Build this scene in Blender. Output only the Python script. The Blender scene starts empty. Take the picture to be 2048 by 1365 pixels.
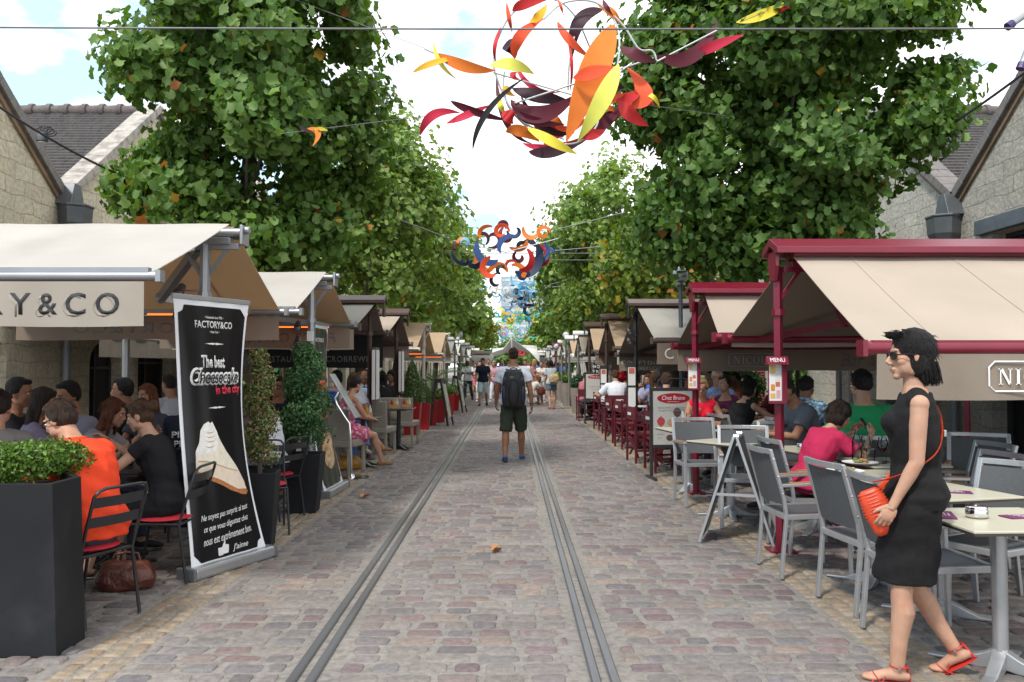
import bpy, bmesh, math, random
import numpy as np
from mathutils import Vector as V, Matrix, noise
from mathutils.geometry import tessellate_polygon
R = math.radians
sc = bpy.context.scene
col = sc.collection
# ------------------------------------------------------------------ camera
F = 1653.0
HCAM = 1.49
TILT = math.atan(49.5 / F); YAW = -math.atan(4.0 / F)
cam_d = bpy.data.cameras.new('camera'); cam = bpy.data.objects.new('camera', cam_d); col.objects.link(cam)
cam_d.sensor_width = 36.0; cam_d.lens = 36.0 * F / 2048.0
cam_d.clip_start = 0.05; cam_d.clip_end = 3000
cam.location = (0, 0, HCAM)
cam.rotation_euler = (math.pi / 2 + TILT, 0, YAW)
sc.camera = cam
# ------------------------------------------------------------------ sky
SUN_EL, SUN_AZ = 52.0, 215.0          # azimuth: clockwise from +Y; the sun stands behind-left of the camera
w = bpy.data.worlds.new('World'); sc.world = w; w.use_nodes = True
nt = w.node_tree; nt.nodes.clear()
N = nt.nodes.new; L = nt.links.new
wo = N('ShaderNodeOutputWorld'); bg = N('ShaderNodeBackground'); sky = N('ShaderNodeTexSky')
sky.sky_type = 'NISHITA'; sky.sun_disc = False
sky.sun_elevation = R(SUN_EL); sky.sun_rotation = R(SUN_AZ); sky.dust_density = 1.5; sky.air_density = 1.0
tc = N('ShaderNodeTexCoord'); sx = N('ShaderNodeSeparateXYZ'); L(tc.outputs['Generated'], sx.inputs[0])
mz = N('ShaderNodeMath'); mz.operation = 'ADD'; mz.inputs[1].default_value = 0.32; L(sx.outputs['Z'], mz.inputs[0])
dx = N('ShaderNodeMath'); dx.operation = 'DIVIDE'; L(sx.outputs['X'], dx.inputs[0]); L(mz.outputs[0], dx.inputs[1])
dy = N('ShaderNodeMath'); dy.operation = 'DIVIDE'; L(sx.outputs['Y'], dy.inputs[0]); L(mz.outputs[0], dy.inputs[1])
cx = N('ShaderNodeCombineXYZ'); L(dx.outputs[0], cx.inputs[0]); L(dy.outputs[0], cx.inputs[1])
n1 = N('ShaderNodeTexNoise'); n1.inputs['Scale'].default_value = 4.2; n1.inputs['Detail'].default_value = 7
n1.inputs['Roughness'].default_value = 0.52; L(cx.outputs[0], n1.inputs['Vector'])
# large-scale cloud cover: thicker to the right, open blue patches to the left
bias = N('ShaderNodeMath'); bias.operation = 'MULTIPLY_ADD'; bias.inputs[1].default_value = 0.30; bias.inputs[2].default_value = 0.135
L(dx.outputs[0], bias.inputs[0])
bcl = N('ShaderNodeClamp'); bcl.inputs['Min'].default_value = -0.02; bcl.inputs['Max'].default_value = 0.16; L(bias.outputs[0], bcl.inputs['Value'])
ad = N('ShaderNodeMath'); ad.operation = 'ADD'; L(n1.outputs['Fac'], ad.inputs[0]); L(bcl.outputs[0], ad.inputs[1])
rp = N('ShaderNodeValToRGB'); rp.color_ramp.elements[0].position = 0.46; rp.color_ramp.elements[0].color = (0, 0, 0, 1)
rp.color_ramp.elements[1].position = 0.60; rp.color_ramp.elements[1].color = (1, 1, 1, 1); L(ad.outputs[0], rp.inputs['Fac'])
cc = N('ShaderNodeMixRGB'); cc.inputs['Fac'].default_value = 1; cc.blend_type = 'MIX'
n2 = N('ShaderNodeTexNoise'); n2.inputs['Scale'].default_value = 3.0; n2.inputs['Detail'].default_value = 5; L(cx.outputs[0], n2.inputs['Vector'])
L(n2.outputs['Fac'], cc.inputs['Fac']); cc.inputs['Color1'].default_value = (8.4, 8.7, 9.2, 1); cc.inputs['Color2'].default_value = (10.5, 10.5, 10.5, 1)
veil = N('ShaderNodeMixRGB'); veil.inputs['Fac'].default_value = 0.72; L(sky.outputs[0], veil.inputs['Color1']); veil.inputs['Color2'].default_value = (5.0, 7.2, 9.2, 1)
mx = N('ShaderNodeMixRGB'); L(rp.outputs[0], mx.inputs['Fac']); L(veil.outputs[0], mx.inputs['Color1']); L(cc.outputs[0], mx.inputs['Color2'])
L(mx.outputs[0], bg.inputs['Color']); bg.inputs['Strength'].default_value = 0.085; L(bg.outputs[0], wo.inputs[0])
# ------------------------------------------------------------------ sun (through thin cloud)
sd = bpy.data.lights.new('sun', 'SUN'); so = bpy.data.objects.new('sun', sd); col.objects.link(so)
sd.energy = 1.6; sd.angle = R(7); sd.color = (1.0, 0.95, 0.88)
so.rotation_euler = (R(90 - SUN_EL), 0, R(-SUN_AZ) + math.pi)
so.rotation_euler = V((math.sin(R(SUN_AZ)) * math.cos(R(SUN_EL)), math.cos(R(SUN_AZ)) * math.cos(R(SUN_EL)), math.sin(R(SUN_EL)))).to_track_quat('Z', 'Y').to_euler()
sc.view_settings.view_transform = 'Standard'; sc.view_settings.look = 'None'
sc.view_settings.exposure = 1.17; sc.view_settings.gamma = 1.0
sc.render.engine = 'CYCLES'
sc.cycles.max_bounces = 6; sc.cycles.diffuse_bounces = 3; sc.cycles.glossy_bounces = 3
sc.cycles.transmission_bounces = 4; sc.cycles.transparent_max_bounces = 6
sc.cycles.caustics_reflective = False; sc.cycles.caustics_refractive = False
sc.cycles.use_denoising = True
random.seed(7); np.random.seed(7)

# ------------------------------------------------------------------ picture helpers: where a ground point seen at a pixel lies
def ray(px, py):
    d = V(((px - 1024) / F, (682.5 - py) / F, -1.0))
    return Matrix.Rotation(YAW, 3, 'Z') @ Matrix.Rotation(math.pi / 2 + TILT, 3, 'X') @ d
def G(px, py, z=0.0):
    d = ray(px, py); t = (z - HCAM) / d.z
    return V((d.x * t, d.y * t, z))
def P(px, py, Y):
    d = ray(px, py); t = Y / d.y
    return V((d.x * t, Y, HCAM + d.z * t))

# ------------------------------------------------------------------ materials
MATS = {}
def mat(name, c, rough=0.6, metal=0.0, var=0.12, vs=6.0, bump=0.0, bs=40.0, spec=0.5, trans=0.0, emit=0.0, stretch=None, vc=False, sub=0.0, c2=None, c2f=0.55, stain=0.0):
    if name in MATS: return MATS[name]
    m = bpy.data.materials.new(name); m.use_nodes = True; t = m.node_tree; n = t.nodes; l = t.links
    b = n['Principled BSDF']; out = n['Material Output']
    tc = n.new('ShaderNodeTexCoord'); src = tc.outputs['Object']
    if stretch:
        mp = n.new('ShaderNodeMapping'); mp.inputs['Scale'].default_value = stretch; l.new(src, mp.inputs['Vector']); src = mp.outputs[0]
    base = None
    if vc:
        at = n.new('ShaderNodeAttribute'); at.attribute_name = 'Col'; base = at.outputs['Color']
    nz = n.new('ShaderNodeTexNoise'); nz.inputs['Scale'].default_value = vs; nz.inputs['Detail'].default_value = 5; l.new(src, nz.inputs['Vector'])
    mr = n.new('ShaderNodeMapRange'); mr.inputs['From Min'].default_value = 0.3; mr.inputs['From Max'].default_value = 0.7
    mr.inputs['To Min'].default_value = 1 - var; mr.inputs['To Max'].default_value = 1 + var; l.new(nz.outputs['Fac'], mr.inputs['Value'])
    mu = n.new('ShaderNodeMixRGB'); mu.blend_type = 'MULTIPLY'; mu.inputs['Fac'].default_value = 1
    if base is None: mu.inputs['Color1'].default_value = (*c, 1)
    else: l.new(base, mu.inputs['Color1'])
    if c2 is not None:
        n3 = n.new('ShaderNodeTexNoise'); n3.inputs['Scale'].default_value = vs * 0.6; n3.inputs['Detail'].default_value = 6; l.new(src, n3.inputs['Vector'])
        r3 = n.new('ShaderNodeMapRange'); r3.inputs['From Min'].default_value = c2f - .06; r3.inputs['From Max'].default_value = c2f + .08; l.new(n3.outputs['Fac'], r3.inputs['Value'])
        m3 = n.new('ShaderNodeMixRGB'); l.new(r3.outputs[0], m3.inputs['Fac']); m3.inputs['Color1'].default_value = (*c, 1); m3.inputs['Color2'].default_value = (*c2, 1)
        l.new(m3.outputs[0], mu.inputs['Color1'])
    l.new(mr.outputs[0], mu.inputs['Color2'])
    if stain > 0:       # broad worn and dirty patches
        n5 = n.new('ShaderNodeTexNoise'); n5.inputs['Scale'].default_value = .9; n5.inputs['Detail'].default_value = 8; n5.inputs['Roughness'].default_value = .62; l.new(tc.outputs['Object'], n5.inputs['Vector'])
        r5 = n.new('ShaderNodeMapRange'); r5.inputs['From Min'].default_value = .36; r5.inputs['From Max'].default_value = .62; r5.inputs['To Min'].default_value = 1 - stain; r5.inputs['To Max'].default_value = 1 + stain * .45; l.new(n5.outputs['Fac'], r5.inputs['Value'])
        m5 = n.new('ShaderNodeMixRGB'); m5.blend_type = 'MULTIPLY'; m5.inputs['Fac'].default_value = 1; l.new(mu.outputs[0], m5.inputs['Color1']); l.new(r5.outputs[0], m5.inputs['Color2']); mu = m5
    l.new(mu.outputs[0], b.inputs['Base Color'])
    b.inputs['Roughness'].default_value = rough; b.inputs['Metallic'].default_value = metal; b.inputs['Specular IOR Level'].default_value = spec
    if bump > 0:
        nb = n.new('ShaderNodeTexNoise'); nb.inputs['Scale'].default_value = bs; nb.inputs['Detail'].default_value = 4; l.new(src, nb.inputs['Vector'])
        bp = n.new('ShaderNodeBump'); bp.inputs['Strength'].default_value = bump; bp.inputs['Distance'].default_value = 0.02
        l.new(nb.outputs['Fac'], bp.inputs['Height']); l.new(bp.outputs[0], b.inputs['Normal'])
    if sub > 0:
        b.inputs['Subsurface Weight'].default_value = sub; b.inputs['Subsurface Radius'].default_value = (0.02, 0.008, 0.004); b.inputs['Subsurface Scale'].default_value = 0.6
    if trans > 0:
        tr = n.new('ShaderNodeBsdfTranslucent'); l.new(mu.outputs[0], tr.inputs['Color']); ms = n.new('ShaderNodeMixShader'); ms.inputs[0].default_value = trans
        l.new(b.outputs[0], ms.inputs[1]); l.new(tr.outputs[0], ms.inputs[2]); l.new(ms.outputs[0], out.inputs[0])
    if emit > 0:
        b.inputs['Emission Color'].default_value = (*c, 1); b.inputs['Emission Strength'].default_value = emit
    MATS[name] = m; return m
def glass(name='clear_glass', c=(0.9, 0.95, 0.95), rough=0.02):
    if name in MATS: return MATS[name]
    m = bpy.data.materials.new(name); m.use_nodes = True; b = m.node_tree.nodes['Principled BSDF']
    t = m.node_tree; out = t.nodes['Material Output']
    gl = t.nodes.new('ShaderNodeBsdfGlossy'); gl.inputs['Roughness'].default_value = rough
    tp = t.nodes.new('ShaderNodeBsdfTransparent'); tp.inputs['Color'].default_value = (*c, 1)
    fr = t.nodes.new('ShaderNodeLayerWeight'); fr.inputs['Blend'].default_value = 0.25
    ms = t.nodes.new('ShaderNodeMixShader'); t.links.new(fr.outputs['Fresnel'], ms.inputs[0]); t.links.new(tp.outputs[0], ms.inputs[1]); t.links.new(gl.outputs[0], ms.inputs[2])
    t.links.new(ms.outputs[0], out.inputs[0]); MATS[name] = m; return m

# ------------------------------------------------------------------ mesh collector
class MB:
    def __init__(s): s.v = []; s.f = []; s.m = []
    def add(s, vs, fs, mi=0):
        o = len(s.v); s.v.extend(vs); s.f.extend([tuple(i + o for i in f) for f in fs]); s.m.extend([mi] * len(fs)); return s
    def box(s, c, d, mi=0, rot=None, taper=1.0):
        hx, hy, hz = d[0] / 2, d[1] / 2, d[2] / 2; vs = []
        for z, k in ((-hz, taper), (hz, 1.0)):
            for x, y in ((-hx, -hy), (hx, -hy), (hx, hy), (-hx, hy)): vs.append(V((x * k, y * k, z)))
        if rot is not None:
            M = rot if isinstance(rot, Matrix) else Matrix.Rotation(rot, 3, 'Z'); vs = [M @ q for q in vs]
        c = V(c); vs = [q + c for q in vs]
        return s.add(vs, [(3, 2, 1, 0), (4, 5, 6, 7), (0, 1, 5, 4), (1, 2, 6, 5), (2, 3, 7, 6), (3, 0, 4, 7)], mi)
    def beam(s, a, b, wd, ht=None, mi=0, up=(0, 0, 1)):
        ht = wd if ht is None else ht; a, b = V(a), V(b); d = b - a; ln = d.length; d.normalize()
        u = V(up)
        if abs(d.dot(u)) > .97: u = V((0, 1, 0))
        x = d.cross(u).normalized(); z = x.cross(d).normalized(); M = Matrix((x, d, z)).transposed()
        return s.box((a + b) / 2, (wd, ln, ht), mi, M)
    def rings(s, rs, mi=0, caps=True, closed=False):
        n = len(rs[0]); vs = [V(p) for r_ in rs for p in r_]; fs = []
        k = len(rs); rng = k if closed else k - 1
        for i in range(rng):
            a, b = i * n, ((i + 1) % k) * n
            for j in range(n): fs.append((a + j, a + (j + 1) % n, b + (j + 1) % n, b + j))
        if caps and not closed: fs.append(tuple(reversed(range(n)))); fs.append(tuple((k - 1) * n + j for j in range(n)))
        return s.add(vs, fs, mi)
    def tube(s, pts, r, seg=8, mi=0, closed=False, caps=True, flat=1.0):
        pts = [V(p) for p in pts]; n = len(pts)
        rr = [r] * n if not hasattr(r, '__len__') else r
        rs = []; pu = None
        for i in range(n):
            if closed: t = pts[(i + 1) % n] - pts[i - 1]
            else: t = pts[min(i + 1, n - 1)] - pts[max(i - 1, 0)]
            t.normalize()
            if pu is None:
                pu = V((0, 0, 1)) if abs(t.z) < .9 else V((0, 1, 0))
            x = t.cross(pu)
            if x.length < 1e-5: x = t.orthogonal()
            x.normalize(); y = x.cross(t).normalized(); pu = y
            rs.append([pts[i] + x * (math.cos(a) * rr[i]) + y * (math.sin(a) * rr[i] * flat) for a in (-2 * math.pi * j / seg for j in range(seg))])
        return s.rings(rs, mi, caps, closed)
    def cap(s, a, b, r0, r1, seg=10, mi=0):       # tapered capsule
        a, b = V(a), V(b); s.tube([a, a * .5 + b * .5, b], [r0, (r0 + r1) / 2, r1], seg, mi); s.ell(a, (r0,) * 3, seg, 6, mi); s.ell(b, (r1,) * 3, seg, 6, mi); return s
    def ell(s, c, r, seg=12, n=8, mi=0, rot=None):
        c = V(c); vs = []; fs = []
        vs.append(V((0, 0, -r[2])))
        for i in range(1, n):
            a = math.pi * i / n
            for j in range(seg):
                b = 2 * math.pi * j / seg; vs.append(V((r[0] * math.sin(a) * math.cos(b), r[1] * math.sin(a) * math.sin(b), -r[2] * math.cos(a))))
        vs.append(V((0, 0, r[2])))
        for j in range(seg): fs.append((0, 1 + (j + 1) % seg, 1 + j))
        for i in range(n - 2):
            for j in range(seg):
                a = 1 + i * seg; b = a + seg; fs.append((a + j, a + (j + 1) % seg, b + (j + 1) % seg, b + j))
        t = len(vs) - 1; a = 1 + (n - 2) * seg
        for j in range(seg): fs.append((a + j, a + (j + 1) % seg, t))
        if rot is not None: vs = [rot @ q for q in vs]
        return s.add([q + c for q in vs], fs, mi)
    def lathe(s, prof, c=(0, 0, 0), seg=16, mi=0, sq=False):
        c = V(c); rs = []
        for r_, z in prof: rs.append([c + V((r_ * math.cos(2 * math.pi * j / seg), r_ * math.sin(2 * math.pi * j / seg), z)) for j in range(seg)])
        return s.rings(rs, mi, True)
    def prism(s, poly, a, b, fn, mi=0):           # poly (u,v); fn(u,v,w)->point; thickness from w=a to w=b
        n = len(poly); vs = [V(fn(u, v, a)) for u, v in poly] + [V(fn(u, v, b)) for u, v in poly]
        tri = tessellate_polygon([[V((u, v, 0)) for u, v in poly]])
        fs = [tuple(t) for t in tri] + [tuple(n + i for i in reversed(t)) for t in tri]
        fs += [(i, (i + 1) % n, n + (i + 1) % n, n + i) for i in range(n)]
        return s.add(vs, fs, mi)
    def grid(s, fn, nu, nv, th=0.0, mi=0):        # fn(u,v)->point over [0,1]^2, optional thickness along the normal
        pts = [[V(fn(i / nu, j / nv)) for j in range(nv + 1)] for i in range(nu + 1)]
        W = nv + 1; vs = [p for r_ in pts for p in r_]
        fs = [(i * W + j, (i + 1) * W + j, (i + 1) * W + j + 1, i * W + j + 1) for i in range(nu) for j in range(nv)]
        if th:
            nn = []
            for i in range(nu + 1):
                for j in range(nv + 1):
                    a = pts[min(i + 1, nu)][j] - pts[max(i - 1, 0)][j]; b = pts[i][min(j + 1, nv)] - pts[i][max(j - 1, 0)]
                    q = a.cross(b); q = q.normalized() if q.length > 1e-9 else V((0, 0, 1)); nn.append(q)
            o = len(vs); vs = vs + [p - q * th for p, q in zip(vs, nn)]
            fs2 = [tuple(o + i for i in reversed(f)) for f in fs]
            edge = [(i, 0) for i in range(nu + 1)] + [(nu, j) for j in range(1, nv + 1)] + [(i, nv) for i in range(nu - 1, -1, -1)] + [(0, j) for j in range(nv - 1, 0, -1)]
            e = [i * W + j for i, j in edge]
            fs = fs + fs2 + [(e[(k + 1) % len(e)], e[k], o + e[k], o + e[(k + 1) % len(e)]) for k in range(len(e))]
        return s.add(vs, fs, mi)
    def mesh(s, name='m'):
        me = bpy.data.meshes.new(name); me.from_pydata([tuple(p) for p in s.v], [], s.f); me.polygons.foreach_set('material_index', s.m); me.update(); return me
    def build(s, name, mats, parent=None, smooth=False, bevel=0.0, fix=True):
        me = s.mesh(name)
        if fix:
            bm = bmesh.new(); bm.from_mesh(me); bmesh.ops.recalc_face_normals(bm, faces=bm.faces); bm.to_mesh(me); bm.free()
        return link(name, me, mats, parent, smooth, bevel)
def link(name, me, mats, parent=None, smooth=False, bevel=0.0):
    me.name = name
    if not isinstance(mats, (list, tuple)): mats = [mats]
    if not me.materials:
        for m in mats: me.materials.append(m)
    if smooth:
        me.polygons.foreach_set('use_smooth', [True] * len(me.polygons))
        if smooth != 'all':
            me.set_sharp_from_angle(angle=R(smooth if smooth is not True else 40))
    o = bpy.data.objects.new(name, me); col.objects.link(o)
    if parent is not None: o.parent = parent
    if bevel > 0:
        b = o.modifiers.new('bevel', 'BEVEL'); b.width = bevel; b.segments = 2; b.limit_method = 'ANGLE'; b.angle_limit = R(35)
    return o
def thing(name, label, cat, loc=(0, 0, 0), rz=0.0, group=None):
    o = bpy.data.objects.new(name, None); o.empty_display_size = .1; col.objects.link(o)
    o.location = loc; o.rotation_euler = (0, 0, rz); o['label'] = label; o['category'] = cat
    if group: o['group'] = group
    return o
def tag(o, label=None, cat=None, group=None, kind=None):
    if label: o['label'] = label
    if cat: o['category'] = cat
    if group: o['group'] = group
    if kind: o['kind'] = kind
    return o
KIDS = {}
def kids(o): return [c for c in bpy.data.objects if c.parent is o]
def copy_tree(root, loc, rz, label=None, group=None, scale=None):
    r = root.copy(); col.objects.link(r); r.location = loc; r.rotation_euler = (0, 0, rz)
    if label: r['label'] = label
    if group: r['group'] = group
    if scale: r.scale = scale
    al = root.children_recursive; mp = {root.name: r}
    for ch in al:
        if ch.parent is root: c = ch.copy(); col.objects.link(c); c.parent = r; mp[ch.name] = c
    for ch in al:
        if ch.parent is not root: c = ch.copy(); col.objects.link(c); c.parent = mp[ch.parent.name]
    return r
WORK = bpy.data.scenes.new('workbench')
def remesh(mb, voxel, it=3, fac=0.5, disp=None):
    me = mb.mesh('t'); bm = bmesh.new(); bm.from_mesh(me); bmesh.ops.recalc_face_normals(bm, faces=bm.faces); bm.to_mesh(me); bm.free()
    o = bpy.data.objects.new('t', me); WORK.collection.objects.link(o)
    m = o.modifiers.new('r', 'REMESH'); m.mode = 'VOXEL'; m.voxel_size = voxel; m.use_smooth_shade = True
    if it:
        s = o.modifiers.new('s', 'SMOOTH'); s.factor = fac; s.iterations = it
    vl = WORK.view_layers[0]; vl.update(); out = bpy.data.meshes.new_from_object(o.evaluated_get(vl.depsgraph))
    bpy.data.objects.remove(o); bpy.data.meshes.remove(me)
    if disp:
        n = len(out.vertices); co = np.empty(n * 3, dtype=np.float32); no = np.empty(n * 3, dtype=np.float32); out.vertices.foreach_get('co', co); out.vertex_normals.foreach_get('vector', no)
        co = [disp(V(c), V(q)) for c, q in zip(co.reshape(-1, 3).tolist(), no.reshape(-1, 3).tolist())]; out.vertices.foreach_set('co', np.array([tuple(c) for c in co], dtype=np.float32).ravel()); out.update()
    out.polygons.foreach_set('use_smooth', [True] * len(out.polygons)); return out
_tc = {}
def text(s, name, m, parent, loc, w=None, h=0.1, rz=0.0, ext=0.0015, bold=0.0, shear=0.0, rx=90.0, space=1.0, align='CENTER', M=None):
    c = bpy.data.curves.new('t', 'FONT'); c.body = s; c.extrude = 0.0; c.offset = bold; c.shear = shear; c.space_character = space; c.resolution_u = 3
    c.align_x = align
    o = bpy.data.objects.new('t', c); WORK.collection.objects.link(o); vl = WORK.view_layers[0]; vl.update()
    me = bpy.data.meshes.new_from_object(o.evaluated_get(vl.depsgraph)); bpy.data.objects.remove(o); bpy.data.curves.remove(c)
    co = np.array([v.co[:] for v in me.vertices]); mn, mxx = co.min(0), co.max(0); H = mxx[1] - mn[1]; W = mxx[0] - mn[0]
    sy = h / H; sxx = (w / W) if w else sy
    x0 = (mn[0] + mxx[0]) / 2 if align == 'CENTER' else mn[0]
    for v in me.vertices: v.co = ((v.co.x - x0) * sxx, (v.co.y - (mn[1] + mxx[1]) / 2) * sy, 0)
    bm = bmesh.new(); bm.from_mesh(me)
    g = bmesh.ops.extrude_face_region(bm, geom=bm.faces[:]); bmesh.ops.translate(bm, vec=(0, 0, ext), verts=[e for e in g['geom'] if isinstance(e, bmesh.types.BMVert)])
    bmesh.ops.recalc_face_normals(bm, faces=bm.faces); bm.to_mesh(me); bm.free(); me.materials.clear()
    ob = link(name, me, m, parent); ob.location = loc; ob.rotation_euler = (R(rx), 0, rz)
    if M is not None: ob.matrix_local = M
    return ob
def jit(c, a=.1): return tuple(max(0, x * (1 + random.uniform(-a, a))) for x in c)
def lerp(a, b, t): return a + (b - a) * t
# ================================================================== ground
XS = 2.05          # the tan setts that edge the street lie at +-XS
def fast_mesh(name, verts, faces_flat, nper, colr=None, mats=None, smooth=False):
    me = bpy.data.meshes.new(name); nv = len(verts); nf = len(faces_flat) // nper
    me.vertices.add(nv); me.vertices.foreach_set('co', np.asarray(verts, dtype=np.float32).ravel())
    me.loops.add(nf * nper); me.loops.foreach_set('vertex_index', np.asarray(faces_flat, dtype=np.int32))
    me.polygons.add(nf); me.polygons.foreach_set('loop_start', np.arange(0, nf * nper, nper, dtype=np.int32)); me.polygons.foreach_set('loop_total', np.full(nf, nper, dtype=np.int32))
    if smooth: me.polygons.foreach_set('use_smooth', np.ones(nf, dtype=bool))
    me.update(calc_edges=True)
    if colr is not None:
        a = me.color_attributes.new('Col', 'FLOAT_COLOR', 'POINT'); c4 = np.ones((nv, 4), dtype=np.float32); c4[:, :3] = colr; a.data.foreach_set('color', c4.ravel())
    for m in (mats or []): me.materials.append(m)
    return me
joint_m = mat('joint_sand', (0.235, 0.215, 0.192), 0.95, var=.18, vs=30, bump=.5, bs=220, c2=(0.18, 0.163, 0.146), stain=.16)
stone_m = mat('cobble_stone', (0.3, 0.3, 0.3), 0.72, vc=True, var=.2, vs=26, bump=.55, bs=90, spec=.35, stain=.13)
g = MB(); g.add([(-400, -20, 0), (400, -20, 0), (400, 900, 0), (-400, 900, 0)], [(0, 1, 2, 3)])
tag(g.build('ground', joint_m), kind='structure')
def stones(x0, x1, y0, y1, sw, sd, pal, gap=0.016, zt=0.012, holes=(), brick=True, jx=.12, seed=1, kk=.92):
    rs = np.random.RandomState(seed); out = []
    y = y0; k = 0
    while y < y1:
        d = sd * rs.uniform(.93, 1.08); x = x0 + (rs.uniform(-sw, 0) if brick else 0)
        while x < x1:
            w_ = sw * (rs.uniform(.72, 1.3) if brick else rs.uniform(.94, 1.06)); a, b = max(x, x0), min(x + w_, x1)
            if b - a > sw * .3:
                segs = [(a, b)]
                for h0, h1 in holes:
                    ns = []
                    for p, q in segs:
                        if q <= h0 or p >= h1: ns.append((p, q))
                        else:
                            if h0 - p > .07: ns.append((p, h0))
                            if q - h1 > .07: ns.append((h1, q))
                    segs = ns
                for p, q in segs: out.append((p, q, y, y + d))
            x += w_
        y += d; k += 1
    S = np.array(out); n = len(S)
    # 8-gon outline (rounded corners) at three levels
    cxm = (S[:, 0] + S[:, 1]) / 2; cym = (S[:, 2] + S[:, 3]) / 2; hx = (S[:, 1] - S[:, 0]) / 2 - gap / 2 * rs.uniform(.6, 1.7, n); hy = (S[:, 3] - S[:, 2]) / 2 - gap / 2 * rs.uniform(.6, 1.6, n)
    ang = [(1, .45), (.62, 1), (-.62, 1), (-1, .45), (-1, -.45), (-.62, -1), (.62, -1), (1, -.45)]
    if not brick: ang = [(1, .86), (.86, 1), (-.86, 1), (-1, .86), (-1, -.86), (-.86, -1), (.86, -1), (1, -.86)]
    else: ang = [(1, .66), (.84, 1), (-.84, 1), (-1, .66), (-1, -.66), (-.84, -1), (.84, -1), (1, -.66)]
    ang = np.array(ang); zz = zt * rs.uniform(.55, 1.25, n); tx = rs.uniform(-.02, .02, n); ty = rs.uniform(-.035, .035, n)
    jit_ = rs.uniform(1 - jx, 1.0, (n, 8, 2)); ox = ang[None, :, 0] * jit_[..., 0] * hx[:, None]; oy = ang[None, :, 1] * jit_[..., 1] * hy[:, None]
    V_ = np.zeros((n, 25, 3))
    for lv, (sc_, dz) in enumerate(((1.0, -1), (.95, 0.72), (.80, 1.0))):
        X = ox * sc_; Y = oy * sc_
        if lv > 0: X = ox - np.sign(ox) * .007 * lv; Y = oy - np.sign(oy) * .006 * lv
        V_[:, lv * 8:(lv + 1) * 8, 0] = cxm[:, None] + X; V_[:, lv * 8:(lv + 1) * 8, 1] = cym[:, None] + Y
        V_[:, lv * 8:(lv + 1) * 8, 2] = (zz[:, None] * dz + (X * tx[:, None] + Y * ty[:, None]) * (lv > 0)) if lv else -.01
    V_[:, 24, 0] = cxm; V_[:, 24, 1] = cym; V_[:, 24, 2] = zz * 1.08
    f = []
    for lv in range(2):
        for j in range(8): a = lv * 8 + j; b = lv * 8 + (j + 1) % 8; f += [a, b, b + 8, a, b + 8, a + 8]
    for j in range(8): f += [16 + j, 16 + (j + 1) % 8, 24]
    f = np.array(f); faces = (f[None] + (np.arange(n) * 25)[:, None]).ravel()
    pal = np.array(pal); pal = (pal * .74 + pal.mean(0) * .26) * np.array([.95, .88, .87]) * kk; ci = pal[rs.choice(len(pal), n)] * rs.uniform(.84, 1.14, (n, 1)) * np.array([.97, 1.0, 1.0]); C = np.repeat(ci, 25, axis=0)
    return V_.reshape(-1, 3), faces, C
PAL = [(.215, .200, .188), (.235, .218, .200), (.205, .150, .148), (.225, .165, .158), (.150, .140, .145), (.190, .185, .185), (.255, .240, .215), (.180, .165, .170),
       (.175, .130, .140), (.225, .185, .170), (.205, .205, .200), (.265, .215, .175), (.230, .222, .208), (.215, .205, .195), (.165, .165, .170), (.25, .235, .215)]
RL, RR = -0.985, 0.45          # rail centre lines
hl = [(RL - .105, RL + .12), (RR - .12, RR + .115)]
v_, f_, c_ = stones(-XS + .17, XS - .17, 2.6, 46, .205, .132, PAL, holes=hl, gap=.019, zt=.0085, seed=3)
me = fast_mesh('street_paving', v_, f_, 3, c_, [stone_m]); o = bpy.data.objects.new('street_paving', me); col.objects.link(o); tag(o, kind='structure')
for sgn, nm in ((-1, 'terrace_paving'), (1, 'terrace_paving')):
    a, b = (XS + .17, 5.6)
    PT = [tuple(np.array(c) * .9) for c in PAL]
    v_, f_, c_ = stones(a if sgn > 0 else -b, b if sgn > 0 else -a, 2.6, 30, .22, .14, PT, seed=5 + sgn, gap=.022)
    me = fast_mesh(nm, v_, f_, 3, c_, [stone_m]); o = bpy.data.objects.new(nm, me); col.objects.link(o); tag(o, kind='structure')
TAN = [(.30, .24, .165), (.32, .26, .18), (.28, .235, .175), (.34, .29, .21), (.29, .22, .15), (.25, .225, .19), (.31, .27, .215)]
for sgn in (-1, 1):
    v_, f_, c_ = stones(sgn * XS - .155, sgn * XS + .155, 2.6, 46, .1035, .098, TAN, gap=.009, zt=.009, brick=False, jx=.06, seed=11 + sgn)
    me = fast_mesh('kerb_setts', v_, f_, 3, c_, [stone_m]); o = bpy.data.objects.new('kerb_setts', me); col.objects.link(o); tag(o, kind='structure')
far_m = mat('far_paving', (.215, .195, .185), .8, var=.2, vs=5, bump=.3, bs=20, stretch=(1, .35, 1))
g = MB(); g.add([(-12, 46, .006), (12, 46, .006), (12, 160, .006), (-12, 160, .006)], [(0, 1, 2, 3)]); tag(g.build('street_far', far_m), kind='structure')
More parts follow.
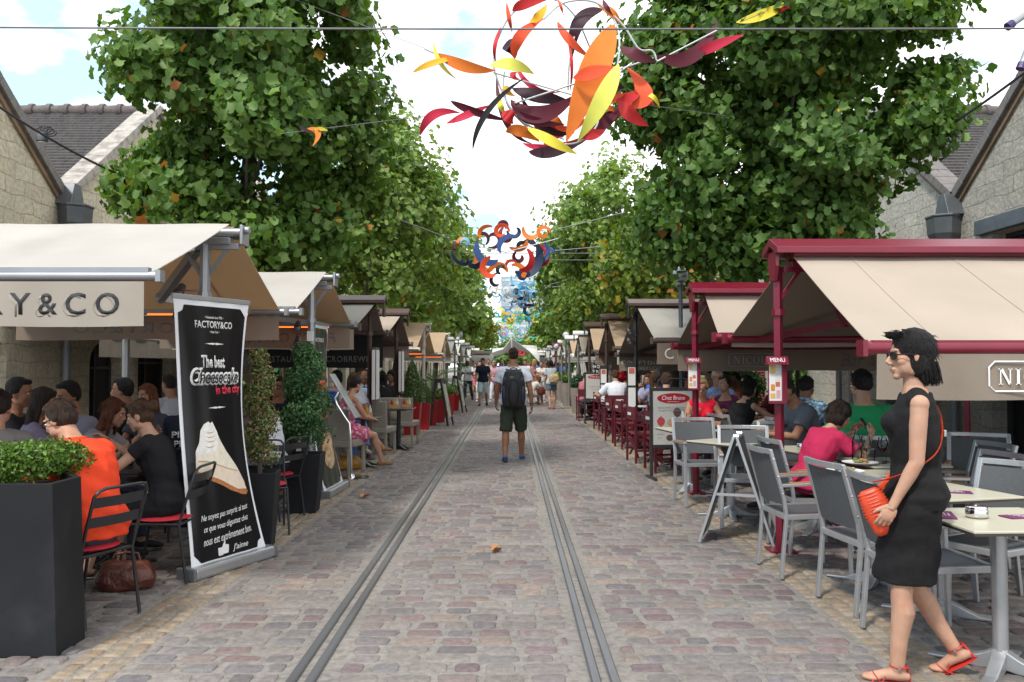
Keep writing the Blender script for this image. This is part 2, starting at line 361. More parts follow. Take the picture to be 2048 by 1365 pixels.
# rails: two steel heads with a filled groove
rail_m = mat('rail_steel', (.19, .19, .20), .38, .6, var=.22, vs=3, bump=.08, bs=60, stretch=(1, .15, 1), c2=(.13, .115, .11))
for rx, nm in ((RL, 'left'), (RR, 'right')):
    t = thing('tram_rail', 'old steel rail let into the cobbles along the %s side of the track' % nm, 'rail', (rx, 2.6, 0), 0, 'rails of the old goods track')
    for k, (a, b) in enumerate(((-.068, -.022), (.022, .068))):
        m = MB(); y = 0.0; seg = [0, 2.05 + (.0 if rx > 0 else 1.2), 8.1, 14, 21, 30, 60, 120]
        for s0, s1 in zip(seg[:-1], seg[1:]):
            prof = [(a, -.01), (a, .012), (a + .006, .018), (b - .006, .018), (b, .012), (b, -.01)]
            m.rings([[V((x, s0 + .002, z)) for x, z in prof], [V((x, s1 - .002, z)) for x, z in prof]])
        m.build('rail_head', rail_m, t)
# fallen leaves on the stones
leaf_dry = mat('dry_leaf', (.42, .17, .045), .7, var=.3, vs=30)
LEAF2D = [(0, -.42), (.10, -.30), (.34, -.34), (.48, -.10), (.36, .0), (.42, .30), (.20, .24), (.10, .42), (0, .30), (-.10, .42), (-.20, .24), (-.42, .30), (-.36, .0), (-.48, -.10), (-.34, -.34), (-.10, -.30)]
for i, (px, py, s, lb) in enumerate(((992, 1106, .11, 'curled orange dead leaf lying between the two rails'), (729, 998, .12, 'reddish brown dead leaf left of the rails near the black planter'))):
    p = G(px, py); m = MB(); rz = random.uniform(0, 6)
    n = len(LEAF2D); c = [V((0, 0, .016))]; rim = []
    for (u, q) in LEAF2D: rim.append(V((u * s, q * s, .018 + abs(u) * s * .55 + random.uniform(0, .014))))
    m.add(c + rim, [(0, 1 + j, 1 + (j + 1) % n) for j in range(n)]); m.add([q + V((0, 0, .002)) for q in c + rim], [(0, 1 + (j + 1) % n, 1 + j) for j in range(n)])
    o = m.build('fallen_leaf', leaf_dry, fix=False); o.location = p; o.rotation_euler = (0, 0, rz); tag(o, lb, 'leaf')
# ================================================================== buildings
XF = 8.0           # facade distance either side of the street axis
def wall_mat(name, a, b, c, mortar):
    if name in MATS: return MATS[name]
    m = bpy.data.materials.new(name); m.use_nodes = True; t = m.node_tree; n = t.nodes; l = t.links; bs = n['Principled BSDF']
    tc = n.new('ShaderNodeTexCoord'); sp = n.new('ShaderNodeSeparateXYZ'); l.new(tc.outputs['Object'], sp.inputs[0])
    nw = n.new('ShaderNodeTexNoise'); nw.inputs['Scale'].default_value = 3; l.new(tc.outputs['Object'], nw.inputs['Vector'])
    ad = n.new('ShaderNodeMath'); ad.operation = 'MULTIPLY_ADD'; ad.inputs[1].default_value = .13; l.new(nw.outputs['Fac'], ad.inputs[0]); l.new(sp.outputs['Z'], ad.inputs[2])
    nw.inputs['Scale'].default_value = 2.2; ay = n.new('ShaderNodeMath'); ay.operation = 'MULTIPLY_ADD'; ay.inputs[1].default_value = .22; nv = n.new('ShaderNodeTexNoise'); nv.inputs['Scale'].default_value = 3.1; l.new(tc.outputs['Object'], nv.inputs['Vector']); l.new(nv.outputs['Fac'], ay.inputs[0]); l.new(sp.outputs['Y'], ay.inputs[2])
    cb = n.new('ShaderNodeCombineXYZ'); l.new(ay.outputs[0], cb.inputs[0]); l.new(ad.outputs[0], cb.inputs[1])
    br = n.new('ShaderNodeTexBrick'); l.new(cb.outputs[0], br.inputs['Vector']); br.inputs['Scale'].default_value = 1; br.inputs['Brick Width'].default_value = .52; br.inputs['Row Height'].default_value = .27
    br.inputs['Mortar Size'].default_value = .012; br.inputs['Mortar Smooth'].default_value = .4; br.offset_frequency = 2; br.inputs['Bias'].default_value = 0
    br.inputs['Color1'].default_value = (*a, 1); br.inputs['Color2'].default_value = (*b, 1); br.inputs['Mortar'].default_value = (*mortar, 1)
    n1 = n.new('ShaderNodeTexNoise'); n1.inputs['Scale'].default_value = 1.3; n1.inputs['Detail'].default_value = 7; n1.inputs['Roughness'].default_value = .65; l.new(tc.outputs['Object'], n1.inputs['Vector'])
    r1 = n.new('ShaderNodeMapRange'); r1.inputs['From Min'].default_value = .42; r1.inputs['From Max'].default_value = .62; l.new(n1.outputs['Fac'], r1.inputs['Value'])
    m1 = n.new('ShaderNodeMixRGB'); l.new(r1.outputs[0], m1.inputs['Fac']); l.new(br.outputs['Color'], m1.inputs['Color1']); m1.inputs['Color2'].default_value = (*c, 1)
    m1b = n.new('ShaderNodeMath'); m1b.operation = 'MULTIPLY'; m1b.inputs[1].default_value = .55; l.new(r1.outputs[0], m1b.inputs[0]); l.new(m1b.outputs[0], m1.inputs['Fac'])
    n2 = n.new('ShaderNodeTexNoise'); n2.inputs['Scale'].default_value = 14; n2.inputs['Detail'].default_value = 6; l.new(tc.outputs['Object'], n2.inputs['Vector'])
    r2 = n.new('ShaderNodeMapRange'); r2.inputs['From Min'].default_value = .3; r2.inputs['From Max'].default_value = .7; r2.inputs['To Min'].default_value = .78; r2.inputs['To Max'].default_value = 1.18; l.new(n2.outputs['Fac'], r2.inputs['Value'])
    m2 = n.new('ShaderNodeMixRGB'); m2.blend_type = 'MULTIPLY'; m2.inputs['Fac'].default_value = 1; l.new(m1.outputs[0], m2.inputs['Color1']); l.new(r2.outputs[0], m2.inputs['Color2']); l.new(m2.outputs[0], bs.inputs['Base Color'])
    bs.inputs['Roughness'].default_value = .9
    sm = n.new('ShaderNodeMath'); sm.operation = 'MULTIPLY_ADD'; sm.inputs[1].default_value = -.7; l.new(br.outputs['Fac'], sm.inputs[0]); l.new(n2.outputs['Fac'], sm.inputs[2])
    bp = n.new('ShaderNodeBump'); bp.inputs['Strength'].default_value = .8; bp.inputs['Distance'].default_value = .02; l.new(sm.outputs[0], bp.inputs['Height']); l.new(bp.outputs[0], bs.inputs['Normal'])
    MATS[name] = m; return m
lime = wall_mat('limestone', (.64, .57, .43), (.55, .48, .34), (.44, .40, .31), (.44, .39, .29))
lime2 = wall_mat('limestone_grey', (.48, .45, .38), (.40, .37, .31), (.32, .30, .26), (.33, .31, .26))
tile_m = mat('roof_tile', (.056, .049, .047), .8, var=.35, vs=9, bump=.4, bs=30, stretch=(2.2, .6, .6), c2=(.038, .034, .035))
ridge_m = mat('ridge_tile', (.12, .10, .095), .85, var=.25, vs=8, bump=.3)
cope_m = mat('coping_stone', (.38, .35, .31), .9, var=.2, vs=7, bump=.5, c2=(.24, .22, .20))
cope_d = mat('coping_zinc', (.16, .145, .135), .7, var=.2, vs=5, bump=.2)
wood_m = mat('eaves_board', (.24, .16, .10), .8, var=.3, vs=4, stretch=(1, .3, 1))
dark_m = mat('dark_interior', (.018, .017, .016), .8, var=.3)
doorf_m = mat('door_frame_paint', (.05, .05, .052), .5)
pane_m = mat('door_glass', (.020, .024, .028), .06, var=.4, vs=1.2, spec=.8)
zinc_m = mat('zinc', (.11, .12, .13), .45, .4, var=.15, vs=4)
pipe_m = mat('downpipe_paint', (.26, .28, .30), .5, .2, var=.08)
redsh_m = mat('red_shutter', (.23, .035, .035), .6, var=.15)
steel_m = mat('steel_lintel', (.13, .15, .17), .5, .4)
PER = 7.8; VAL0 = 14.7; ZV, ZA = 4.45, 7.2
def warehouse(s, y0, label, holes, wmat, near=False, fascia=False):
    X = s * XF; y1 = y0 + PER; ym = (y0 + y1) / 2
    t = thing('stone_warehouse', label, 'building', (X, ym, 0), 0, 'gabled stone wine warehouses lining the street'); O = lambda x, y, z: V((x - X, y - ym, z))
    outer = [(y0 + .003, -.05), (y1 - .003, -.05), (y1 - .003, ZV), (ym, ZA), (y0 + .003, ZV)]; polys = [[V((a, b, 0)) for a, b in outer]]; hs = []
    for (a, b, z0, z1, arch, kind) in holes:
        h = [(a, z0), (b, z0)]
        if arch:
            r_ = (b - a) / 2; rise = min(r_, .45)
            for k in range(9): th = math.pi * k / 8; h.append(((a + b) / 2 + r_ * math.cos(th), z1 - rise + rise * math.sin(th)))
        else: h += [(b, z1), (a, z1)]
        hs.append(h); polys.append([V((p, q, 0)) for p, q in h])
    tri = tessellate_polygon(polys); flat = [p for pl in polys for p in pl]
    m = MB(); m.add([O(X, p.x, p.y) for p in flat], [tuple(f) for f in tri])
    for h in hs + [outer]:
        n = len(h); dp = .45 * s if h is not outer else 14 * s
        m.add([O(X, p, q) for p, q in h] + [O(X + dp, p, q) for p, q in h], [(i, (i + 1) % n, n + (i + 1) % n, n + i) for i in range(n)])
    m.build('wall', wmat, t)
    # roof: stepped courses of flat tiles
    for d in (-1, 1):
        prof = []; NR = 30
        for k in range(NR + 1):
            f = k / NR; y = lerp(ym + d * PER / 2, ym, f); z = lerp(ZV, ZA, f) + .02
            prof.append((y, z + .045));
            if k < NR: prof.append((lerp(ym + d * PER / 2, ym, (k + .96) / NR), lerp(ZV, ZA, (k + .96) / NR) + .03))
        prof += [(ym, ZA - .1), (ym + d * PER / 2, ZV - .1)]
        m = MB(); m.prism(prof, X + s * .12, X + s * 14, lambda u, v, w_: O(w_, u, v)); m.build('roof', tile_m, t)
    m = MB(); x = .0
    while x < 14:
        m.tube([O(X + s * x, ym, ZA + .05), O(X + s * (x + .38), ym, ZA + .05)], [.15, .13], 10); m.tube([O(X + s * (x - .03), ym, ZA + .055), O(X + s * (x + .07), ym, ZA + .055)], [.172, .172], 10); x += .4
    m.build('ridge_tiles', ridge_m, t, smooth=True)
    for d in (-1, 1):   # copings along the gable edge
        a = O(X + s * .10, ym + d * PER / 2 * .985, ZV + .10); b = O(X + s * .10, ym, ZA + .13); m = MB(); m.beam(a, b, .46, .17, up=(1, 0, 0)) if False else None
        sl = math.atan2(ZA - ZV, PER / 2); k = 14
        for i in range(k):
            p0 = a.lerp(b, i / k); p1 = a.lerp(b, (i + .99) / k); m.beam(p0, p1, .42, .16 + .012 * random.random())
        m.build('coping', cope_d if (near or fascia) else cope_m, t, bevel=.012)
        if near or fascia:
            m = MB(); off = V((-s * .12, 0, -.15)); m.beam(a + off, b + off, .05, .10); m.build('eaves_board', wood_m, t)
    for (a, b, z0, z1, arch, kind) in holes:
        dp = s * .28; m = MB(); fr = .07; w_ = b - a
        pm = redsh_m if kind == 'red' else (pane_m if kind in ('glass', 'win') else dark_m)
        nm = 'window' if kind == 'win' else 'door'
        m.box(O(X + dp, a + fr / 2, (z0 + z1) / 2), (.09, fr, z1 - z0)); m.box(O(X + dp, b - fr / 2, (z0 + z1) / 2), (.09, fr, z1 - z0)); m.box(O(X + dp, (a + b) / 2, (z0 + z1) / 2), (.08, fr * .8, z1 - z0))
        m.box(O(X + dp, (a + b) / 2, z1 - fr / 2), (.088, w_, fr)); m.box(O(X + dp, (a + b) / 2, z0 + fr / 2), (.088, w_, fr))
        if kind != 'red': m.box(O(X + dp, (a + b) / 2, lerp(z0, z1, .72)), (.085, w_, fr * .7))
        f = m.build(nm, redsh_m if kind == 'red' else doorf_m, t)
        m = MB()
        if kind == 'red':
            z = z0 + .08
            while z < z1 - .08: m.box(O(X + dp, (a + b) / 2, z), (.05, w_ - .1, .045), rot=Matrix.Rotation(.6 * s, 3, 'Y')); z += .085
            m.box(O(X + dp + s * .05, (a + b) / 2, (z0 + z1) / 2), (.01, w_ - .08, z1 - z0 - .06))
            m.build('louvre', redsh_m, f)
        else:
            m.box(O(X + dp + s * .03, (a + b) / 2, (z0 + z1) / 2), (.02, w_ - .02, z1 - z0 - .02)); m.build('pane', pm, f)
        if kind == 'win':
            m = MB(); m.box(O(X - s * .03, (a + b) / 2, z1 + .14), (.14, w_ + .7, .25)); m.build('lintel', steel_m, t, bevel=.01)
    return t, O
L1 = 'near left gabled stone warehouse whose corner valley shows above the beige awning'
LB = [(-8.7, 'far corner'), ]
def std(y0, k):   # generic ground floor of a bay that is mostly hidden
    return [(y0 + .8, y0 + 2.2, .02, 2.15, True, 'glass'), (y0 + 3.1, y0 + 4.7, .02, 2.3, True, 'glass'), (y0 + 5.6, y0 + 7.0, .02, 2.15, True, 'glass'), (y0 + 3.3, y0 + 4.5, 3.5, 4.9, True, 'win')]
side_lab = {-1: 'left', 1: 'right'}
bays = [(-8.7 + .0, 'n'), (-.9, 'n'), (6.9, 'n'), (14.7, 'm'), (22.5, 'f'), (30.3, 'f'), (38.1, 'f'), (45.9, 'f'), (53.7, 'f'), (61.5, 'f'), (69.3, 'f'), (77.1, 'f'), (84.9, 'f'), (92.7, 'f')]
labs = {(-1, 6.9): 'pale stone gabled warehouse wall at the left edge of the street, beside the cream awning', (1, 6.9): 'grey stone gabled warehouse at the right edge behind the woman in the black dress',
        (-1, 14.7): 'stone warehouse with brown tiled roof rising behind the left tree', (1, 14.7): 'stone warehouse with dark tiled roof rising behind the big right tree',
        (-1, 22.5): 'stone warehouse with red upper shutters glimpsed between the left trees', (1, 22.5): 'stone warehouse with red louvred doors behind the wine bar terrace'}
for s in (-1, 1):
    for y0, kd in bays:
        if kd == 'n' and y0 < 6: continue
        if kd == 'f' and y0 > 22.5:
            k = round((y0 - 30.3) / PER); lb = ['third', 'fourth', 'fifth', 'sixth', 'seventh', 'eighth', 'ninth', 'tenth', 'eleventh'][k] + ' stone gabled warehouse along the %s side, mostly hidden behind trees and awnings' % side_lab[s]
            lb = lb
        else: lb = labs[(s, y0)]
        if s == -1:
            H = {6.9: [(7.6, 9.6, .02, 2.2, True, 'dark'), (10.9, 13.15, .02, 2.1, True, 'dark'), (9.4, 10.6, 3.3, 4.6, True, 'win')],
                 14.7: [(15.75, 17.1, .02, 2.0, True, 'dark'), (17.8, 19.6, .02, 2.15, True, 'dark'), (20.3, 21.8, .02, 2.15, True, 'dark'), (18.0, 19.2, 4.0, 5.3, True, 'win')],
                 22.5: [(23.3, 24.9, .02, 2.2, True, 'dark'), (26, 28, .02, 2.2, True, 'dark'), (25.3, 26.9, 4.3, 5.7, False, 'red')]}.get(y0) or std(y0, 0)
        else:
            H = {6.9: [(7.4, 9.9, .02, 2.3, True, 'dark'), (10.7, 13.7, .02, 2.2, True, 'dark'), (11.3, 13.65, 2.75, 3.68, False, 'win')],
                 14.7: [(15.6, 17.6, .02, 2.1, True, 'dark'), (19.3, 20.9, .02, 2.15, True, 'glass'), (18.0, 19.0, 4.0, 5.3, True, 'win')],
                 22.5: [(23.9, 25.4, .02, 2.3, False, 'red'), (25.9, 27.6, .02, 2.3, False, 'red'), (28.0, 29.2, .02, 2.3, False, 'red'), (25.6, 26.9, 4.3, 5.5, True, 'win')]}.get(y0) or std(y0, 0)
        t, O = warehouse(s, y0, lb, H, lime if s < 0 else lime2, near=(y0 == 6.9), fascia=(s > 0 and y0 == 14.7))
        if y0 >= 14.7 and y0 < 40:      # rain hopper and downpipe on the valley at the near end of this bay
            X = s * XF; m = MB(); hx = X - s * .24
            hz = 4.30 if s < 0 else 4.12
            rs = []
            for (r_, z) in ((.12, hz - .62), (.17, hz - .5), (.27, hz - .28), (.29, hz), (.31, hz + .02), (.31, hz + .05)):
                rs.append([O(hx + r_ * math.cos(2 * math.pi * (j + .5) / 6), y0 + r_ * math.sin(2 * math.pi * (j + .5) / 6), z) for j in range(6)])
            m.rings(rs); m.prism([(-.24, 0), (.24, 0), (.10, .38), (-.10, .38)], 0, .3, lambda u, v, w_: O(X + s * (w_ - .28), y0 + u, hz + .05 + v)); m.build('rain_hopper', zinc_m, t, bevel=.006)
            m = MB(); m.tube([O(hx, y0, hz - .6), O(hx + s * .12, y0, hz - .8), O(hx + s * .12, y0, .02)], .065, 12)
            for z in (.8, 1.75, 2.9): m.tube([O(hx + s * .12, y0, z), O(hx + s * .12, y0, z + .05)], .08, 12)
            m.build('downpipe', pipe_m, t, smooth=True)
            m = MB(); m.add([O(X - s * .02, y0 - .22, ZV + .22), O(X - s * .02, y0 + .22, ZV + .22), O(X + s * .35, y0 + .22, ZV + .4), O(X + s * .35, y0 - .22, ZV + .4)], [(0, 1, 2, 3)]); m.build('valley_gutter', zinc_m, t)
# facade awnings on the buildings; the dark ones are added to darken the doors
fa_b = mat('facade_awning_beige', (.30, .25, .19), .85, trans=.2); fa_d = mat('shading_awning_dark', (.035, .032, .030), .85)
def facade_awning(s, ya, yb, out, zt, zb, vh, m_, label, wm=None):
    t = thing('shop_awning', label, 'awning', (s * XF, (ya + yb) / 2, 0), 0, 'awnings fixed to the warehouse fronts'); X = 0; yc = (ya + yb) / 2
    m = MB(); m.grid(lambda u, v: V((-s * (u * out), (lerp(ya, yb, v) - yc) * 1.0, lerp(zt, zb, u) - .04 * math.sin(math.pi * u))), 6, 8, .01); m.build('canopy', m_, t)
    m = MB(); m.grid(lambda u, v: V((-s * (out + .012 * math.sin(v * 26)), lerp(ya, yb, v) - yc, lerp(zb, zb - vh, u))), 2, 40, .006); m.build('valance', m_, t)
    m = MB(); m.box((-s * (out - .03), 0, zb), (.06, yb - ya + .05, .06))
    for y in (ya + .2, yb - .2): m.beam((-s * .05, y - yc, zb + .05), (-s * (out - .05), y - yc, zb), .04)
    m.build('front_bar', wm or zinc_m, t)
    return t
facade_awning(-1, 13.1, 16.6, 1.5, 2.3, 1.93, .30, fa_b, 'short beige awning above the left warehouse doors behind the diners')
facade_awning(-1, 16.9, 22.0, 2.6, 2.5, 2.05, .25, fa_d, 'added black awning shading the left restaurant doors near the spiral shrubs')
facade_awning(-1, 22.8, 30.0, 2.8, 2.6, 2.1, .25, fa_d, 'added black awning shading the brewery doors behind the wicker chairs')
facade_awning(1, 7.0, 14.4, 2.2, 2.45, 2.1, .25, fa_d, 'added dark awning shading the wine shop front at the right edge')
facade_awning(1, 14.9, 18.6, 2.2, 2.45, 2.1, .25, fa_d, 'added dark awning shading the wine bar doors behind the man in green')
# ivy on the right wall
# ================================================================== trees and leaves
def leaf_mat(name, trans=.32, rough=.5):
    if name in MATS: return MATS[name]
    m = bpy.data.materials.new(name); m.use_nodes = True; t = m.node_tree; n = t.nodes; l = t.links; b = n['Principled BSDF']; out = n['Material Output']
    at = n.new('ShaderNodeAttribute'); at.attribute_name = 'Col'; l.new(at.outputs['Color'], b.inputs['Base Color']); b.inputs['Roughness'].default_value = rough; b.inputs['Specular IOR Level'].default_value = .28
    tr = n.new('ShaderNodeBsdfTranslucent'); mc = n.new('ShaderNodeMixRGB'); mc.blend_type = 'MULTIPLY'; mc.inputs['Fac'].default_value = 1; l.new(at.outputs['Color'], mc.inputs['Color1']); mc.inputs['Color2'].default_value = (1.5, 1.5, .55, 1)
    l.new(mc.outputs[0], tr.inputs['Color']); ms = n.new('ShaderNodeMixShader'); ms.inputs[0].default_value = trans; l.new(b.outputs[0], ms.inputs[1]); l.new(tr.outputs[0], ms.inputs[2]); l.new(ms.outputs[0], out.inputs[0])
    MATS[name] = m; return m
LM = leaf_mat('foliage'); LMS = leaf_mat('hedge_foliage', .2, .35)
bark_m = mat('bark', (.075, .065, .052), .9, var=.3, vs=8, bump=.8, bs=20, stretch=(1, 1, .3), c2=(.11, .10, .08))
def template(kind):
    if kind == 'tulip':
        o = np.array([(0, -.5), (.30, -.46), (.46, -.16), (.34, .02), (.42, .40), (.16, .30), (0, .36), (-.16, .30), (-.42, .40), (-.34, .02), (-.46, -.16), (-.30, -.46)])
    elif kind == 'small': o = np.array([(0, -.5), (.32, -.1), (.22, .35), (0, .5), (-.22, .35), (-.32, -.1)])
    elif kind == 'needle': o = np.array([(-.07, -.5), (.07, -.5), (.09, .1), (0, .5), (-.09, .1)])
    else: o = np.array([(0, -.5), (.45, -.12), (.36, .4), (-.36, .4), (-.45, -.12)])
    n = len(o); v = np.zeros((n + 1, 3)); v[1:, :2] = o; v[0, 1] = 0
    v[1:, 2] = np.abs(o[:, 0]) * .45; v[:, 2] -= (v[:, 1] ** 2) * .35
    f = []
    for j in range(n): f += [0, 1 + j, 1 + (j + 1) % n]
    return v, np.array(f)
def leaves_mesh(pos, nrm, size, colr, kind='tulip', rs=None, droop=0.4, sizev=.35, spread=.7):
    rs = rs or np.random.RandomState(1); n = len(pos); T, f = template(kind); k = len(T)
    z = nrm + rs.normal(0, spread, (n, 3)); z /= np.linalg.norm(z, axis=1)[:, None] + 1e-9
    d = rs.normal(0, 1, (n, 3)); d[:, 2] -= droop * 2.2; x = np.cross(z, d); x /= np.linalg.norm(x, axis=1)[:, None] + 1e-9; y = np.cross(z, x)
    s = size * rs.uniform(1 - sizev, 1 + sizev, n)
    P_ = pos[:, None, :] + s[:, None, None] * (T[None, :, 0:1] * x[:, None, :] * rs.uniform(.75, 1, (n, 1, 1)) + T[None, :, 1:2] * y[:, None, :] + T[None, :, 2:3] * z[:, None, :] * rs.uniform(.2, 1.6, (n, 1, 1)))
    F_ = (f[None] + (np.arange(n) * k)[:, None]).ravel(); C = np.repeat(colr, k, axis=0)
    return P_.reshape(-1, 3), F_, C
def pick(rs, n, pal, wts, var=.22):
    pal = np.array(pal); w_ = np.array(wts, float); w_ /= w_.sum(); c = pal[rs.choice(len(pal), n, p=w_)]; return c * rs.uniform(1 - var, 1 + var, (n, 1))
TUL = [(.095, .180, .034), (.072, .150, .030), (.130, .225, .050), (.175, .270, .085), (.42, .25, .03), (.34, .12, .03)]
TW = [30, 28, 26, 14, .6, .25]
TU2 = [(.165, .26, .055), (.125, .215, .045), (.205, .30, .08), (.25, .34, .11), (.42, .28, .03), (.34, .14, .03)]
YEL = [(.13, .20, .03), (.20, .26, .04), (.09, .16, .035), (.38, .30, .04), (.35, .14, .03)]
YW = [30, 30, 25, 7, 4]
def crown_pts(rs, c, r, nclump, nleaf, clr=.42, low=None, thin=0.0, shape=None):
    """clumps set through an egg-shaped volume, leaves on the outside of each clump"""
    c = np.array(c); r = np.array(r); cl = []; tries = 0
    while len(cl) < nclump and tries < 60000:
        tries += 1
        p = rs.normal(0, 1, 3); p /= np.linalg.norm(p); q = p * rs.uniform(.45, 1.0) ** .5
        q[2] = q[2]
        k = 1.0 - .28 * max(0, q[2]) ** 2
        q[:2] *= k; pt = c + q * r
        if low is not None and pt[2] < low + rs.uniform(0, .5): continue
        cl.append((pt, clr * rs.uniform(.7, 1.35)))
    per = rs.multinomial(nleaf, [1 / len(cl)] * len(cl)); P_, N_ = [], []
    for (pt, cr), k in zip(cl, per):
        d = rs.normal(0, 1, (k, 3)); d /= np.linalg.norm(d, axis=1)[:, None]; out = (pt - c) / r; out = out / (np.linalg.norm(out) + 1e-6)
        d = d + out * .55 + np.array([0, 0, .25]); rad = cr * rs.uniform(.35, 1.12, (k, 1)) * np.array([1.15, 1.15, .85])
        P_.append(pt + d * rad); N_.append(d * .6 + out * .5 + np.array([0, 0, .5]))
    return np.vstack(P_), np.vstack(N_), cl
def tree(label, base, c, r, nclump, nleaf, lsize, pal=TUL, wts=TW, low=None, clr=.45, seed=1, group='trees standing along the terraces', kind='tulip', trunk_r=.14, extra=None, spread=.7, keep=None):
    rs = np.random.RandomState(seed); b = V(base); t = thing('tulip_tree', label, 'tree', b, 0, group)
    c_ = np.array(c) - np.array(base); P_, N_, cl = crown_pts(rs, c_, r, nclump, nleaf, clr, low)
    if extra is not None:
        for (ec, er, k) in extra:
            d = rs.normal(0, 1, (k, 3)); d /= np.linalg.norm(d, axis=1)[:, None]; e = np.array(ec) - np.array(base)
            P_ = np.vstack([P_, e + d * np.array(er) * rs.uniform(.3, 1.05, (k, 1))]); N_ = np.vstack([N_, d + np.array([0, 0, .4])])
    kf = nleaf // 6; d = rs.normal(0, 1, (kf, 3)); d /= np.linalg.norm(d, axis=1)[:, None]; rr_ = rs.uniform(.15, .8, (kf, 1)); fp = c_ + d * rr_ * np.array(r) * np.array([.95, .95, .9])
    if low is not None: fp = fp[fp[:, 2] > low + .2]
    P_ = np.vstack([P_, fp]); N_ = np.vstack([N_, rs.normal(0, 1, fp.shape)])
    if keep is not None: W__ = P_ + np.array(base); km = keep(W__[:, 0], W__[:, 1], W__[:, 2] + rs.normal(0, .12, len(P_))); P_ = P_[km]; N_ = N_[km]
    C = pick(rs, len(P_), pal, wts); v_, f_, c4 = leaves_mesh(P_, N_, lsize, C, kind, rs, spread=spread)
    me = fast_mesh('crown', v_, f_, 3, c4, [LM]); o = bpy.data.objects.new('crown', me); col.objects.link(o); o.parent = t
    m = MB(); top = V(c_) + V((0, 0, r[2] * .55)); pts = [V((0, 0, -.05)), V((.03, 0, 1.2)), V((c_[0] * .5, c_[1] * .5, 2.4)), V((c_[0], c_[1], c_[2])), top]
    m.tube(pts, [trunk_r * 1.25, trunk_r, trunk_r * .85, trunk_r * .55, .03], 10)
    idx = rs.choice(len(cl), min(len(cl), 16), replace=False)
    for i in idx:
        e = V(cl[i][0]); zt = max(2.2, e.z - rs.uniform(.5, 1.3)); f = min(1, (zt - 2.4) / max(.1, (top.z - 2.4))); f = max(0, f)
        a = V((lerp(c_[0] * .5, c_[0], min(1, f * 1.6)), lerp(c_[1] * .5, c_[1], min(1, f * 1.6)), zt)); mid = a.lerp(e, .5) + V((0, 0, -.06)); m.tube([a, mid, e], [trunk_r * .22, trunk_r * .13, .008], 6)
    m.build('trunk', bark_m, t, smooth=True)
    return t
# two big near trees
tree('big leafy tulip tree above the cream awnings on the left, nearest the camera', (-3.75, 10.9, 0), (-3.22, 10.4, 5.35), (1.40, 1.5, 2.75), 95, 29000, .119, low=2.75, clr=.38, seed=4, keep=lambda x, y, z: ((x > -4.45 - .75 * np.exp(-((z - 5.05) / .42) ** 2) - .1 * np.sin(z * 3.1)) | (z < 4.1)) & (x < -1.42 - np.clip((z - 5.3) * .5, 0, .5) + .10 * np.sin(z * 5)),
     extra=[((-4.75, 10.6, 3.75), (.55, .5, .40), 650), ((-4.8, 10.2, 5.35), (.40, .4, .25), 260), ((-2.5, 10.3, 3.2), (.6, .6, .5), 650), ((-3.2, 9.7, 3.0), (.7, .5, .45), 620)])
tree('big leafy tulip tree above the maroon awnings on the right, nearest the camera', (3.9, 12.0, 0), (3.78, 11.3, 5.4), (1.95, 1.8, 2.85), 125, 40000, .122, low=2.9, clr=.42, seed=9, trunk_r=.17, keep=lambda x, y, z: x < 4.75 + (z - 3.2) * .62 - .15 * np.sin(z * 4),
     pal=[(.080, .160, .030), (.062, .132, .026), (.112, .200, .044), (.155, .245, .075), (.42, .25, .03), (.34, .12, .03)],
     extra=[((2.15, 10.8, 3.2), (.7, .6, .55), 900), ((4.1, 11.0, 3.0), (.7, .6, .55), 900), ((5.95, 11.0, 5.3), (.45, .4, .35), 300), ((3.2, 10.6, 3.0), (.7, .5, .45), 800), ((3.8, 10.8, 3.7), (1.1, .5, .8), 1400)])
spec = [  # side, Y, Xcentre, rx, ztop, palette, label
    (-1, 19.6, -3.2, 1.5, 7.35, 0, 'second leafy tree on the left, its round top against the sky'),
    (1, 24.0, 3.2, 1.7, 7.55, 0, 'second leafy tree on the right, standing behind the yellowing one'),
    (-1, 28.0, -3.5, 1.7, 7.9, 0, 'third tree on the left above the red planters'),
    (1, 18.6, 3.35, 1.15, 4.9, 1, 'small yellow green tree with orange leaves above the grey awning on the right'),
    (1, 33.0, 3.1, 1.8, 7.7, 0, 'third tree on the right, behind the flying blue and orange sculpture'),
    (-1, 36.0, -3.4, 1.95, 8.1, 0, 'fourth tree on the left above the palm'), (1, 42.0, 3.6, 1.95, 7.8, 0, 'fourth tree on the right above the taupe planters'),
    (-1, 45.0, -3.7, 2.0, 7.8, 0, 'fifth tree on the left'), (1, 52.0, 3.9, 2.1, 7.6, 0, 'fifth tree on the right'),
    (-1, 55.0, -3.9, 2.2, 7.2, 0, 'sixth tree on the left'), (-1, 66.0, -3.7, 2.4, 5.6, 1, 'yellow green tree far down on the left above the distant awnings'), (1, 64.0, 4.2, 2.6, 7.2, 0, 'sixth tree on the right'),
    (1, 78.0, 4.6, 2.8, 6.6, 1, 'bright green tree far down on the right'), (-1, 80.0, -4.6, 3.0, 6.6, 0, 'seventh tree on the left, near the white tent')]
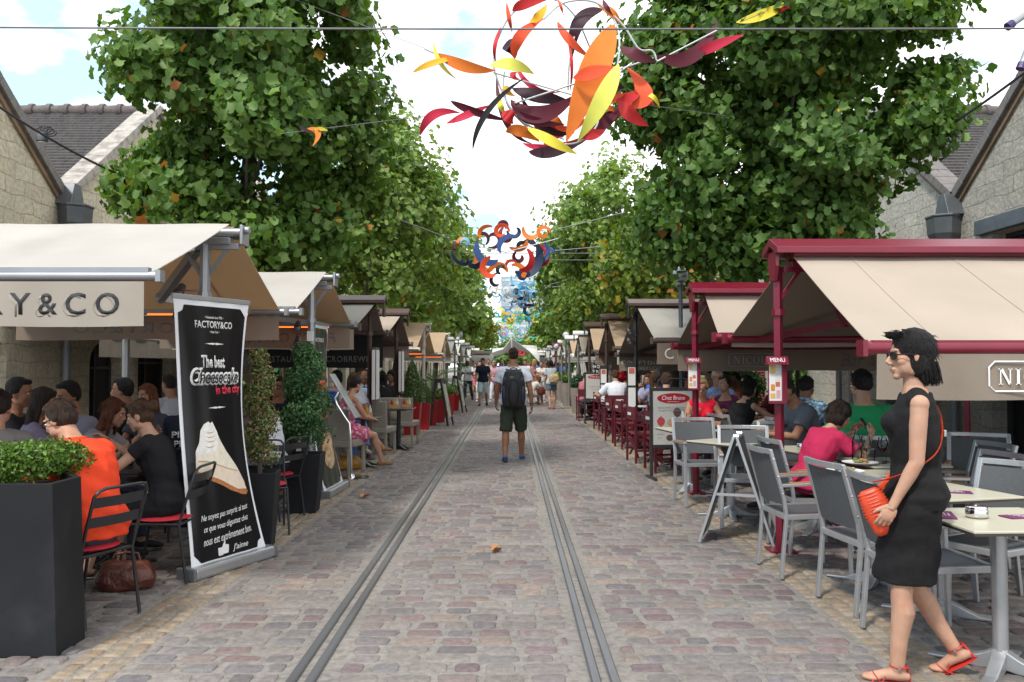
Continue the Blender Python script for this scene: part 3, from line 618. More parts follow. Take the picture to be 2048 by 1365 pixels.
for i, (s, Y, X, rx, zt, pl, lb) in enumerate(spec):
    if pl == 1 and Y < 30: zc, rz, low = 3.9, 1.35, 2.6
    else: zc = (zt + 2.7) / 2; rz = (zt - 2.7) / 2; low = 2.45
    nl = int(9500 if Y < 26 else (6000 if Y < 40 else 3600)); ls = .140 if Y < 26 else (.20 if Y < 40 else .27)
    if pl == 1 and Y < 30: nl = 3600
    bx = X + s * .4
    if 'sixth tree on the left' in lb or 'fifth' in lb: lb = lb + (', half hidden by the fourth' if 'fifth' in lb else ', far down the street')
    if lb == 'sixth tree on the right': lb += ', far down the street'
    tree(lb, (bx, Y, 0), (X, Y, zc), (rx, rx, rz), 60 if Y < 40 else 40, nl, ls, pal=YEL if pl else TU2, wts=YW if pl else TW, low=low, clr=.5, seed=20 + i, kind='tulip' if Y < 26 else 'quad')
for i, (x, y, z, r_, lb) in enumerate(((-7, 118, 4.2, 4.2, 'round far tree closing the street left of the tent'), (0, 135, 3.2, 3.2, 'low far tree closing the street behind the tent'), (7, 122, 4.4, 4.4, 'round far tree closing the street right of the tent'), (3, 150, 3.4, 3.8, 'farthest low tree in the middle of the view'))):
    tree(lb, (x, y, 0), (x, y, z), (r_, r_, z * .8), 36, 2600, .5, low=.8, clr=.9, seed=60 + i, kind='quad', group='trees closing the far end')

def bush(name, label, cat, loc, shape_pts, size, pal, wts, stem=None, kind='small', group=None, m=None, seed=1, parent=None, nspread=.6, childname='foliage'):
    rs = np.random.RandomState(seed); P_, N_ = shape_pts(rs); C = pick(rs, len(P_), pal, wts, .3)
    v_, f_, c4 = leaves_mesh(P_, N_, size, C, kind, rs, droop=0, spread=nspread); me = fast_mesh(childname, v_, f_, 3, c4, [m or LMS]); o = bpy.data.objects.new(childname, me); col.objects.link(o)
    t = parent
    if t is None: t = thing(name, label, cat, loc, 0, group)
    o.parent = t
    if stem: mm = MB(); mm.tube([V((0, 0, stem[0])), V((.01, 0, stem[1]))], [.022, .012], 7); mm.build('stem', bark_m, t)
    return t
def blob_pts(parts):    # list of (centre, radii, count)
    def f(rs):
        P_, N_ = [], []
        for c, r_, k in parts:
            d = rs.normal(0, 1, (k, 3)); d /= np.linalg.norm(d, axis=1)[:, None]; P_.append(np.array(c) + d * np.array(r_) * rs.uniform(.62, 1.05, (k, 1)) * (1 + .10 * np.sin(d[:, :1] * 9 + d[:, 2:] * 7))); N_.append(d)
        return np.vstack(P_), np.vstack(N_)
    return f
BOX = [(.14, .26, .03), (.09, .18, .025), (.20, .34, .05), (.06, .12, .02)]; BXW = [3, 3, 2, 2]
CON = [(.035, .095, .035), (.055, .13, .05), (.025, .07, .03), (.09, .17, .07)]; COW = [3, 3, 3, 1]
BRN = [(.20, .14, .06), (.12, .16, .05), (.24, .18, .08), (.08, .15, .045)]; BRW = [3, 2, 2, 3]
# ================================================================== two-sided awning stands
def fabric(name, c, tr=.35):
    return mat(name, c, .88, var=.07, vs=1.3, bump=.25, bs=260, trans=tr, spec=.2, c2=tuple(x * .84 for x in c), c2f=.60)
F_CREAM = fabric('awning_cream', (.54, .51, .465), .30); F_BEI = fabric('awning_beige', (.58, .44, .30), .42); F_TAN = fabric('awning_tan', (.40, .33, .26), .16)
F_BRN = fabric('awning_brown', (.25, .20, .16), .10); F_GRY = fabric('awning_grey', (.34, .32, .28), .10); F_WHT = fabric('awning_white', (.62, .60, .55), .3); F_BLK = fabric('awning_black', (.022, .022, .023), .0)
F_VAL = fabric('valance_cream', (.46, .41, .35), .28); F_VTAN = fabric('valance_tan', (.27, .21, .16), .15); F_VGR = fabric('valance_pale_green', (.50, .52, .42), .3)
A_GREY = mat('awning_frame_grey', (.30, .31, .32), .38, .5, var=.06); A_MAR = mat('awning_frame_maroon', (.165, .007, .024), .32, .1, var=.08, spec=.6); A_BRN = mat('awning_frame_brown', (.10, .065, .055), .45, .2)
A_CRM = mat('awning_frame_cream', (.58, .55, .47), .5); A_BLK = mat('awning_frame_black', (.03, .03, .032), .4); A_WHT = mat('awning_frame_white', (.7, .7, .68), .45)
HEAT = mat('heater_glow', (1.0, .16, .02), .5, emit=1.2); FIT = mat('white_fitting', (.72, .72, .70), .4)
WAVE = {}
def stand(s, Yr, zr, fr, bk, label, sheet, frame, xi=2.05, xo=4.5, xp=2.2, style='roller', vf=None, vb=None, heat=False, post2=True, fm=None, bm_=None, postb=0.0, sb=None, ridge_in=.06, coverh=.09):
    """s side, ridge at Yr,zr; fr/bk = (Y,z) of the front/back bars; vf/vb = (height, material) of hanging valances"""
    t = thing('awning_stand', label, 'awning', (s * xp, Yr, 0), 0, 'two sided awnings over the terraces'); X0 = s * xp
    O = lambda x, y, z: V((s * x - X0, y - Yr, z)); sb = sb or sheet
    for nm, (yb_, zb_), fa in (('front_canopy', fr, sheet), ('back_canopy', bk, sb)):
        d = 1 if nm[0] == 'b' else -1; m = MB()
        m.grid(lambda u, v: O(lerp(xi, xo, v), lerp(Yr + d * .05, yb_, u), lerp(zr - (.05 if style != 'roller' else .0), zb_ + .01, u) - .010 * math.sin(math.pi * u) * (1 + .3 * math.sin(v * 9)) + .003 * math.sin(v * 3.1 * 2 * math.pi)), 8, 24, .006)
        for k in range(1, int((xo - xi) / .8) + 1):
            x = xi + k * .8 - .35; m.grid(lambda u, v: O(x + v * .022, lerp(Yr + d * .05, yb_, u), lerp(zr - (.05 if style != 'roller' else .0), zb_ + .01, u) + .0035 - .010 * math.sin(math.pi * u) * (1 + .3 * math.sin((x - xi) / (xo - xi) * 9)) + .003 * math.sin((x - xi) / (xo - xi) * 3.1 * 2 * math.pi)), 8, 1, .001)
        m.build(nm, fa, t, smooth=70)
        m = MB(); br_ = .045 if style != 'roller' else .030; m.tube([O(xi - .05, yb_, zb_), O(xo + .05, yb_, zb_)], br_, 12); m.box(O(xi - .06, yb_, zb_), (.03, br_ * 2.3, br_ * 2.3)); m.box(O((xi + xo) / 2, yb_ - .0, zb_ + .035), (abs(xo - xi), .05, .03))
        m.build(nm.replace('canopy', 'bar'), (fm or frame), t, smooth=40)
        v = vf if d < 0 else vb
        if v:
            h, vm = v[0], v[1]; ph = random.uniform(0, 6); m = MB()
            m.grid(lambda u, q: O(lerp(xi + .02, xo - .02, q), yb_ + d * .03 + .010 * math.sin(q * 17 + ph) * u + .006 * math.sin(q * 41 + ph) * u, zb_ - .035 - u * (h + .006 * math.sin(q * 9))), 5, 60, .004)
            m.box(O((xi + xo) / 2, yb_ + d * .036, zb_ - .045), (abs(xo - xi) - .05, .004, .02)) if False else None
            vo = m.build(nm.replace('canopy', 'valance'), vm, t, smooth=70); WAVE[vo.name] = (lambda xl, zl, ph=ph, h=h, yb_=yb_, zb_=zb_, d=d: (lambda q, u: yb_ - Yr + d * .03 + .010 * math.sin(q * 17 + ph) * u + .006 * math.sin(q * 41 + ph) * u)(((xl + X0) * s - xi - .02) / (xo - xi - .04), (zb_ - .035 - zl) / h))
            if len(v) > 2: v[2](t, vo, O, yb_ + d * .03, zb_ - .035 - h / 2)
        # folding arms: elbow between ridge carrier and bar
        for k, xa in enumerate((xi + .28, xo - .5)):
            a = O(xa, Yr + d * .06, zr - .16); e_ = O(xa + .55, lerp(Yr, yb_, .52), lerp(zr - .16, zb_ - .02, .5) - .12); b = O(xa + .02, yb_ - d * .03, zb_ - .01); m = MB()
            m.beam(a, e_, .055, .075); m.beam(e_, b, .045, .06); m.ell(e_, (.05, .05, .05), 8, 6); m.build('folding_arm', frame, t)
    # ridge
    m = MB()
    if style == 'roller':
        m.tube([O(xi - ridge_in, Yr + .045, zr - .045), O(xo, Yr + .045, zr - .045)], .035, 12); m.tube([O(xi - ridge_in, Yr + .12, zr - .06), O(xo, Yr + .12, zr - .06)], .03, 12)
        m.box(O((xi + xo) / 2, Yr, zr - .12), (xo - xi, .09, .05)); m.box(O(xi - ridge_in - .02, Yr + .06, zr - .07), (.022, .17, .15), rot=.0); m.tube([O(xi - ridge_in - .03, Yr + .03, zr - .03), O(xi - ridge_in - .07, Yr + .03, zr - .03)], .03, 10)
        m.build('ridge_roller', [frame], t, smooth=40, bevel=.004)
    else:
        pr = [(-.20, 0), (-.20, -.05), (-.17, -.05), (0, .045 - .02), (.17, -.05), (.20, -.05), (.20, 0), (0, coverh)]
        m.prism(pr, xi - .17, xo + .03, lambda u, v, w_: O(w_, Yr + u, zr + v)); m.build('ridge_cover', [fm or frame], t, bevel=.004)
        m = MB(); m.tube([O(xi, Yr - .05, zr - .04), O(xo, Yr - .05, zr - .04)], .05, 10); m.tube([O(xi, Yr + .06, zr - .05), O(xo, Yr + .06, zr - .05)], .05, 10); m.box(O((xi + xo) / 2, Yr, zr - .12), (xo - xi, .08, .05))
        m.prism([(-.10, 0), (.10, 0), (.10, -.12), (.05, -.24), (-.05, -.24), (-.10, -.12)], xi - .15, xi - .12, lambda u, v, w_: O(w_, Yr + u, zr + v - .02)); m.build('carrier', frame, t, bevel=.004)
    # posts
    for x in ([xp, xo - .25] if post2 else [xp]):
        m = MB(); m.tube([O(x, Yr, .02), O(x, Yr, zr - .14)], .042 if style == 'roller' else .038, 4 if style != 'roller' else 8); m.tube([O(x, Yr, lerp(0, zr, .78)), O(x, Yr, lerp(0, zr, .80))], .054, 8)
        for dd in ((-1, 1) if style == 'roller' else (1,)): m.beam(O(x, Yr, zr - .42), O(x + dd * .18, Yr, zr - .16), .026)
        xa, xb = max(xi - .06, x - .35), x + .35; m.box(O((xa + xb) / 2, Yr, zr - .16), (xb - xa, .05, .045)); m.build('post', frame, t, smooth=40)
        m = MB(); m.box(O(x, Yr, .012), (.20, .20, .022)); m.build('base_plate', frame, t, bevel=.003)
    if heat:
        for d, (yb_, zb_) in ((-1, fr), (1, bk)):
            m = MB(); m2 = MB()
            y = lerp(Yr, yb_, .86); z = lerp(zr, zb_, .86) - .12; m.box(O(lerp(xi, xo, .28), y, z + .03), (.95, .09, .035)); m2.box(O(lerp(xi, xo, .28), y - .0, z + .004), (.9, .025, .012))
            h = m.build('heater', frame, t); m2.build('heating_element', HEAT, h)
        m = MB(); m.box(O(xp, Yr - .055, lerp(0, zr, .72)), (.07, .035, .11)); m.build('switch_box', FIT, t, bevel=.004)
    return t
# lettering helpers ---------------------------------------------------------
INK = mat('ink_black', (.02, .02, .022), .7, var=.05); INKL = mat('ink_outline', (.27, .235, .20), .8); LET_W = mat('letter_white', (.72, .72, .70), .6); LET_G = mat('letter_grey', (.33, .32, .31), .7); LET_D = mat('letter_dim', (.16, .15, .14), .7)
def letter(s_, xc, wd, h, m_, rev=False, dz=0.0, bold=.02, space=1.25, extra=None, shear=0.0):
    def f(t, vo, O, y, z):
        k = O(0, y, z)
        o = text(s_, 'lettering', m_, vo, V((k.x + xc, y_(k, rev), k.z + dz)), w=wd, h=h, bold=bold, space=space, rz=math.pi if rev else 0, shear=shear, ext=.0016)
        for v in o.data.vertices:
            xl = o.location.x + (-v.co.x if rev else v.co.x); zl = o.location.z + v.co.y; yy = WAVE[vo.name](xl, zl); v.co.z = (-(yy - (.0032 if m_ is INKL else .0048)) if not rev else (yy - .0060)) + v.co.z
        if extra: extra(t, vo, O, y, z)
    return f
def y_(k, rev): return 0
def both(*fs):
    def f(*a):
        for q in fs: q(*a)
    return f
def oct_frame(xc, wd, h, m_, th=.012):
    def f(t, vo, O, y, z):
        k = O(0, y, z); m = MB(); c = .035; hw, hh = wd / 2, h / 2
        pts = [(-hw + c, -hh), (hw - c, -hh), (hw, -hh + c), (hw, hh - c), (hw - c, hh), (-hw + c, hh), (-hw, hh - c), (-hw, -hh + c)]
        m.tube([V((k.x + xc + u, k.y - .014, k.z + v)) for u, v in pts], th / 2, 4, closed=True); m.build('letter_frame', m_, vo)
    return f
# serif capitals built from strokes: (u,v) in a unit box
def serif_word(word, xc, h, m_, pitch=None, rev=False):
    def f(t, vo, O, y, z):
        k = O(0, y, z); m = MB(); WD = {'N': 1.04, 'I': .56, 'C': .92, 'O': 1.0, 'L': .82, 'A': .98, 'S': .72}; ws = [WD[c] * h for c in word]; xs = []; q_ = -sum(ws) / 2
        for w__ in ws: xs.append(q_ + w__ / 2); q_ += w__
        n = len(word); th = .0022; yy = k.y - .015
        def quad(p): m.prism(p, 0, th, lambda u, v, w_: V((u, yy - w_, v)))
        for i, ch in enumerate(word):
            x0 = k.x + xc + xs[i]; S = lambda u, v: (x0 + u * h, k.z + (v - .5) * h)
            def stem(u, w_=.16, a=0, b=1): quad([S(u - w_ / 2, a), S(u + w_ / 2, a), S(u + w_ / 2, b), S(u - w_ / 2, b)])
            def ser(u, v, w_=.34): quad([S(u - w_ / 2, v), S(u + w_ / 2, v), S(u + w_ / 2, v + .05), S(u - w_ / 2, v + .05)])
            def arc(a0, a1, rx=.40, ry=.5, w1=.17, w0=.06, cu=0, cv=.5):
                o_, i_ = [], []; K = 20
                for j in range(K + 1):
                    a = R(lerp(a0, a1, j / K)); wd = lerp(w0, w1, abs(math.cos(a))); o_.append(S(cu + rx * math.cos(a), cv + ry * math.sin(a))); i_.append(S(cu + (rx - wd) * math.cos(a), cv + (ry - .06) * math.sin(a)))
                for j in range(K): quad([i_[j], o_[j], o_[j + 1], i_[j + 1]])
            if ch == 'N':
                stem(-.30, .07); stem(.30, .07); quad([S(-.34, 1), S(-.16, 1), S(.34, 0), S(.20, 0)]); ser(-.30, 0, .26); ser(-.34, .95, .22); ser(.30, .95, .26)
            elif ch == 'I': stem(0); ser(0, 0); ser(0, .95)
            elif ch == 'C': arc(48, 312); quad([S(.24, .62), S(.31, .62), S(.31, .98), S(.26, .98)])
            elif ch == 'O': arc(0, 360, .43)
            elif ch == 'L': stem(-.16); ser(-.16, 0, .34); ser(-.16, .95, .34); quad([S(-.1, 0), S(.32, 0), S(.35, .26), S(.30, .26), S(.24, .06), S(-.1, .06)])
            elif ch == 'A': quad([S(-.34, 0), S(-.27, 0), S(.02, 1), S(-.04, 1)]); quad([S(.14, 0), S(.32, 0), S(.04, 1), S(-.06, 1)]); quad([S(-.2, .3), S(.2, .3), S(.18, .37), S(-.18, .37)]); ser(-.30, 0, .24); ser(.24, 0, .3)
            elif ch == 'S': arc(35, 250, .25, .27, .12, .06, 0, .73); arc(-145, 75, .28, .27, .13, .06, 0, .27)
        m.build('lettering', m_, vo)
    return f
OC = LET_W
# ---- left row
stand(-1, 6.3, 2.56, (4.88, 2.02), (7.65, 1.99), 'cream awning stand at the left edge with big black capitals on its front valance', F_CREAM, A_GREY, 2.13, 4.6, 2.33, 'roller', sb=F_BEI, heat=True,
      vf=(.262, F_VAL, both(letter('FACTORY&CO', -3.10, 1.62, .130, INK, bold=.012, space=1.5), letter('FACTORY&CO', -3.128, 1.62, .130, INKL, bold=-.015, space=1.5, dz=-.014))),
      vb=(.225, F_VTAN, letter('FACTORY&CO', -3.3, 1.53, .10, LET_D, rev=True)))
stand(-1, 9.16, 2.52, (7.80, 2.0), (10.55, 2.02), 'second cream awning stand on the left, right of the tall black banner', F_CREAM, A_GREY, 2.03, 4.5, 2.2, 'roller', sb=F_BEI, heat=True,
      vb=(.27, F_VTAN, letter('FACTORY&CO', -3.0, 1.53, .125, LET_D, rev=True, space=1.35, bold=.01)))
stand(-1, 13.2, 2.53, (11.5, 2.03), (14.1, 2.05), 'grey brown awning stand with a black RESTAURANT MICROBREWERY valance', F_GRY, A_BRN, 2.15, 4.7, 2.24, 'cover', sb=F_BRN,
      vf=(.28, F_TAN), vb=(.56, F_BLK, both(letter('RESTAURANT MICROBREWERY', -3.22, 2.0, .105, LET_D, dz=-.13, space=1.15), letter('at Bercy Village', -3.42, .66, .10, LET_W, dz=.035, space=1.1))))
stand(-1, 16.3, 2.53, (14.6, 2.07), (17.7, 1.95), 'brown awning stand beside the first red planter', F_TAN, A_BRN, 2.15, 4.7, 2.24, 'cover', sb=F_BRN, vb=(.25, F_TAN))
stand(-1, 20.1, 2.53, (18.0, 1.86), (22.3, 1.82), 'beige awning stand on bent cream posts above the red planters', F_BEI, A_CRM, 2.03, 4.7, 2.1, 'roller', heat=True)
stand(-1, 26.3, 2.54, (24.3, 1.84), (28.6, 1.8), 'second beige awning stand on cream posts, behind the palm', F_BEI, A_CRM, 2.03, 4.7, 2.1, 'roller', heat=True)
for i, (Y, fa, fm_, lb) in enumerate(((31.4, F_WHT, A_WHT, 'white awning stand directly beyond the palm on the left'), (35.2, F_WHT, A_WHT, 'second white awning stand beyond the palm on the left'), (39.5, F_GRY, A_GREY, 'small grey awning stand far down the left row'),
                                      (45, F_WHT, A_WHT, 'white awning stand far down the left row, before the kiosks'), (52, F_CREAM, A_CRM, 'cream awning stand far down the left row'), (60, F_CREAM, A_CRM, 'last cream awning stand of the left row'))):
    stand(-1, Y, 2.5, (Y - 1.7, 1.95), (Y + 1.7, 1.95), lb, fa, A_GREY if fm_ is A_WHT else fm_, 2.1, 4.5, 2.1, 'cover', vf=(.25, fa), post2=False, fm=fm_)
# ---- right row
stand(1, 6.67, 2.43, (5.18, 1.60), (8.5, 1.77), 'nearest maroon framed awning stand at the right edge, white serif capitals on its front valance', F_BEI and fabric('awning_sand', (.40, .335, .27), .12), A_MAR, 2.27, 5.4, 2.17, 'cover', sb=F_BRN,
      vf=(.285, fabric('valance_sand', (.30, .25, .20), .2), both(serif_word('NICOLAS', 3.33, .100, OC), oct_frame(3.33, .70, .185, OC))), vb=(.05, F_TAN))
stand(1, 9.68, 2.38, (8.95, 1.80), (11.25, 1.755), 'second maroon framed awning stand, with a dark lettered valance behind the menu cases', F_BEI and fabric('awning_sand', (.40, .335, .27), .12), A_MAR, 2.27, 5.6, 2.17, 'cover', sb=F_BRN,
      vb=(.30, F_VTAN, both(serif_word('NICOLAS', 3.36, .105, LET_G), oct_frame(3.36, .76, .18, LET_G, .010), letter('Bar à vins', 4.96, .88, .17, LET_D, bold=-.005, shear=.25, space=1.0))))
stand(1, 14.8, 2.60, (12.9, 1.88), (17.3, 1.72), 'grey awning stand on black posts with a big white C on its valance', F_GRY, A_BLK, 2.27, 5.4, 2.25, 'cover', sb=F_BRN, fm=A_BRN,
      vf=(.33, F_VTAN, letter('CHEZ BRUNO', 3.27, 1.72, .165, LET_W, bold=.0, space=1.3)), vb=(.30, F_VTAN, both(letter('FLAMMEKUCHE', 2.82, .74, .085, LET_W, dz=-.10, bold=.015), letter('COMPTOIR', 2.74, .8, .08, LET_W, dz=.02))))
stand(1, 19.25, 2.62, (17.7, 1.86), (21.3, 1.80), 'tan awning stand with a pale green valance and a rear sign reading MOULES FRITES', F_BEI, A_BRN, 2.27, 5.2, 2.25, 'cover', sb=F_BRN,
      vf=(.31, F_VGR), vb=(.52, F_VTAN, both(letter('FRITES', 2.38, .48, .085, LET_W, dz=-.17, space=1.4), letter('MOULES', 2.38, .48, .085, LET_W, dz=-.04, space=1.4), letter('C', 2.18, .13, .14, LET_G, dz=.13))))
stand(1, 22.9, 2.62, (21.6, 1.86), (24.2, 1.8), 'tan awning stand behind the small restaurant sign', F_BEI, A_BRN, 2.2, 5.0, 2.2, 'cover', sb=F_BRN, vf=(.3, F_VTAN))
stand(1, 26.0, 2.5, (24.6, 1.86), (27.8, 1.8), 'tan awning stand with a white top roller above the taupe planters', F_TAN, A_GREY, 2.15, 5.0, 2.15, 'cover', fm=A_WHT, vf=(.14, A_WHT))
stand(1, 30.0, 2.5, (28.4, 1.86), (31.6, 1.85), 'second tan awning stand with white rollers', F_BEI, A_GREY, 2.15, 5.0, 2.15, 'cover', fm=A_WHT, vf=(.14, F_VGR))
for i, (Y, fa, fm_, lb) in enumerate(((33.5, F_GRY, A_WHT, 'grey awning stand past the white roller stands on the right'), (38, F_TAN, A_MAR, 'maroon framed awning stand far down the right row'), (43, F_WHT, A_WHT, 'white awning stand far down the right row'),
                                      (49, F_GRY, A_GREY, 'grey awning stand far down the right row'), (57, F_CREAM, A_CRM, 'last cream awning stand of the right row'))):
    stand(1, Y, 2.45, (Y - 1.6, 1.95), (Y + 1.6, 1.95), lb, fa, A_GREY if fm_ is A_WHT else fm_, 2.1, 4.5, 2.1, 'cover', vf=(.22, fa), post2=False, fm=fm_)
# ================================================================== furniture and planters
ALU = mat('brushed_aluminium', (.44, .45, .46), .36, .65, var=.05, vs=20); MESHF = mat('grey_mesh_fabric', (.075, .08, .085), .65, var=.1, vs=60, bump=.3, bs=500)
CHR = mat('chrome', (.72, .72, .73), .12, 1.0, var=.02); TOP = mat('cream_table_top', (.46, .44, .34), .35, var=.04, vs=3); EDGE = mat('dark_table_edge', (.05, .035, .03), .5)
BLKM = mat('black_metal', (.030, .032, .036), .38, .3, var=.1); REDC = mat('red_cushion', (.40, .012, .025), .85, var=.1, bump=.2); MAROW = mat('maroon_wood', (.095, .008, .014), .40, var=.15, vs=5); MARF = mat('maroon_canvas', (.115, .010, .018), .85, bump=.3, bs=200)
ARMW = mat('arm_wood', (.33, .16, .07), .5, var=.2, vs=10, stretch=(1, .2, 1)); WICK = mat('grey_wicker', (.34, .31, .26), .7, var=.15, vs=60, bump=.9, bs=130); BLKP = mat('black_planter', (.012, .013, .015), .6, spec=.28, var=.18, vs=2.2, bump=.06, bs=8, stain=.3, c2=(.034, .034, .036), c2f=.66)
REDP = mat('red_planter', (.33, .012, .015), .32, var=.06, vs=2); TAUP = mat('taupe_planter', (.24, .20, .17), .6, var=.12, vs=3, bump=.2, bs=30); SOIL = mat('soil', (.05, .035, .025), .95, bump=.6)
PAPER = mat('paper_white', (.68, .68, .66), .7, var=.03); PURP = mat('purple_card', (.13, .02, .09), .5); WOODB = mat('basket_wood', (.42, .25, .12), .7, var=.2)
def alu_chair(label, loc, rz, arms=True, group='aluminium cafe chairs with grey mesh'):
    t = thing('cafe_chair', label, 'chair', loc, rz, group); w_ = .225
    for s in (-1, 1):
        m = MB(); pts = [V((s * w_, -.26, .012)), V((s * w_, -.22, .44)), V((s * w_, -.235, .56)), V((s * w_, -.33, .90))]
        for a, b in zip(pts[:-1], pts[1:]): m.beam(a, b + (b - a).normalized() * .008, .022, .034, up=(1, 0, 0))
        m.build('leg', ALU, t, bevel=.004)
        m = MB(); m.beam((s * w_, .24, .012), (s * w_, .22, .66 if arms else .45), .022, .034, up=(1, 0, 0)); m.build('leg', ALU, t, bevel=.004)
        if arms:
            m = MB(); m.beam((s * w_, -.25, .655), (s * w_, .245, .675), .04, .02); a = m.build('armrest', ALU, t, bevel=.003)
            m = MB(); m.beam((s * w_, -.20, .670), (s * w_, .20, .687), .034, .010); m.build('arm_pad', ARMW, a)
    m = MB(); m.beam((-w_, -.23, .435), (-w_, .23, .445), .03, .035); m.beam((w_, -.23, .435), (w_, .23, .445), .03, .035); m.beam((-w_, .22, .445), (w_, .22, .445), .03, .035); m.beam((-w_, -.22, .435), (w_, -.22, .435), .03, .035)
    m.build('seat_frame', ALU, t, bevel=.003)
    m = MB(); m.grid(lambda u, v: V((lerp(-.235, .235, u), lerp(-.21, .21, v), .452 - .018 * math.sin(math.pi * u) * math.sin(math.pi * v))), 8, 8, .004); m.build('seat', MESHF, t, smooth=60)
    m = MB(); m.grid(lambda u, v: V((lerp(-.235, .235, u), lerp(-.232, -.318, v) - .03 * math.sin(math.pi * u), lerp(.52, .862, v))), 8, 6, .004); m.build('backrest', MESHF, t, smooth=60)
    m = MB(); pp = [V((lerp(-w_, w_, k / 6), -.328 - .035 * math.sin(math.pi * k / 6), .892)) for k in range(7)]
    for a, b in zip(pp[:-1], pp[1:]): m.beam(a, b + (b - a) * .04, .022, .036)
    m.build('back_rail', ALU, t, bevel=.003)
    m = MB()
    for s in (-1, 1):
        for z, y in ((.60, -.245), (.72, -.28), (.84, -.312)): m.ell((s * (w_ + .014), y, z), (.006, .009, .009), 8, 6)
    m.build('bolt', CHR, t)
    return t
def bistro_chair(label, loc, rz, cushion=True):
    t = thing('bistro_chair', label, 'chair', loc, rz, 'black metal bistro chairs with red cushions'); t.scale = (.96, .96, .92); m = MB(); r_ = .0105
    m.tube([V((-.20, -.25, .01)), V((-.19, -.19, .44)), V((-.195, -.235, .60)), V((-.195, -.30, .82)), V((-.17, -.315, .855)), V((-.13, -.32, .865)), V((.13, -.32, .865)), V((.17, -.315, .855)), V((.195, -.30, .82)), V((.195, -.235, .60)), V((.19, -.19, .44)), V((.20, -.25, .01))], r_, 8)
    m.build('back_frame', BLKM, t, smooth=50)
    for s in (-1, 1): m = MB(); m.tube([V((s * .19, .17, .44)), V((s * .205, .25, .01))], r_, 8); m.build('leg', BLKM, t, smooth=50)
    for z, y in ((.78, -.296), (.655, -.258)):
        m = MB(); m.grid(lambda u, v: V((lerp(-.19, .19, u), y - .022 * math.sin(math.pi * u) + .012 * (1 - v), z + lerp(-.032, .032, v))), 8, 2, .003); m.build('back_slat', BLKM, t)
    m = MB(); m.tube([V((-.19, -.19, .44)), V((-.19, .17, .445)), V((.19, .17, .445)), V((.19, -.19, .44))], r_, 8, closed=True)
    for k in range(6): m.box((0, -.16 + k * .062, .442), (.37, .045, .006))
    m.build('seat', BLKM, t)
    if cushion:
        m = MB(); m.ell((0, -.01, .468), (.205, .20, .027), 18, 8); m.build('cushion', REDC, t, smooth=True)
    return t
def director_chair(label, loc, rz):
    t = thing('director_chair', label, 'chair', loc, rz, 'maroon folding director chairs')
    for s in (-1, 1):
        for y in (-.20, .20):
            m = MB(); m.beam((s * .27, y, .012), (s * .27, y, .64 if y > 0 else .88), .032, .032); m.build('leg', MAROW, t)
        m = MB(); m.beam((s * .27, -.25, .655), (s * .27, .26, .655), .05, .022); m.build('armrest', MAROW, t)
        [MB().beam((s * .27, -.2, z), (s * .27, .2, z), .02, .03).build('side_rail', MAROW, t) for z in (.20, .44)]
    m = MB()
    for y in (-.16, .16): m.beam((-.26, y, .10), (.26, y + .022, .44), .03, .016); m.beam((.26, y, .10), (-.26, y - .022, .44), .03, .016)
    m.build('cross_brace', MAROW, t)
    m = MB(); m.grid(lambda u, v: V((lerp(-.26, .26, u), lerp(-.2, .2, v), .46 - .02 * math.sin(math.pi * u))), 6, 3, .005); m.build('seat', MARF, t)
    m = MB(); m.grid(lambda u, v: V((lerp(-.275, .275, u), -.205 - .02 * math.sin(math.pi * u), lerp(.66, .86, v))), 6, 2, .006); b = m.build('backrest', MARF, t)
    m = MB(); m.box((0, -.234, .75), (.20, .003, .045)); m.build('name_patch', PAPER, b)
    return t
def wicker_chair(label, loc, rz):
    t = thing('wicker_chair', label, 'chair', loc, rz, 'grey woven resin chairs')
    for s in (-1, 1):
        for y in (-.21, .21): m = MB(); m.beam((s * .205, y, .012), (s * .195, y * .95, .40), .045, .045); m.build('leg', WICK, t, bevel=.008)
    m = MB(); m.box((0, 0, .415), (.46, .48, .10)); m.build('seat', WICK, t, bevel=.02)
    m = MB(); rs = [[V((x * k, y + dy_, z)) for x, y in ((-.23, -.03), (.23, -.03), (.23, .02), (-.23, .02))] for z, k, dy_ in ((.46, .93, -.20), (.66, .98, -.225), (.90, 1.0, -.27))]; m.rings(rs); m.build('backrest', WICK, t, bevel=.015)
    return t
def star_base(m, r_=.33, h=.12):
    for k in range(4):
        a = math.pi / 4 + k * math.pi / 2; c, s = math.cos(a), math.sin(a); rs = []
        for f, z, th in ((.0, h, .10), (.25, h * .62, .075), (.6, h * .22, .06), (1, .018, .05)):
            p = V((c * r_ * f, s * r_ * f, z)); q = V((-s, c, 0)) * .028 * (1.2 - f * .3); rs.append([p - q, p + q, V((p.x, p.y, max(.006, z - th))) + q, V((p.x, p.y, max(.006, z - th))) - q])
        m.rings(rs)
def table(label, loc, rz, top=TOP, size=.70, base=ALU, h=.74, group='square cafe tables'):
    t = thing('cafe_table', label, 'table', loc, rz, group)
    m = MB(); m.box((0, 0, h - .006), (size, size, .012)); tp = m.build('table_top', top, t, bevel=.003)
    m = MB(); m.box((0, 0, h - .018), (size - .006, size - .006, .012)); m.box((0, 0, h - .035), (.3, .3, .02)); m.build('top_edge', EDGE, tp)
    m = MB(); m.tube([V((0, 0, .06)), V((0, 0, h - .03))], .036, 12); m.build('column', base, t, smooth=True)
    m = MB(); star_base(m); m.build('base', base, t, bevel=.005)
    return t
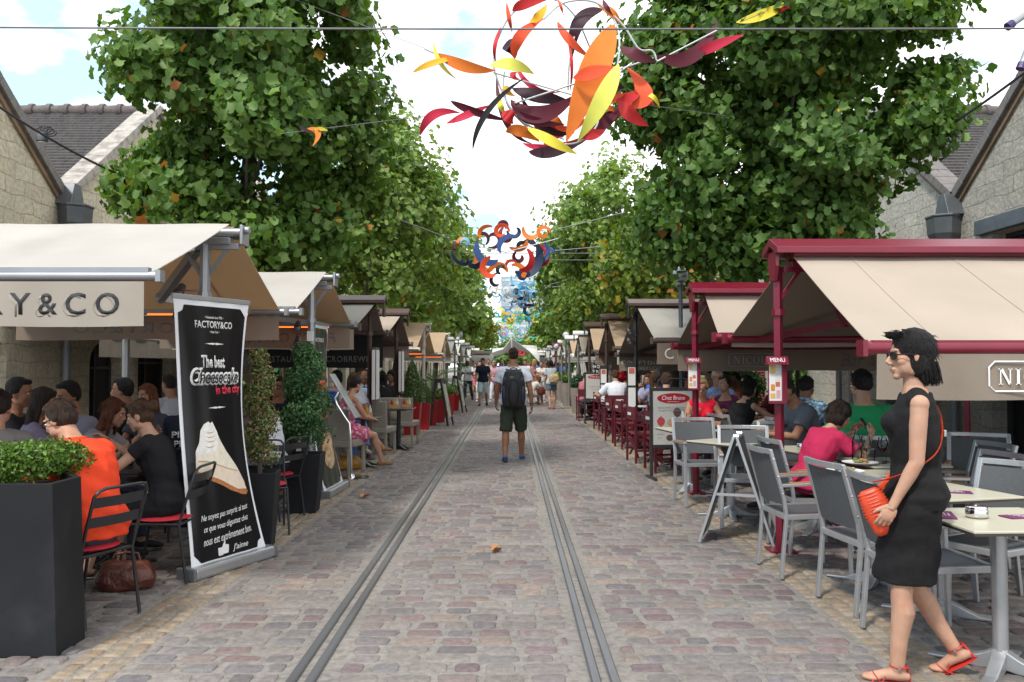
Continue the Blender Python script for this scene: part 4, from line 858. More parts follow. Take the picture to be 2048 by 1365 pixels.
def sugar_pot(label, loc):
    t = thing('ashtray_pot', label, 'pot', loc, 0, 'round steel ashtray pots on the tables'); m = MB(); m.lathe([(.030, 0), (.046, .004), (.052, .014), (.052, .036), (.047, .044)], seg=20); m.build('bowl', CHR, t, smooth=50)
    m = MB(); m.lathe([(.049, .044), (.050, .050), (.044, .058), (.018, .060), (.010, .054)], seg=20); m.build('lid', CHR, t, smooth=50); return t
GL = glass(); WINE = mat('red_wine', (.15, .005, .01), .05)
def wine_glass(label, loc, wine=False, h=.20):
    t = thing('wine_glass', label, 'glass', loc, 0, 'wine glasses on the terrace tables'); m = MB(); k = h / .2
    m.lathe([(.033 * k, 0), (.030 * k, .003), (.004, .008), (.0035, .085 * k), (.018 * k, .095 * k), (.034 * k, .12 * k), (.038 * k, .145 * k), (.034 * k, .175 * k), (.029 * k, .20 * k)], seg=16); m.build('glass_bowl', GL, t, smooth=60)
    if wine: m = MB(); m.lathe([(.003, .098 * k), (.024 * k, .11 * k), (.031 * k, .124 * k)], seg=14); m.build('wine', WINE, t, smooth=60)
    return t
def bottle(label, loc, m_=None, h=.28, r_=.037, name='water_bottle', capm=None, group='bottles on the terrace tables'):
    t = thing(name, label, 'bottle', loc, 0, group); m = MB(); m.lathe([(r_ * .9, 0), (r_, .01), (r_, h * .58), (r_ * .75, h * .68), (r_ * .36, h * .80), (r_ * .34, h * .96), (r_ * .42, h)], seg=16); m.build('bottle_body', m_ or GL, t, smooth=60)
    if capm: m = MB(); m.lathe([(r_ * .40, h), (r_ * .40, h * 1.07)], seg=12); m.build('cap', capm, t)
    return t
def tumbler(label, loc, m_=None):
    m = MB(); m.lathe([(.028, 0), (.034, .11)], seg=14); o = m.build('tumbler', m_ or GL, None, smooth=60); o.location = loc; tag(o, label, 'glass', 'drinking glasses on the terrace tables'); return o
def plate(label, loc, food=True):
    t = thing('plate', label, 'plate', loc, random.uniform(0, 6), 'white plates on the terrace tables'); m = MB(); m.lathe([(.06, 0), (.075, .004), (.13, .018), (.131, .022), (.078, .009), (.0, .008)], seg=24); m.build('dish', PAPER, t, smooth=50)
    if food:
        m = MB()
        for k in range(14): m.ell((random.uniform(-.05, .05), random.uniform(-.05, .05), .02 + random.uniform(0, .02)), (random.uniform(.01, .025), random.uniform(.01, .02), .01), 7, 5)
        m.build('food', mat('food', (.35, .20, .06), .7, var=.6, vs=40, c2=(.10, .22, .04)), t)
    return t
def menu_card(label, loc, rz, size=(.10, .21)):
    t = thing('menu_card', label, 'menu card', loc, rz, 'purple menu cards on the tables'); m = MB(); m.box((0, 0, .003), (size[0], size[1], .005)); c = m.build('card', PURP, t)
    for k in range(4): text('NICOLAS' if k == 0 else ('BAR A VINS', 'CARTE', 'MENU')[k - 1], 'print', LET_W, c, V((-.03 + k * .018, 0, .0066)), h=.008, w=size[1] * (.6 - .08 * k), rx=0, rz=math.pi / 2, ext=.0006)
    return t
def planter(label, loc, w0, w1, h, m_, rz=0, name='planter', group=None, rnd=False, cat='planter'):
    """w0 width at the foot, w1 width at the rim"""
    t = thing(name, label, cat, loc, rz, group); m = MB(); n = 20 if rnd else 4
    def ring(w_, z):
        if rnd: return [V((w_ / 2 * math.cos(2 * math.pi * j / n), w_ / 2 * math.sin(2 * math.pi * j / n), z)) for j in range(n)]
        return [V((a * w_ / 2, b * w_ / 2, z)) for a, b in ((-1, -1), (1, -1), (1, 1), (-1, 1))]
    k = lambda f: lerp(w0, w1, f ** (.8 if rnd else 1)); rs = [ring(k(f), max(.004, h * f)) for f in (0, .25, .5, .75, 1)] + [ring(w1 - .03, h), ring(w1 - .05, h - .07)]
    m.rings(rs); m.build('pot', m_, t, smooth=40 if rnd else False, bevel=0 if rnd else .004)
    m = MB(); m.rings([ring(w1 - .05, h - .06), ring(w1 - .06, h - .045)]); m.build('soil', SOIL, t)
    return t
def cone_pts(z0, z1, r0, k, rnd=1.0):
    def f(rs):
        u = rs.uniform(0, 1, k) ** .75; u = 1 - np.sqrt(1 - u * .998) if False else rs.beta(1, 1.7, k); a = rs.uniform(0, 6.283, k); prof = (1 - u) ** .62 * (1 - .25 * (u < .06)); r_ = r0 * prof * rs.uniform(.78, 1.06, k) * (1 + .05 * np.sin(a * 5 + u * 20))
        P_ = np.stack([r_ * np.cos(a), r_ * np.sin(a), z0 + (z1 - z0) * u], 1); N_ = np.stack([np.cos(a), np.sin(a), np.full(k, .45)], 1); return P_, N_
    return f
def spiral_pts(z0, z1, rr, turns, k, sparse=0.0, r_tube=.12):
    def f(rs):
        u = rs.uniform(0, 1, k); a = u * turns * 6.283 + 1; off = rr * (1 - u * .75); tr = r_tube * (1.15 - u * .55)
        d = rs.normal(0, 1, (k, 3)); d /= np.linalg.norm(d, axis=1)[:, None]; c = np.stack([off * np.cos(a), off * np.sin(a), z0 + (z1 - z0) * u], 1)
        P_ = c + d * (tr * rs.uniform(.55, 1.1, k))[:, None] * np.array([1.1, 1.1, .8]); return P_, d + np.array([0, 0, .3])
    return f
# ---- big black planter at the lower left with a box hedge
t = thing('planter', 'large black planter with a box hedge at the lower left corner', 'planter', (-3.0, 4.6, 0)); m = MB()
m.rings([[V((x, y, z)) for x, y in ((-1.0 + e, -.34), (.69 - e, -.34), (.69 - e, -.055), (.2, .5), (-1.0, .5))] for z, e in ((.004, 0), (.885, .035))] + [[V((x, y, .885)) for x, y in ((-.97, -.315), (.62, -.315), (.62, -.07), (.19, .47), (-.97, .47))], [V((x, y, .80)) for x, y in ((-.96, -.30), (.61, -.30), (.61, -.08), (.18, .46), (-.96, .46))]])
m.build('pot', BLKP, t, bevel=.004)
m = MB(); m.rings([[V((x, y, z)) for x, y in ((-.95, -.29), (.60, -.29), (.60, -.08), (.18, .45), (-.95, .45))] for z in (.78, .83)]); m.build('soil', SOIL, t)
parts = []
rr_ = random.Random(5)
for k in range(34):
    x = rr_.uniform(-.95, .46); y = rr_.uniform(-.20, .30); parts.append(((x, y, .93 + rr_.uniform(0, .05)), (.125, .115, .105), 620))
bush('box_hedge', '', '', (0, 0, 0), blob_pts(parts), .023, [(.11, .20, .03), (.07, .14, .025), (.17, .28, .05), (.05, .10, .02)], BXW, parent=t, childname='hedge', seed=3, nspread=.8)
for o in [c for c in kids(t) if c.name.startswith('hedge')]: o['label'] = 'clipped bright green box hedge'
# ---- conifers in black planters beside the banner
CON2 = [(.05, .13, .045), (.08, .175, .06), (.035, .10, .04), (.13, .22, .09)]
p = G(540, 1094); t = planter('narrow black planter with a thin browning conifer, directly behind the tall black banner', (p.x - .09, p.y, 0), .22, .30, .62, BLKP, rz=.12, group='black planters along the left terrace')
bush('', '', '', (0, 0, 0), spiral_pts(.74, 1.60, .06, 2.5, 5000, r_tube=.115), .028, BRN, BRW, stem=(.5, 1.5), parent=t, seed=5, kind='small')
p = G(616, 1030); t = planter('wide black planter with a dense dark green spiral conifer, left of the second banner', (p.x - .07, p.y + .16, 0), .25, .36, .60, BLKP, rz=.06, group='black planters along the left terrace')
bush('', '', '', (0, 0, 0), spiral_pts(.78, 1.66, .11, 2.3, 10500, r_tube=.19), .030, CON2, COW, stem=(.5, 1.5), parent=t, seed=6, kind='small')
# ---- red planters with clipped cones
reds = [(827, 871, .30, .40, .70, .24, 'front red planter with a tall clipped cone of box, beside the loaded condiment table'), (849, 861, .28, .36, .62, .22, 'second red planter in line behind the tall clipped cone'),
        (863, 852, .3, .38, .62, .20, 'third red planter with a low clipped ball, in front of a cream post'), (880, 846, .3, .38, .62, .2, 'fourth red planter with a low clipped ball beside the black easel'), (898, 832, .30, .36, .62, .2, 'fifth red planter, between the two black easels'), (909, 822, .30, .36, .60, .2, 'sixth red planter, behind the slanted easel')]
for i, (px, py, w0, w1, h, r_, lb) in enumerate(reds):
    p = G(px, py); t = planter(lb, (p.x - .05, p.y + .15, 0), w0, w1, h, REDP, rz=.05 * i, group='red planters lining the left kerb')
    if i < 2: bush('', '', '', (0, 0, 0), cone_pts(h - .04, 1.62 if i == 0 else 1.2, r_ * 1.05, 5200 if i == 0 else 1800), .030, [(.07, .13, .03), (.05, .10, .03), (.10, .17, .045)], [2, 2, 1], parent=t, seed=9 + i)
    else: bush('', '', '', (0, 0, 0), blob_pts([((0, 0, h + .12), (.2, .2, .17), 1300)]), .034, BOX, BXW, parent=t, seed=9 + i)
# ---- palm
p = G(895, 824); t = thing('palm', 'potted palm with long arching fronds above the red planters', 'palm', (-2.25, 24.5, 0))
for k in range(22):
    m = MB(); a = k * 2.4; el = random.uniform(.15, 1.1); ln = random.uniform(.75, 1.15); pts = []
    for j in range(9):
        f = j / 8; pts.append(V((math.cos(a) * ln * f * math.cos(el * (1 - f * .9)), math.sin(a) * ln * f * math.cos(el * (1 - f * .9)), 1.05 + ln * (math.sin(el) * f - .55 * f * f))))
    m.tube(pts, [.008] * 8 + [.003], 5)
    for j in range(2, 9):
        for q in (0, .5):
            b = pts[j - 1].lerp(pts[j], q); d = (pts[j] - pts[j - 1]).normalized(); sd_ = d.cross(V((0, 0, 1))).normalized()
            for s in (-1, 1):
                l_ = .22 * math.sin(math.pi * (.15 + .8 * j / 9)) + .05; e = b + sd_ * s * l_ * .8 + d * l_ * .7 + V((0, 0, -.05)); n_ = V((0, 0, .012)); m.add([b - d * .012, b + d * .012, e], [(0, 1, 2)])
    m.build('frond', mat('palm_green', (.06, .14, .035), .5, trans=.2, var=.3, vs=3), t)
m = MB(); m.tube([V((0, 0, .4)), V((0, 0, 1.1))], [.07, .09], 10); m.build('trunk', bark_m, t)
m = MB(); m.lathe([(.15, .005), (.2, .2), (.22, .5), (.2, .5), (.19, .42)], seg=16); m.build('pot', REDP, t)
# ---- taupe planters on the right
for i, (px, py, h, r_, lb) in enumerate(((1154, 827, .80, .17, 'nearest tall taupe planter with a dark bushy plant'), (1134, 813, .86, .20, 'middle tall taupe planter with a low leafy plant'), (1121, 802, .85, .2, 'farthest tall taupe planter, partly behind the girl with the straw bag'))):
    p = G(px, py); t = planter(lb, (p.x, p.y, 0), .30, .44, h, TAUP, group='tall taupe planters on the right', rnd=True)
    bush('', '', '', (0, 0, 0), blob_pts([((0, 0, h + .16), (.2, .2, .24 if i != 1 else .15), 1100), ((.08, 0, h + .30), (.12, .1, .12), 300 if i != 1 else 60)]), .05, CON if i == 0 else BOX, COW if i == 0 else BXW, parent=t, seed=30 + i)
# ---- ivy and shrubs against the warehouse fronts
bush('ivy', 'green ivy climbing the stone wall behind the wine bar terrace', 'ivy', (7.8, 22.9, 0), blob_pts([((0, 0, 1.0), (.15, 1.0, 1.0), 2600), ((0, .2, 2.0), (.12, .7, .5), 900)]), .11, TUL[:4], TW[:4], seed=44, kind='tulip', m=LM)
for i, (x, y, z, r_, n_, lb) in enumerate(((-5.6, 15.6, 1.0, .55, 1500, 'dark leafy shrub between the dining tables and the brewery wall'), (-4.6, 17.8, 1.15, .5, 1500, 'dark leafy shrub under the MICROBREWERY sign'), (-5.6, 20.5, 1.2, .7, 1800, 'tall dark shrub behind the diners in light blue'),
                                           (5.4, 19.5, 1.0, .6, 1400, 'leafy shrub behind the tan awning stand on the right'), (4.7, 23.5, 1.0, .6, 1200, 'shrub beside the waitress under the tan awnings'))):
    bush('shrub', lb, 'shrub', (x, y, 0), blob_pts([((0, 0, z), (r_, r_ * .8, r_), n_), ((0, 0, .4), (.25, .25, .35), 300)]), .10, [(.03, .07, .025), (.05, .10, .03), (.09, .15, .04)], [3, 3, 1], stem=(.0, .9), seed=50 + i, kind='tulip', m=LM, group='shrubs on the terraces')
# ================================================================== banners, menus, boards
BAN_B = mat('banner_black', (.006, .006, .007), .30, var=.05, spec=.5); BAN_W = mat('banner_white', (.74, .76, .78), .4, var=.02); PINK = mat('print_pink_red', (.62, .03, .07), .5, var=.03)
CK1 = mat('cake_cream', (.76, .70, .56), .6, var=.10, vs=22); CK2 = mat('cake_meringue', (.80, .78, .74), .6, var=.10, vs=30); CK3 = mat('cake_crust', (.42, .16, .05), .7, var=.3, vs=60); CK4 = mat('cake_side', (.76, .64, .50), .6, var=.08, vs=26); CK5 = mat('cake_shade_line', (.50, .36, .20), .7)
BAN_O = mat('banner_olive', (.035, .045, .03), .35); ORG = mat('print_orange', (.60, .12, .02), .5); PHOTO = mat('print_food', (.50, .30, .15), .6, var=.5, vs=14, c2=(.55, .45, .30))
def rollup(label, base, rz, W, H, lean, hour, bm_, items):
    t = thing('roll_up_banner', label, 'banner', base, rz, 'roll up advertising banners')
    wf = lambda z: 1 - hour * math.sin(math.pi * min(1, max(0, z / H))) ** .8
    def S(u, z, e=0.0):     # the sheet: curls back at its edges and leans back with height
        k = u / (W / 2); return V((u * wf(z), .02 + lean * z / H + .035 * math.sin(math.pi * z / H) + .05 * k * k * math.sin(math.pi * z / H) - e + .003 * math.sin(u * 26), .06 + z * .99))
    m = MB(); m.grid(lambda a, b: S((a - .5) * W, b * H), 24, 40, .002); sh = m.build('sheet', BAN_W, t, smooth=60)
    b_ = .028 * W / .8; m = MB(); hw = W / 2 - b_; cr = .06
    def outline():
        pts = []
        for (sx_, sz_, a0) in ((-1, -1, 90), (1, -1, 180), (1, 1, 270), (-1, 1, 0)):
            c = (sx_ * hw, H / 2 + sz_ * (H / 2 - b_ - .012))
            for j in range(6):
                a = R(a0 - 18 * j); pts.append((c[0] + cr * math.cos(a) * (1 if True else 1), c[1] + cr * math.sin(a)))
        return pts
    # black field: a grid kept inside concave corners
    nu, nv = 28, 60; vs = []; z0, z1 = b_ + .012, H - b_ - .012
    for i in range(nu + 1):
        for j in range(nv + 1):
            u = lerp(-hw, hw, i / nu); z = lerp(z0, z1, j / nv); du = hw - abs(u); dz = min(z - z0, z1 - z)
            d = math.hypot(du, dz)
            if d < cr and d > 0: q = cr / d; u = math.copysign(hw - du * q, u); z = (z0 + dz * q) if z - z0 < z1 - z else (z1 - dz * q)
            elif d == 0: u = math.copysign(hw - cr * .7, u); z = z0 + cr * .7 if z - z0 < z1 - z else z1 - cr * .7
            vs.append(S(u, z, .0035))
    Wv = nv + 1; m.add(vs, [(i * Wv + j, (i + 1) * Wv + j, (i + 1) * Wv + j + 1, i * Wv + j + 1) for i in range(nu) for j in range(nv)]); m.build('printed_field', bm_, sh, smooth='all', fix=False)
    for it in items:
        if it[0] == 't':
            _, s_, u, z, w_, h_, m_, bold, shear, rot, ext = it
            o = text(s_, 'print', m_, sh, V((0, 0, 0)), w=w_, h=h_, bold=bold, shear=shear, ext=.0012, rx=0); c, sn = math.cos(rot), math.sin(rot)
            for v in o.data.vertices:
                x, y = v.co.x, v.co.y; v.co = S(u + x * c - y * sn, z + x * sn + y * c, .0055 + ext + v.co.z)
            o.rotation_euler = (0, 0, 0)
        else:
            _, nm, poly, m_, e = it; m = MB(); n = len(poly)
            tri = tessellate_polygon([[V((a, b, 0)) for a, b in poly]]); T_ = [[poly[j] for j in q] for q in tri]
            for _k in range(5):
                N_ = []
                for a_, b_, c_ in T_:
                    if max(math.dist(a_, b_), math.dist(b_, c_), math.dist(a_, c_)) < .03: N_.append([a_, b_, c_]); continue
                    mid = lambda p, q: ((p[0] + q[0]) / 2, (p[1] + q[1]) / 2); ab, bc, ca = mid(a_, b_), mid(b_, c_), mid(c_, a_); N_ += [[a_, ab, ca], [ab, b_, bc], [ca, bc, c_], [ab, bc, ca]]
                T_ = N_
            for q in T_: m.add([S(p[0], p[1], e) for p in q], [(0, 1, 2)])
            m.build(nm, m_, sh, fix=False)
    m = MB(); m.box((0, .02 + lean, H + .06), (W * wf(H) + .02, .022, .035)); m.build('top_rail', ALU, t, bevel=.004)
    m = MB(); m.box((0, .03, .045), (W + .06, .16, .085)); m.build('cassette', ALU, t, bevel=.02); [MB().box((q_ * (W / 2 + .035), .03, .045), (.03, .17, .09)).build('end_cap', mat('grey_plastic', (.12, .125, .13), .5), t, bevel=.01) for q_ in (-1, 1)]
    m = MB(); m.tube([V((0, .09, .06)), V((0, .05 + lean, H + .03))], .010, 8); m.build('pole', ALU, t)
    return t
W_, H_ = .77, 1.93
def dia(z, w_=.11, h=.008): return [(-w_, z), (-.02, z + h), (0, z + h * .4), (.02, z + h), (w_, z), (.02, z - h), (0, z - h * .4), (-.02, z - h)]
cake = [(-.26, .98), (-.255, 1.10), (-.21, 1.20), (-.185, 1.33), (-.10, 1.42), (-.035, 1.36), (.02, 1.22), (.10, 1.07), (.23, .86), (.30, .72), (.34, .58), (.30, .545), (.20, .60), (.02, .72), (-.26, .855)]
mer = [(-.255, 1.11), (-.21, 1.20), (-.19, 1.33), (-.15, 1.395), (-.10, 1.425), (-.085, 1.40), (-.06, 1.42), (-.035, 1.36), (-.005, 1.29), (.005, 1.20), (-.01, 1.12), (-.05, 1.085), (-.10, 1.08), (-.17, 1.07), (-.22, 1.06)]
crust = [(-.265, .895), (-.15, .835), (.02, .745), (.20, .625), (.33, .605), (.345, .575), (.31, .54), (.25, .555), (.12, .62), (.0, .70), (-.14, .78), (-.262, .845)]
side = [(-.262, 1.0), (-.15, .985), (-.02, .93), (.10, .88), (.24, .82), (.31, .70), (.33, .60), (.20, .625), (.02, .745), (-.15, .835), (-.265, .895)]
line = [(-.24, 1.0), (-.14, .99), (-.02, .935), (.10, .88), (.22, .835), (.22, .822), (.10, .866), (-.02, .92), (-.14, .974), (-.24, .986)]
swirl = lambda x, z, w_: [(x - w_, z + .02), (x - w_ * .3, z - .012), (x + w_ * .5, z - .006), (x + w_, z + .028), (x + w_ * .5, z + .004), (x - w_ * .3, z)]
thumb = [(-.135, .20), (-.085, .20), (-.085, .208), (-.02, .208), (-.012, .225), (-.006, .25), (-.004, .275), (-.035, .282), (-.048, .284), (-.043, .315), (-.055, .325), (-.066, .30), (-.085, .275), (-.088, .265), (-.135, .265)]
CZ = lambda L_: [(a * .97 - .02, .45 + (b - .545) * .66) for a, b in L_]
rollup('tall black roll up banner picturing a slice of cheesecake', (-2.035, 6.13, 0), math.atan2(.84, .37), W_, H_, .20, .17, BAN_B, [
    ('t', '• Homemade since 1996 •', 0, 1.81, .20, .020, LET_W, 0, 0, 0, 0), ('t', 'FACTORY&CO', 0, 1.755, .40, .055, LET_W, .02, 0, 0, 0), ('t', '• New York •', 0, 1.70, .11, .020, LET_W, 0, 0, 0, 0),
    ('p', 'ornament', dia(1.61), LET_W, .0055), ('t', 'The best', -.02, 1.475, .27, .095, LET_W, .03, 0, -.02, 0),
    ('t', 'Cheesecake', .02, 1.365, .60, .135, LET_W, .095, .32, .0, 0), ('t', 'Cheesecake', .02, 1.365, .55, .105, BAN_B, .006, .32, .0, .002),
    ('t', 'in the city', .16, 1.255, .34, .090, PINK, .03, 0, .02, 0), ('p', 'ornament', dia(1.13), LET_W, .0055),
    ('p', 'cake_picture', CZ(cake), CK1, .0048), ('p', 'cake_picture', CZ(side), CK4, .0056), ('p', 'cake_picture', CZ(crust), CK3, .0064), ('p', 'cake_picture', CZ(line), CK5, .0064), ('p', 'cake_picture', CZ(mer), CK2, .0062),
    ('p', 'cake_picture', CZ(swirl(-.09, 1.30, .05)), CK5, .007), ('p', 'cake_picture', CZ(swirl(-.09, 1.25, .06)), CK5, .007), ('p', 'cake_picture', CZ(swirl(-.09, 1.20, .065)), CK5, .007), ('p', 'cake_picture', CZ(swirl(-.10, 1.14, .065)), CK5, .007),
    ('t', 'Ne soyez pas surpris si tout', 0, .345, .54, .055, LET_W, .0, .4, .05, 0), ('t', 'ce que vous dégustez chez', .0, .265, .50, .055, LET_W, .0, .4, .05, 0), ('t', 'nous est extrêmement bon.', .0, .185, .53, .055, LET_W, .0, .4, .05, 0),
    ('p', 'thumb_sign', [(a * .85 - .01, .055 + (b - .2) * .85) for a, b in thumb], LET_W, .0055), ('t', "J'aime", .11, .085, .17, .055, LET_W, .0, .4, .03, 0)])
rollup('olive roll up banner seen almost edge on, right of the spiral conifer', (-2.035, 9.72, 0), math.atan2(1, .05), .82, 1.93, .20, .12, BAN_O, [
    ('t', 'FACTORY&CO', 0, 1.75, .36, .05, LET_W, .02, 0, 0, 0), ('p', 'ornament', dia(1.60), LET_W, .0055), ('t', 'The best', 0, 1.36, .34, .085, ORG, .03, 0, 0, 0), ('t', 'BURGER', 0, 1.2, .42, .14, ORG, .04, 0, 0, 0), ('t', 'in the city', 0, 1.02, .42, .12, PINK, .03, 0, 0, 0), ('t', 'NEW YORK', 0, .87, .42, .12, PINK, .03, 0, 0, 0),
    ('p', 'burger_picture', [(.25 * math.cos(a / 3), .45 + .22 * math.sin(a / 3)) for a in range(19)], PHOTO, .0055)])
# ---- lectern menu stand with a round foot
p = G(700, 956); t = thing('menu_stand', 'leaning steel menu stand with a curved pole on a round foot', 'menu stand', (p.x + .02, p.y, 0), .0)
m = MB(); m.lathe([(.24, .004), (.24, .012), (.05, .02), (.03, .05)], seg=28); m.build('foot', CHR, t, smooth=40)
m = MB(); m.tube([V((0, 0, .02)), V((-.01, 0, .5)), V((-.03, 0, .72)), V((-.10, 0, .82)), V((-.20, .0, .98)), V((-.22, 0, 1.06)), V((-.17, 0, 1.14))], .016, 8); m.build('pole', CHR, t, smooth=True)
m = MB(); m.box((-.02, 0, .02), (0.001, .001, .001)); a = V((-.27, -.0, 1.38)); b = V((.08, 0, .80)); m = MB(); m.beam(a, b, .32, .018, up=(1, 0, .6)); m.build('menu_board', ALU, t, bevel=.004)
# ---- narrow menu cases on the brown posts
for i, (x, Y, zt, lb) in enumerate(((-2.14, 13.16, 1.77, 'narrow brown menu case on the post of the grey awning'), (-2.14, 16.26, 1.80, 'narrow brown menu case on the post nearer the red planters'))):
    t = thing('menu_case', lb, 'menu case', (x, Y, zt - .42), 0, 'menu cases on the brown posts'); m = MB(); m.box((0, 0, 0), (.07, .36, .86)); m.build('case', A_BRN, t, bevel=.006); m = MB(); m.box((.037, 0, 0), (.004, .30, .78)); m.box((0, -.182, .0), (.05, .004, .78)); m.build('menu_sheet', PAPER, t)
# ---- maroon menu cases on the wine bar posts
def menu_case(x, y, zt, label):
    t = thing('menu_case', label, 'menu case', (x, y, zt), 0, 'maroon menu cases on the awning posts'); t.scale = (.78, .7, .66)
    m = MB(); m.box((.03, 0, -.27), (.05, .06, .54)); m.box((-.045, -.02, -.52), (.17, .05, .03)); m.box((-.045, .012, -.28), (.17, .012, .46)); m.build('case', A_MAR, t, bevel=.004)
    m = MB(); m.prism([(-.06, 0), (.07, 0), (.0, .10)], -.16, .06, lambda u, v, w_: V((w_, u - .03, v - .06))); m.build('hood', A_MAR, t)
    m = MB(); m.box((-.045, .0, -.28), (.15, .008, .44)); sh = m.build('menu_sheet', PAPER, t)
    for (cx_, cz_, w_, h_, mm) in ((-.085, -.12, .05, .10, 'a'), (-.085, -.34, .04, .08, 'b'), (-.035, -.30, .045, .06, 'c'), (-.085, -.44, .05, .06, 'a'), (-.03, -.42, .04, .10, 'd')):
        m = MB(); m.box((cx_, -.0052, cz_), (w_, .002, h_)); m.build('print', {'a': mat('p_yel', (.60, .40, .08), .6), 'b': mat('p_or', (.55, .22, .04), .6), 'c': mat('p_rd', (.5, .12, .08), .6), 'd': mat('p_pk', (.6, .35, .40), .6)}[mm], sh)
    for k in range(7): text('vins  vins vins', 'print', INK, sh, V((-.035, -.0052, -.10 - k * .025)), w=.05, h=.006, ext=.0005)
    text('MENU', 'print', LET_W, t, V((-.05, -.062, -.006)), w=.15, h=.06, rx=56, bold=.0)
    return t
menu_case(2.17 - .0, 6.62, 1.54, 'maroon menu case with a MENU hood on the nearest maroon post'); menu_case(2.17, 9.62, 1.56, 'maroon menu case on the second maroon post beside the large sundae sign')
for i, (x, Y, zt, lb) in enumerate(((2.17, 14.76, 1.50, 'tall menu case on the black post above the director chairs'), (2.17, 19.2, 1.45, 'menu case on the slim dark post near the waitress'))):
    t = thing('menu_case', lb, 'menu case', (x, Y, zt - .40), 0, 'menu cases on the black posts'); m = MB(); m.box((0, 0, 0), (.16, .05, .9)); m.build('case', A_BLK, t, bevel=.004); m = MB(); m.box((0, -.027, .2), (.13, .004, .32)); m.box((0, -.027, -.2), (.13, .004, .40)); m.build('menu_sheet', PAPER, t); m = MB(); m.box((0, -.030, .3), (.10, .002, .10)); m.build('print', mat('p_rd', (.5, .12, .08), .6), t)
# ---- standing signs with the red oval
REDO = mat('sign_red_oval', (.36, .008, .02), .5, var=.05); SIGNW = mat('sign_off_white', (.50, .49, .45), .6, var=.03); SGR = mat('sign_print_grey', (.30, .29, .28), .6)
def oval(m, cx_, cz_, a, b, y, th): m.prism([(cx_ + a * math.cos(k * math.pi / 16), cz_ + b * math.sin(k * math.pi / 16)) for k in range(32)], 0, th, lambda u, v, w_: V((u, y - w_, v)))
def bruno(label, loc, rz, W, z0, z1, big):
    t = thing('standing_sign', label, 'sign', loc, rz, 'standing signs with a red oval'); m = MB()
    for s in (-1, 1): m.box((s * W / 2, 0, (z1 + .0) / 2), (.04, .035, z1 + .0)); m.box((s * W / 2, 0, .02), (.05, .40, .035))
    m.box((0, 0, z1 - .02), (W, .03, .04)); m.box((0, 0, z0), (W, .03, .04)); m.build('frame', A_BLK, t, bevel=.004)
    m = MB(); m.tube([V((-W * .36, 0, z1)), V((-W * .35, 0, z1 + .08)), V((-W * .28, 0, z1 + .12)), V((W * .28, 0, z1 + .12)), V((W * .35, 0, z1 + .08)), V((W * .36, 0, z1))], .009, 6); m.build('handle', A_BLK, t)
    m = MB(); m.box((0, 0, (z0 + z1) / 2), (W - .04, .015, z1 - z0 - .06)); b = m.build('board', SIGNW, t); y = -.0085
    oz = z1 - .04 - (.10 if big else .08); m = MB(); oval(m, 0, oz, W * .37, .068 if big else .05, y - .0005, .0015); m.build('oval', REDO, b)
    text('Chez Bruno', 'print', LET_W, b, V((0, y - .0025, oz + .008)), w=W * .52, h=.055 if big else .04, shear=.15); text('RESTAURANT', 'print', LET_W, b, V((0, y - .0025, oz - .045 if big else oz - .034)), w=W * .26, h=.012)
    if big:
        text('vous invite à un moment', 'print', SGR, b, V((0, y - .001, oz - .12)), w=W * .72, h=.026); text('de gourmandise glacée', 'print', SGR, b, V((0, y - .001, oz - .16)), w=W * .68, h=.028)
        fm1 = mat('p_choc', (.10, .06, .05), .6, var=.5, vs=80); fm2 = mat('p_straw', (.45, .06, .06), .6, var=.5, vs=80); fm3 = mat('p_cream', (.50, .30, .16), .6, var=.4, vs=80)
        def sundae(cx_, cz_, k, mm):
            m = MB(); poly = [(-.05, .03), (-.055, .0), (-.035, -.04), (-.008, -.055), (-.008, -.085), (-.03, -.095), (.03, -.095), (.008, -.085), (.008, -.055), (.035, -.04), (.055, .0), (.05, .03), (.03, .055), (.012, .062), (.0, .085), (-.012, .062), (-.03, .055)]
            m.prism([(cx_ + a * k, cz_ + b_ * k) for a, b_ in poly], 0, .001, lambda u, v, w_: V((u, y - .001 - w_, v))); m.build('sundae_picture', mm, b)
        zc = (z0 + z1) / 2; sundae(.05, zc + .06, 1.0, fm1); sundae(-.17, zc - .06, 1.0, fm2); sundae(-.04, zc - .08, .85, fm3); sundae(.16, zc - .07, .7, fm2)
        m = MB(); oval(m, -.05, z0 + .12, .05, .04, y - .001, .001); oval(m, .05, z0 + .13, .055, .045, y - .001, .0015); m.build('cake_picture', fm1, b)
        for k, (u, v) in enumerate(((.13, .10), (.13, .07), (.10, -.10), (.11, -.13), (-.18, -.22), (-.19, -.27), (.0, -.36))): text('Coupe glacée' if k % 2 == 0 else '9,50 €', 'print', SGR, b, V((u, y - .001, zc + v)), w=.09 if k % 2 == 0 else .05, h=.012)
    else:
        text('HAPPY HOUR', 'print', SGR, b, V((0, y - .001, (z0 + z1) / 2 - .02)), w=W * .62, h=.032); text('17h à 20h', 'print', SGR, b, V((0, y - .001, (z0 + z1) / 2 - .09)), w=W * .42, h=.024)
    return t
p = G(1345, 958); bruno('large standing sign with sundae pictures under a red oval, in front of the director chairs', (2.16, 10.95, 0), .10, .60, .42, 1.20, True)
bruno('small standing happy hour sign with a red oval, in front of the farthest director chairs', (2.22, 21.4, 0), .0, .56, .62, 1.32, False)
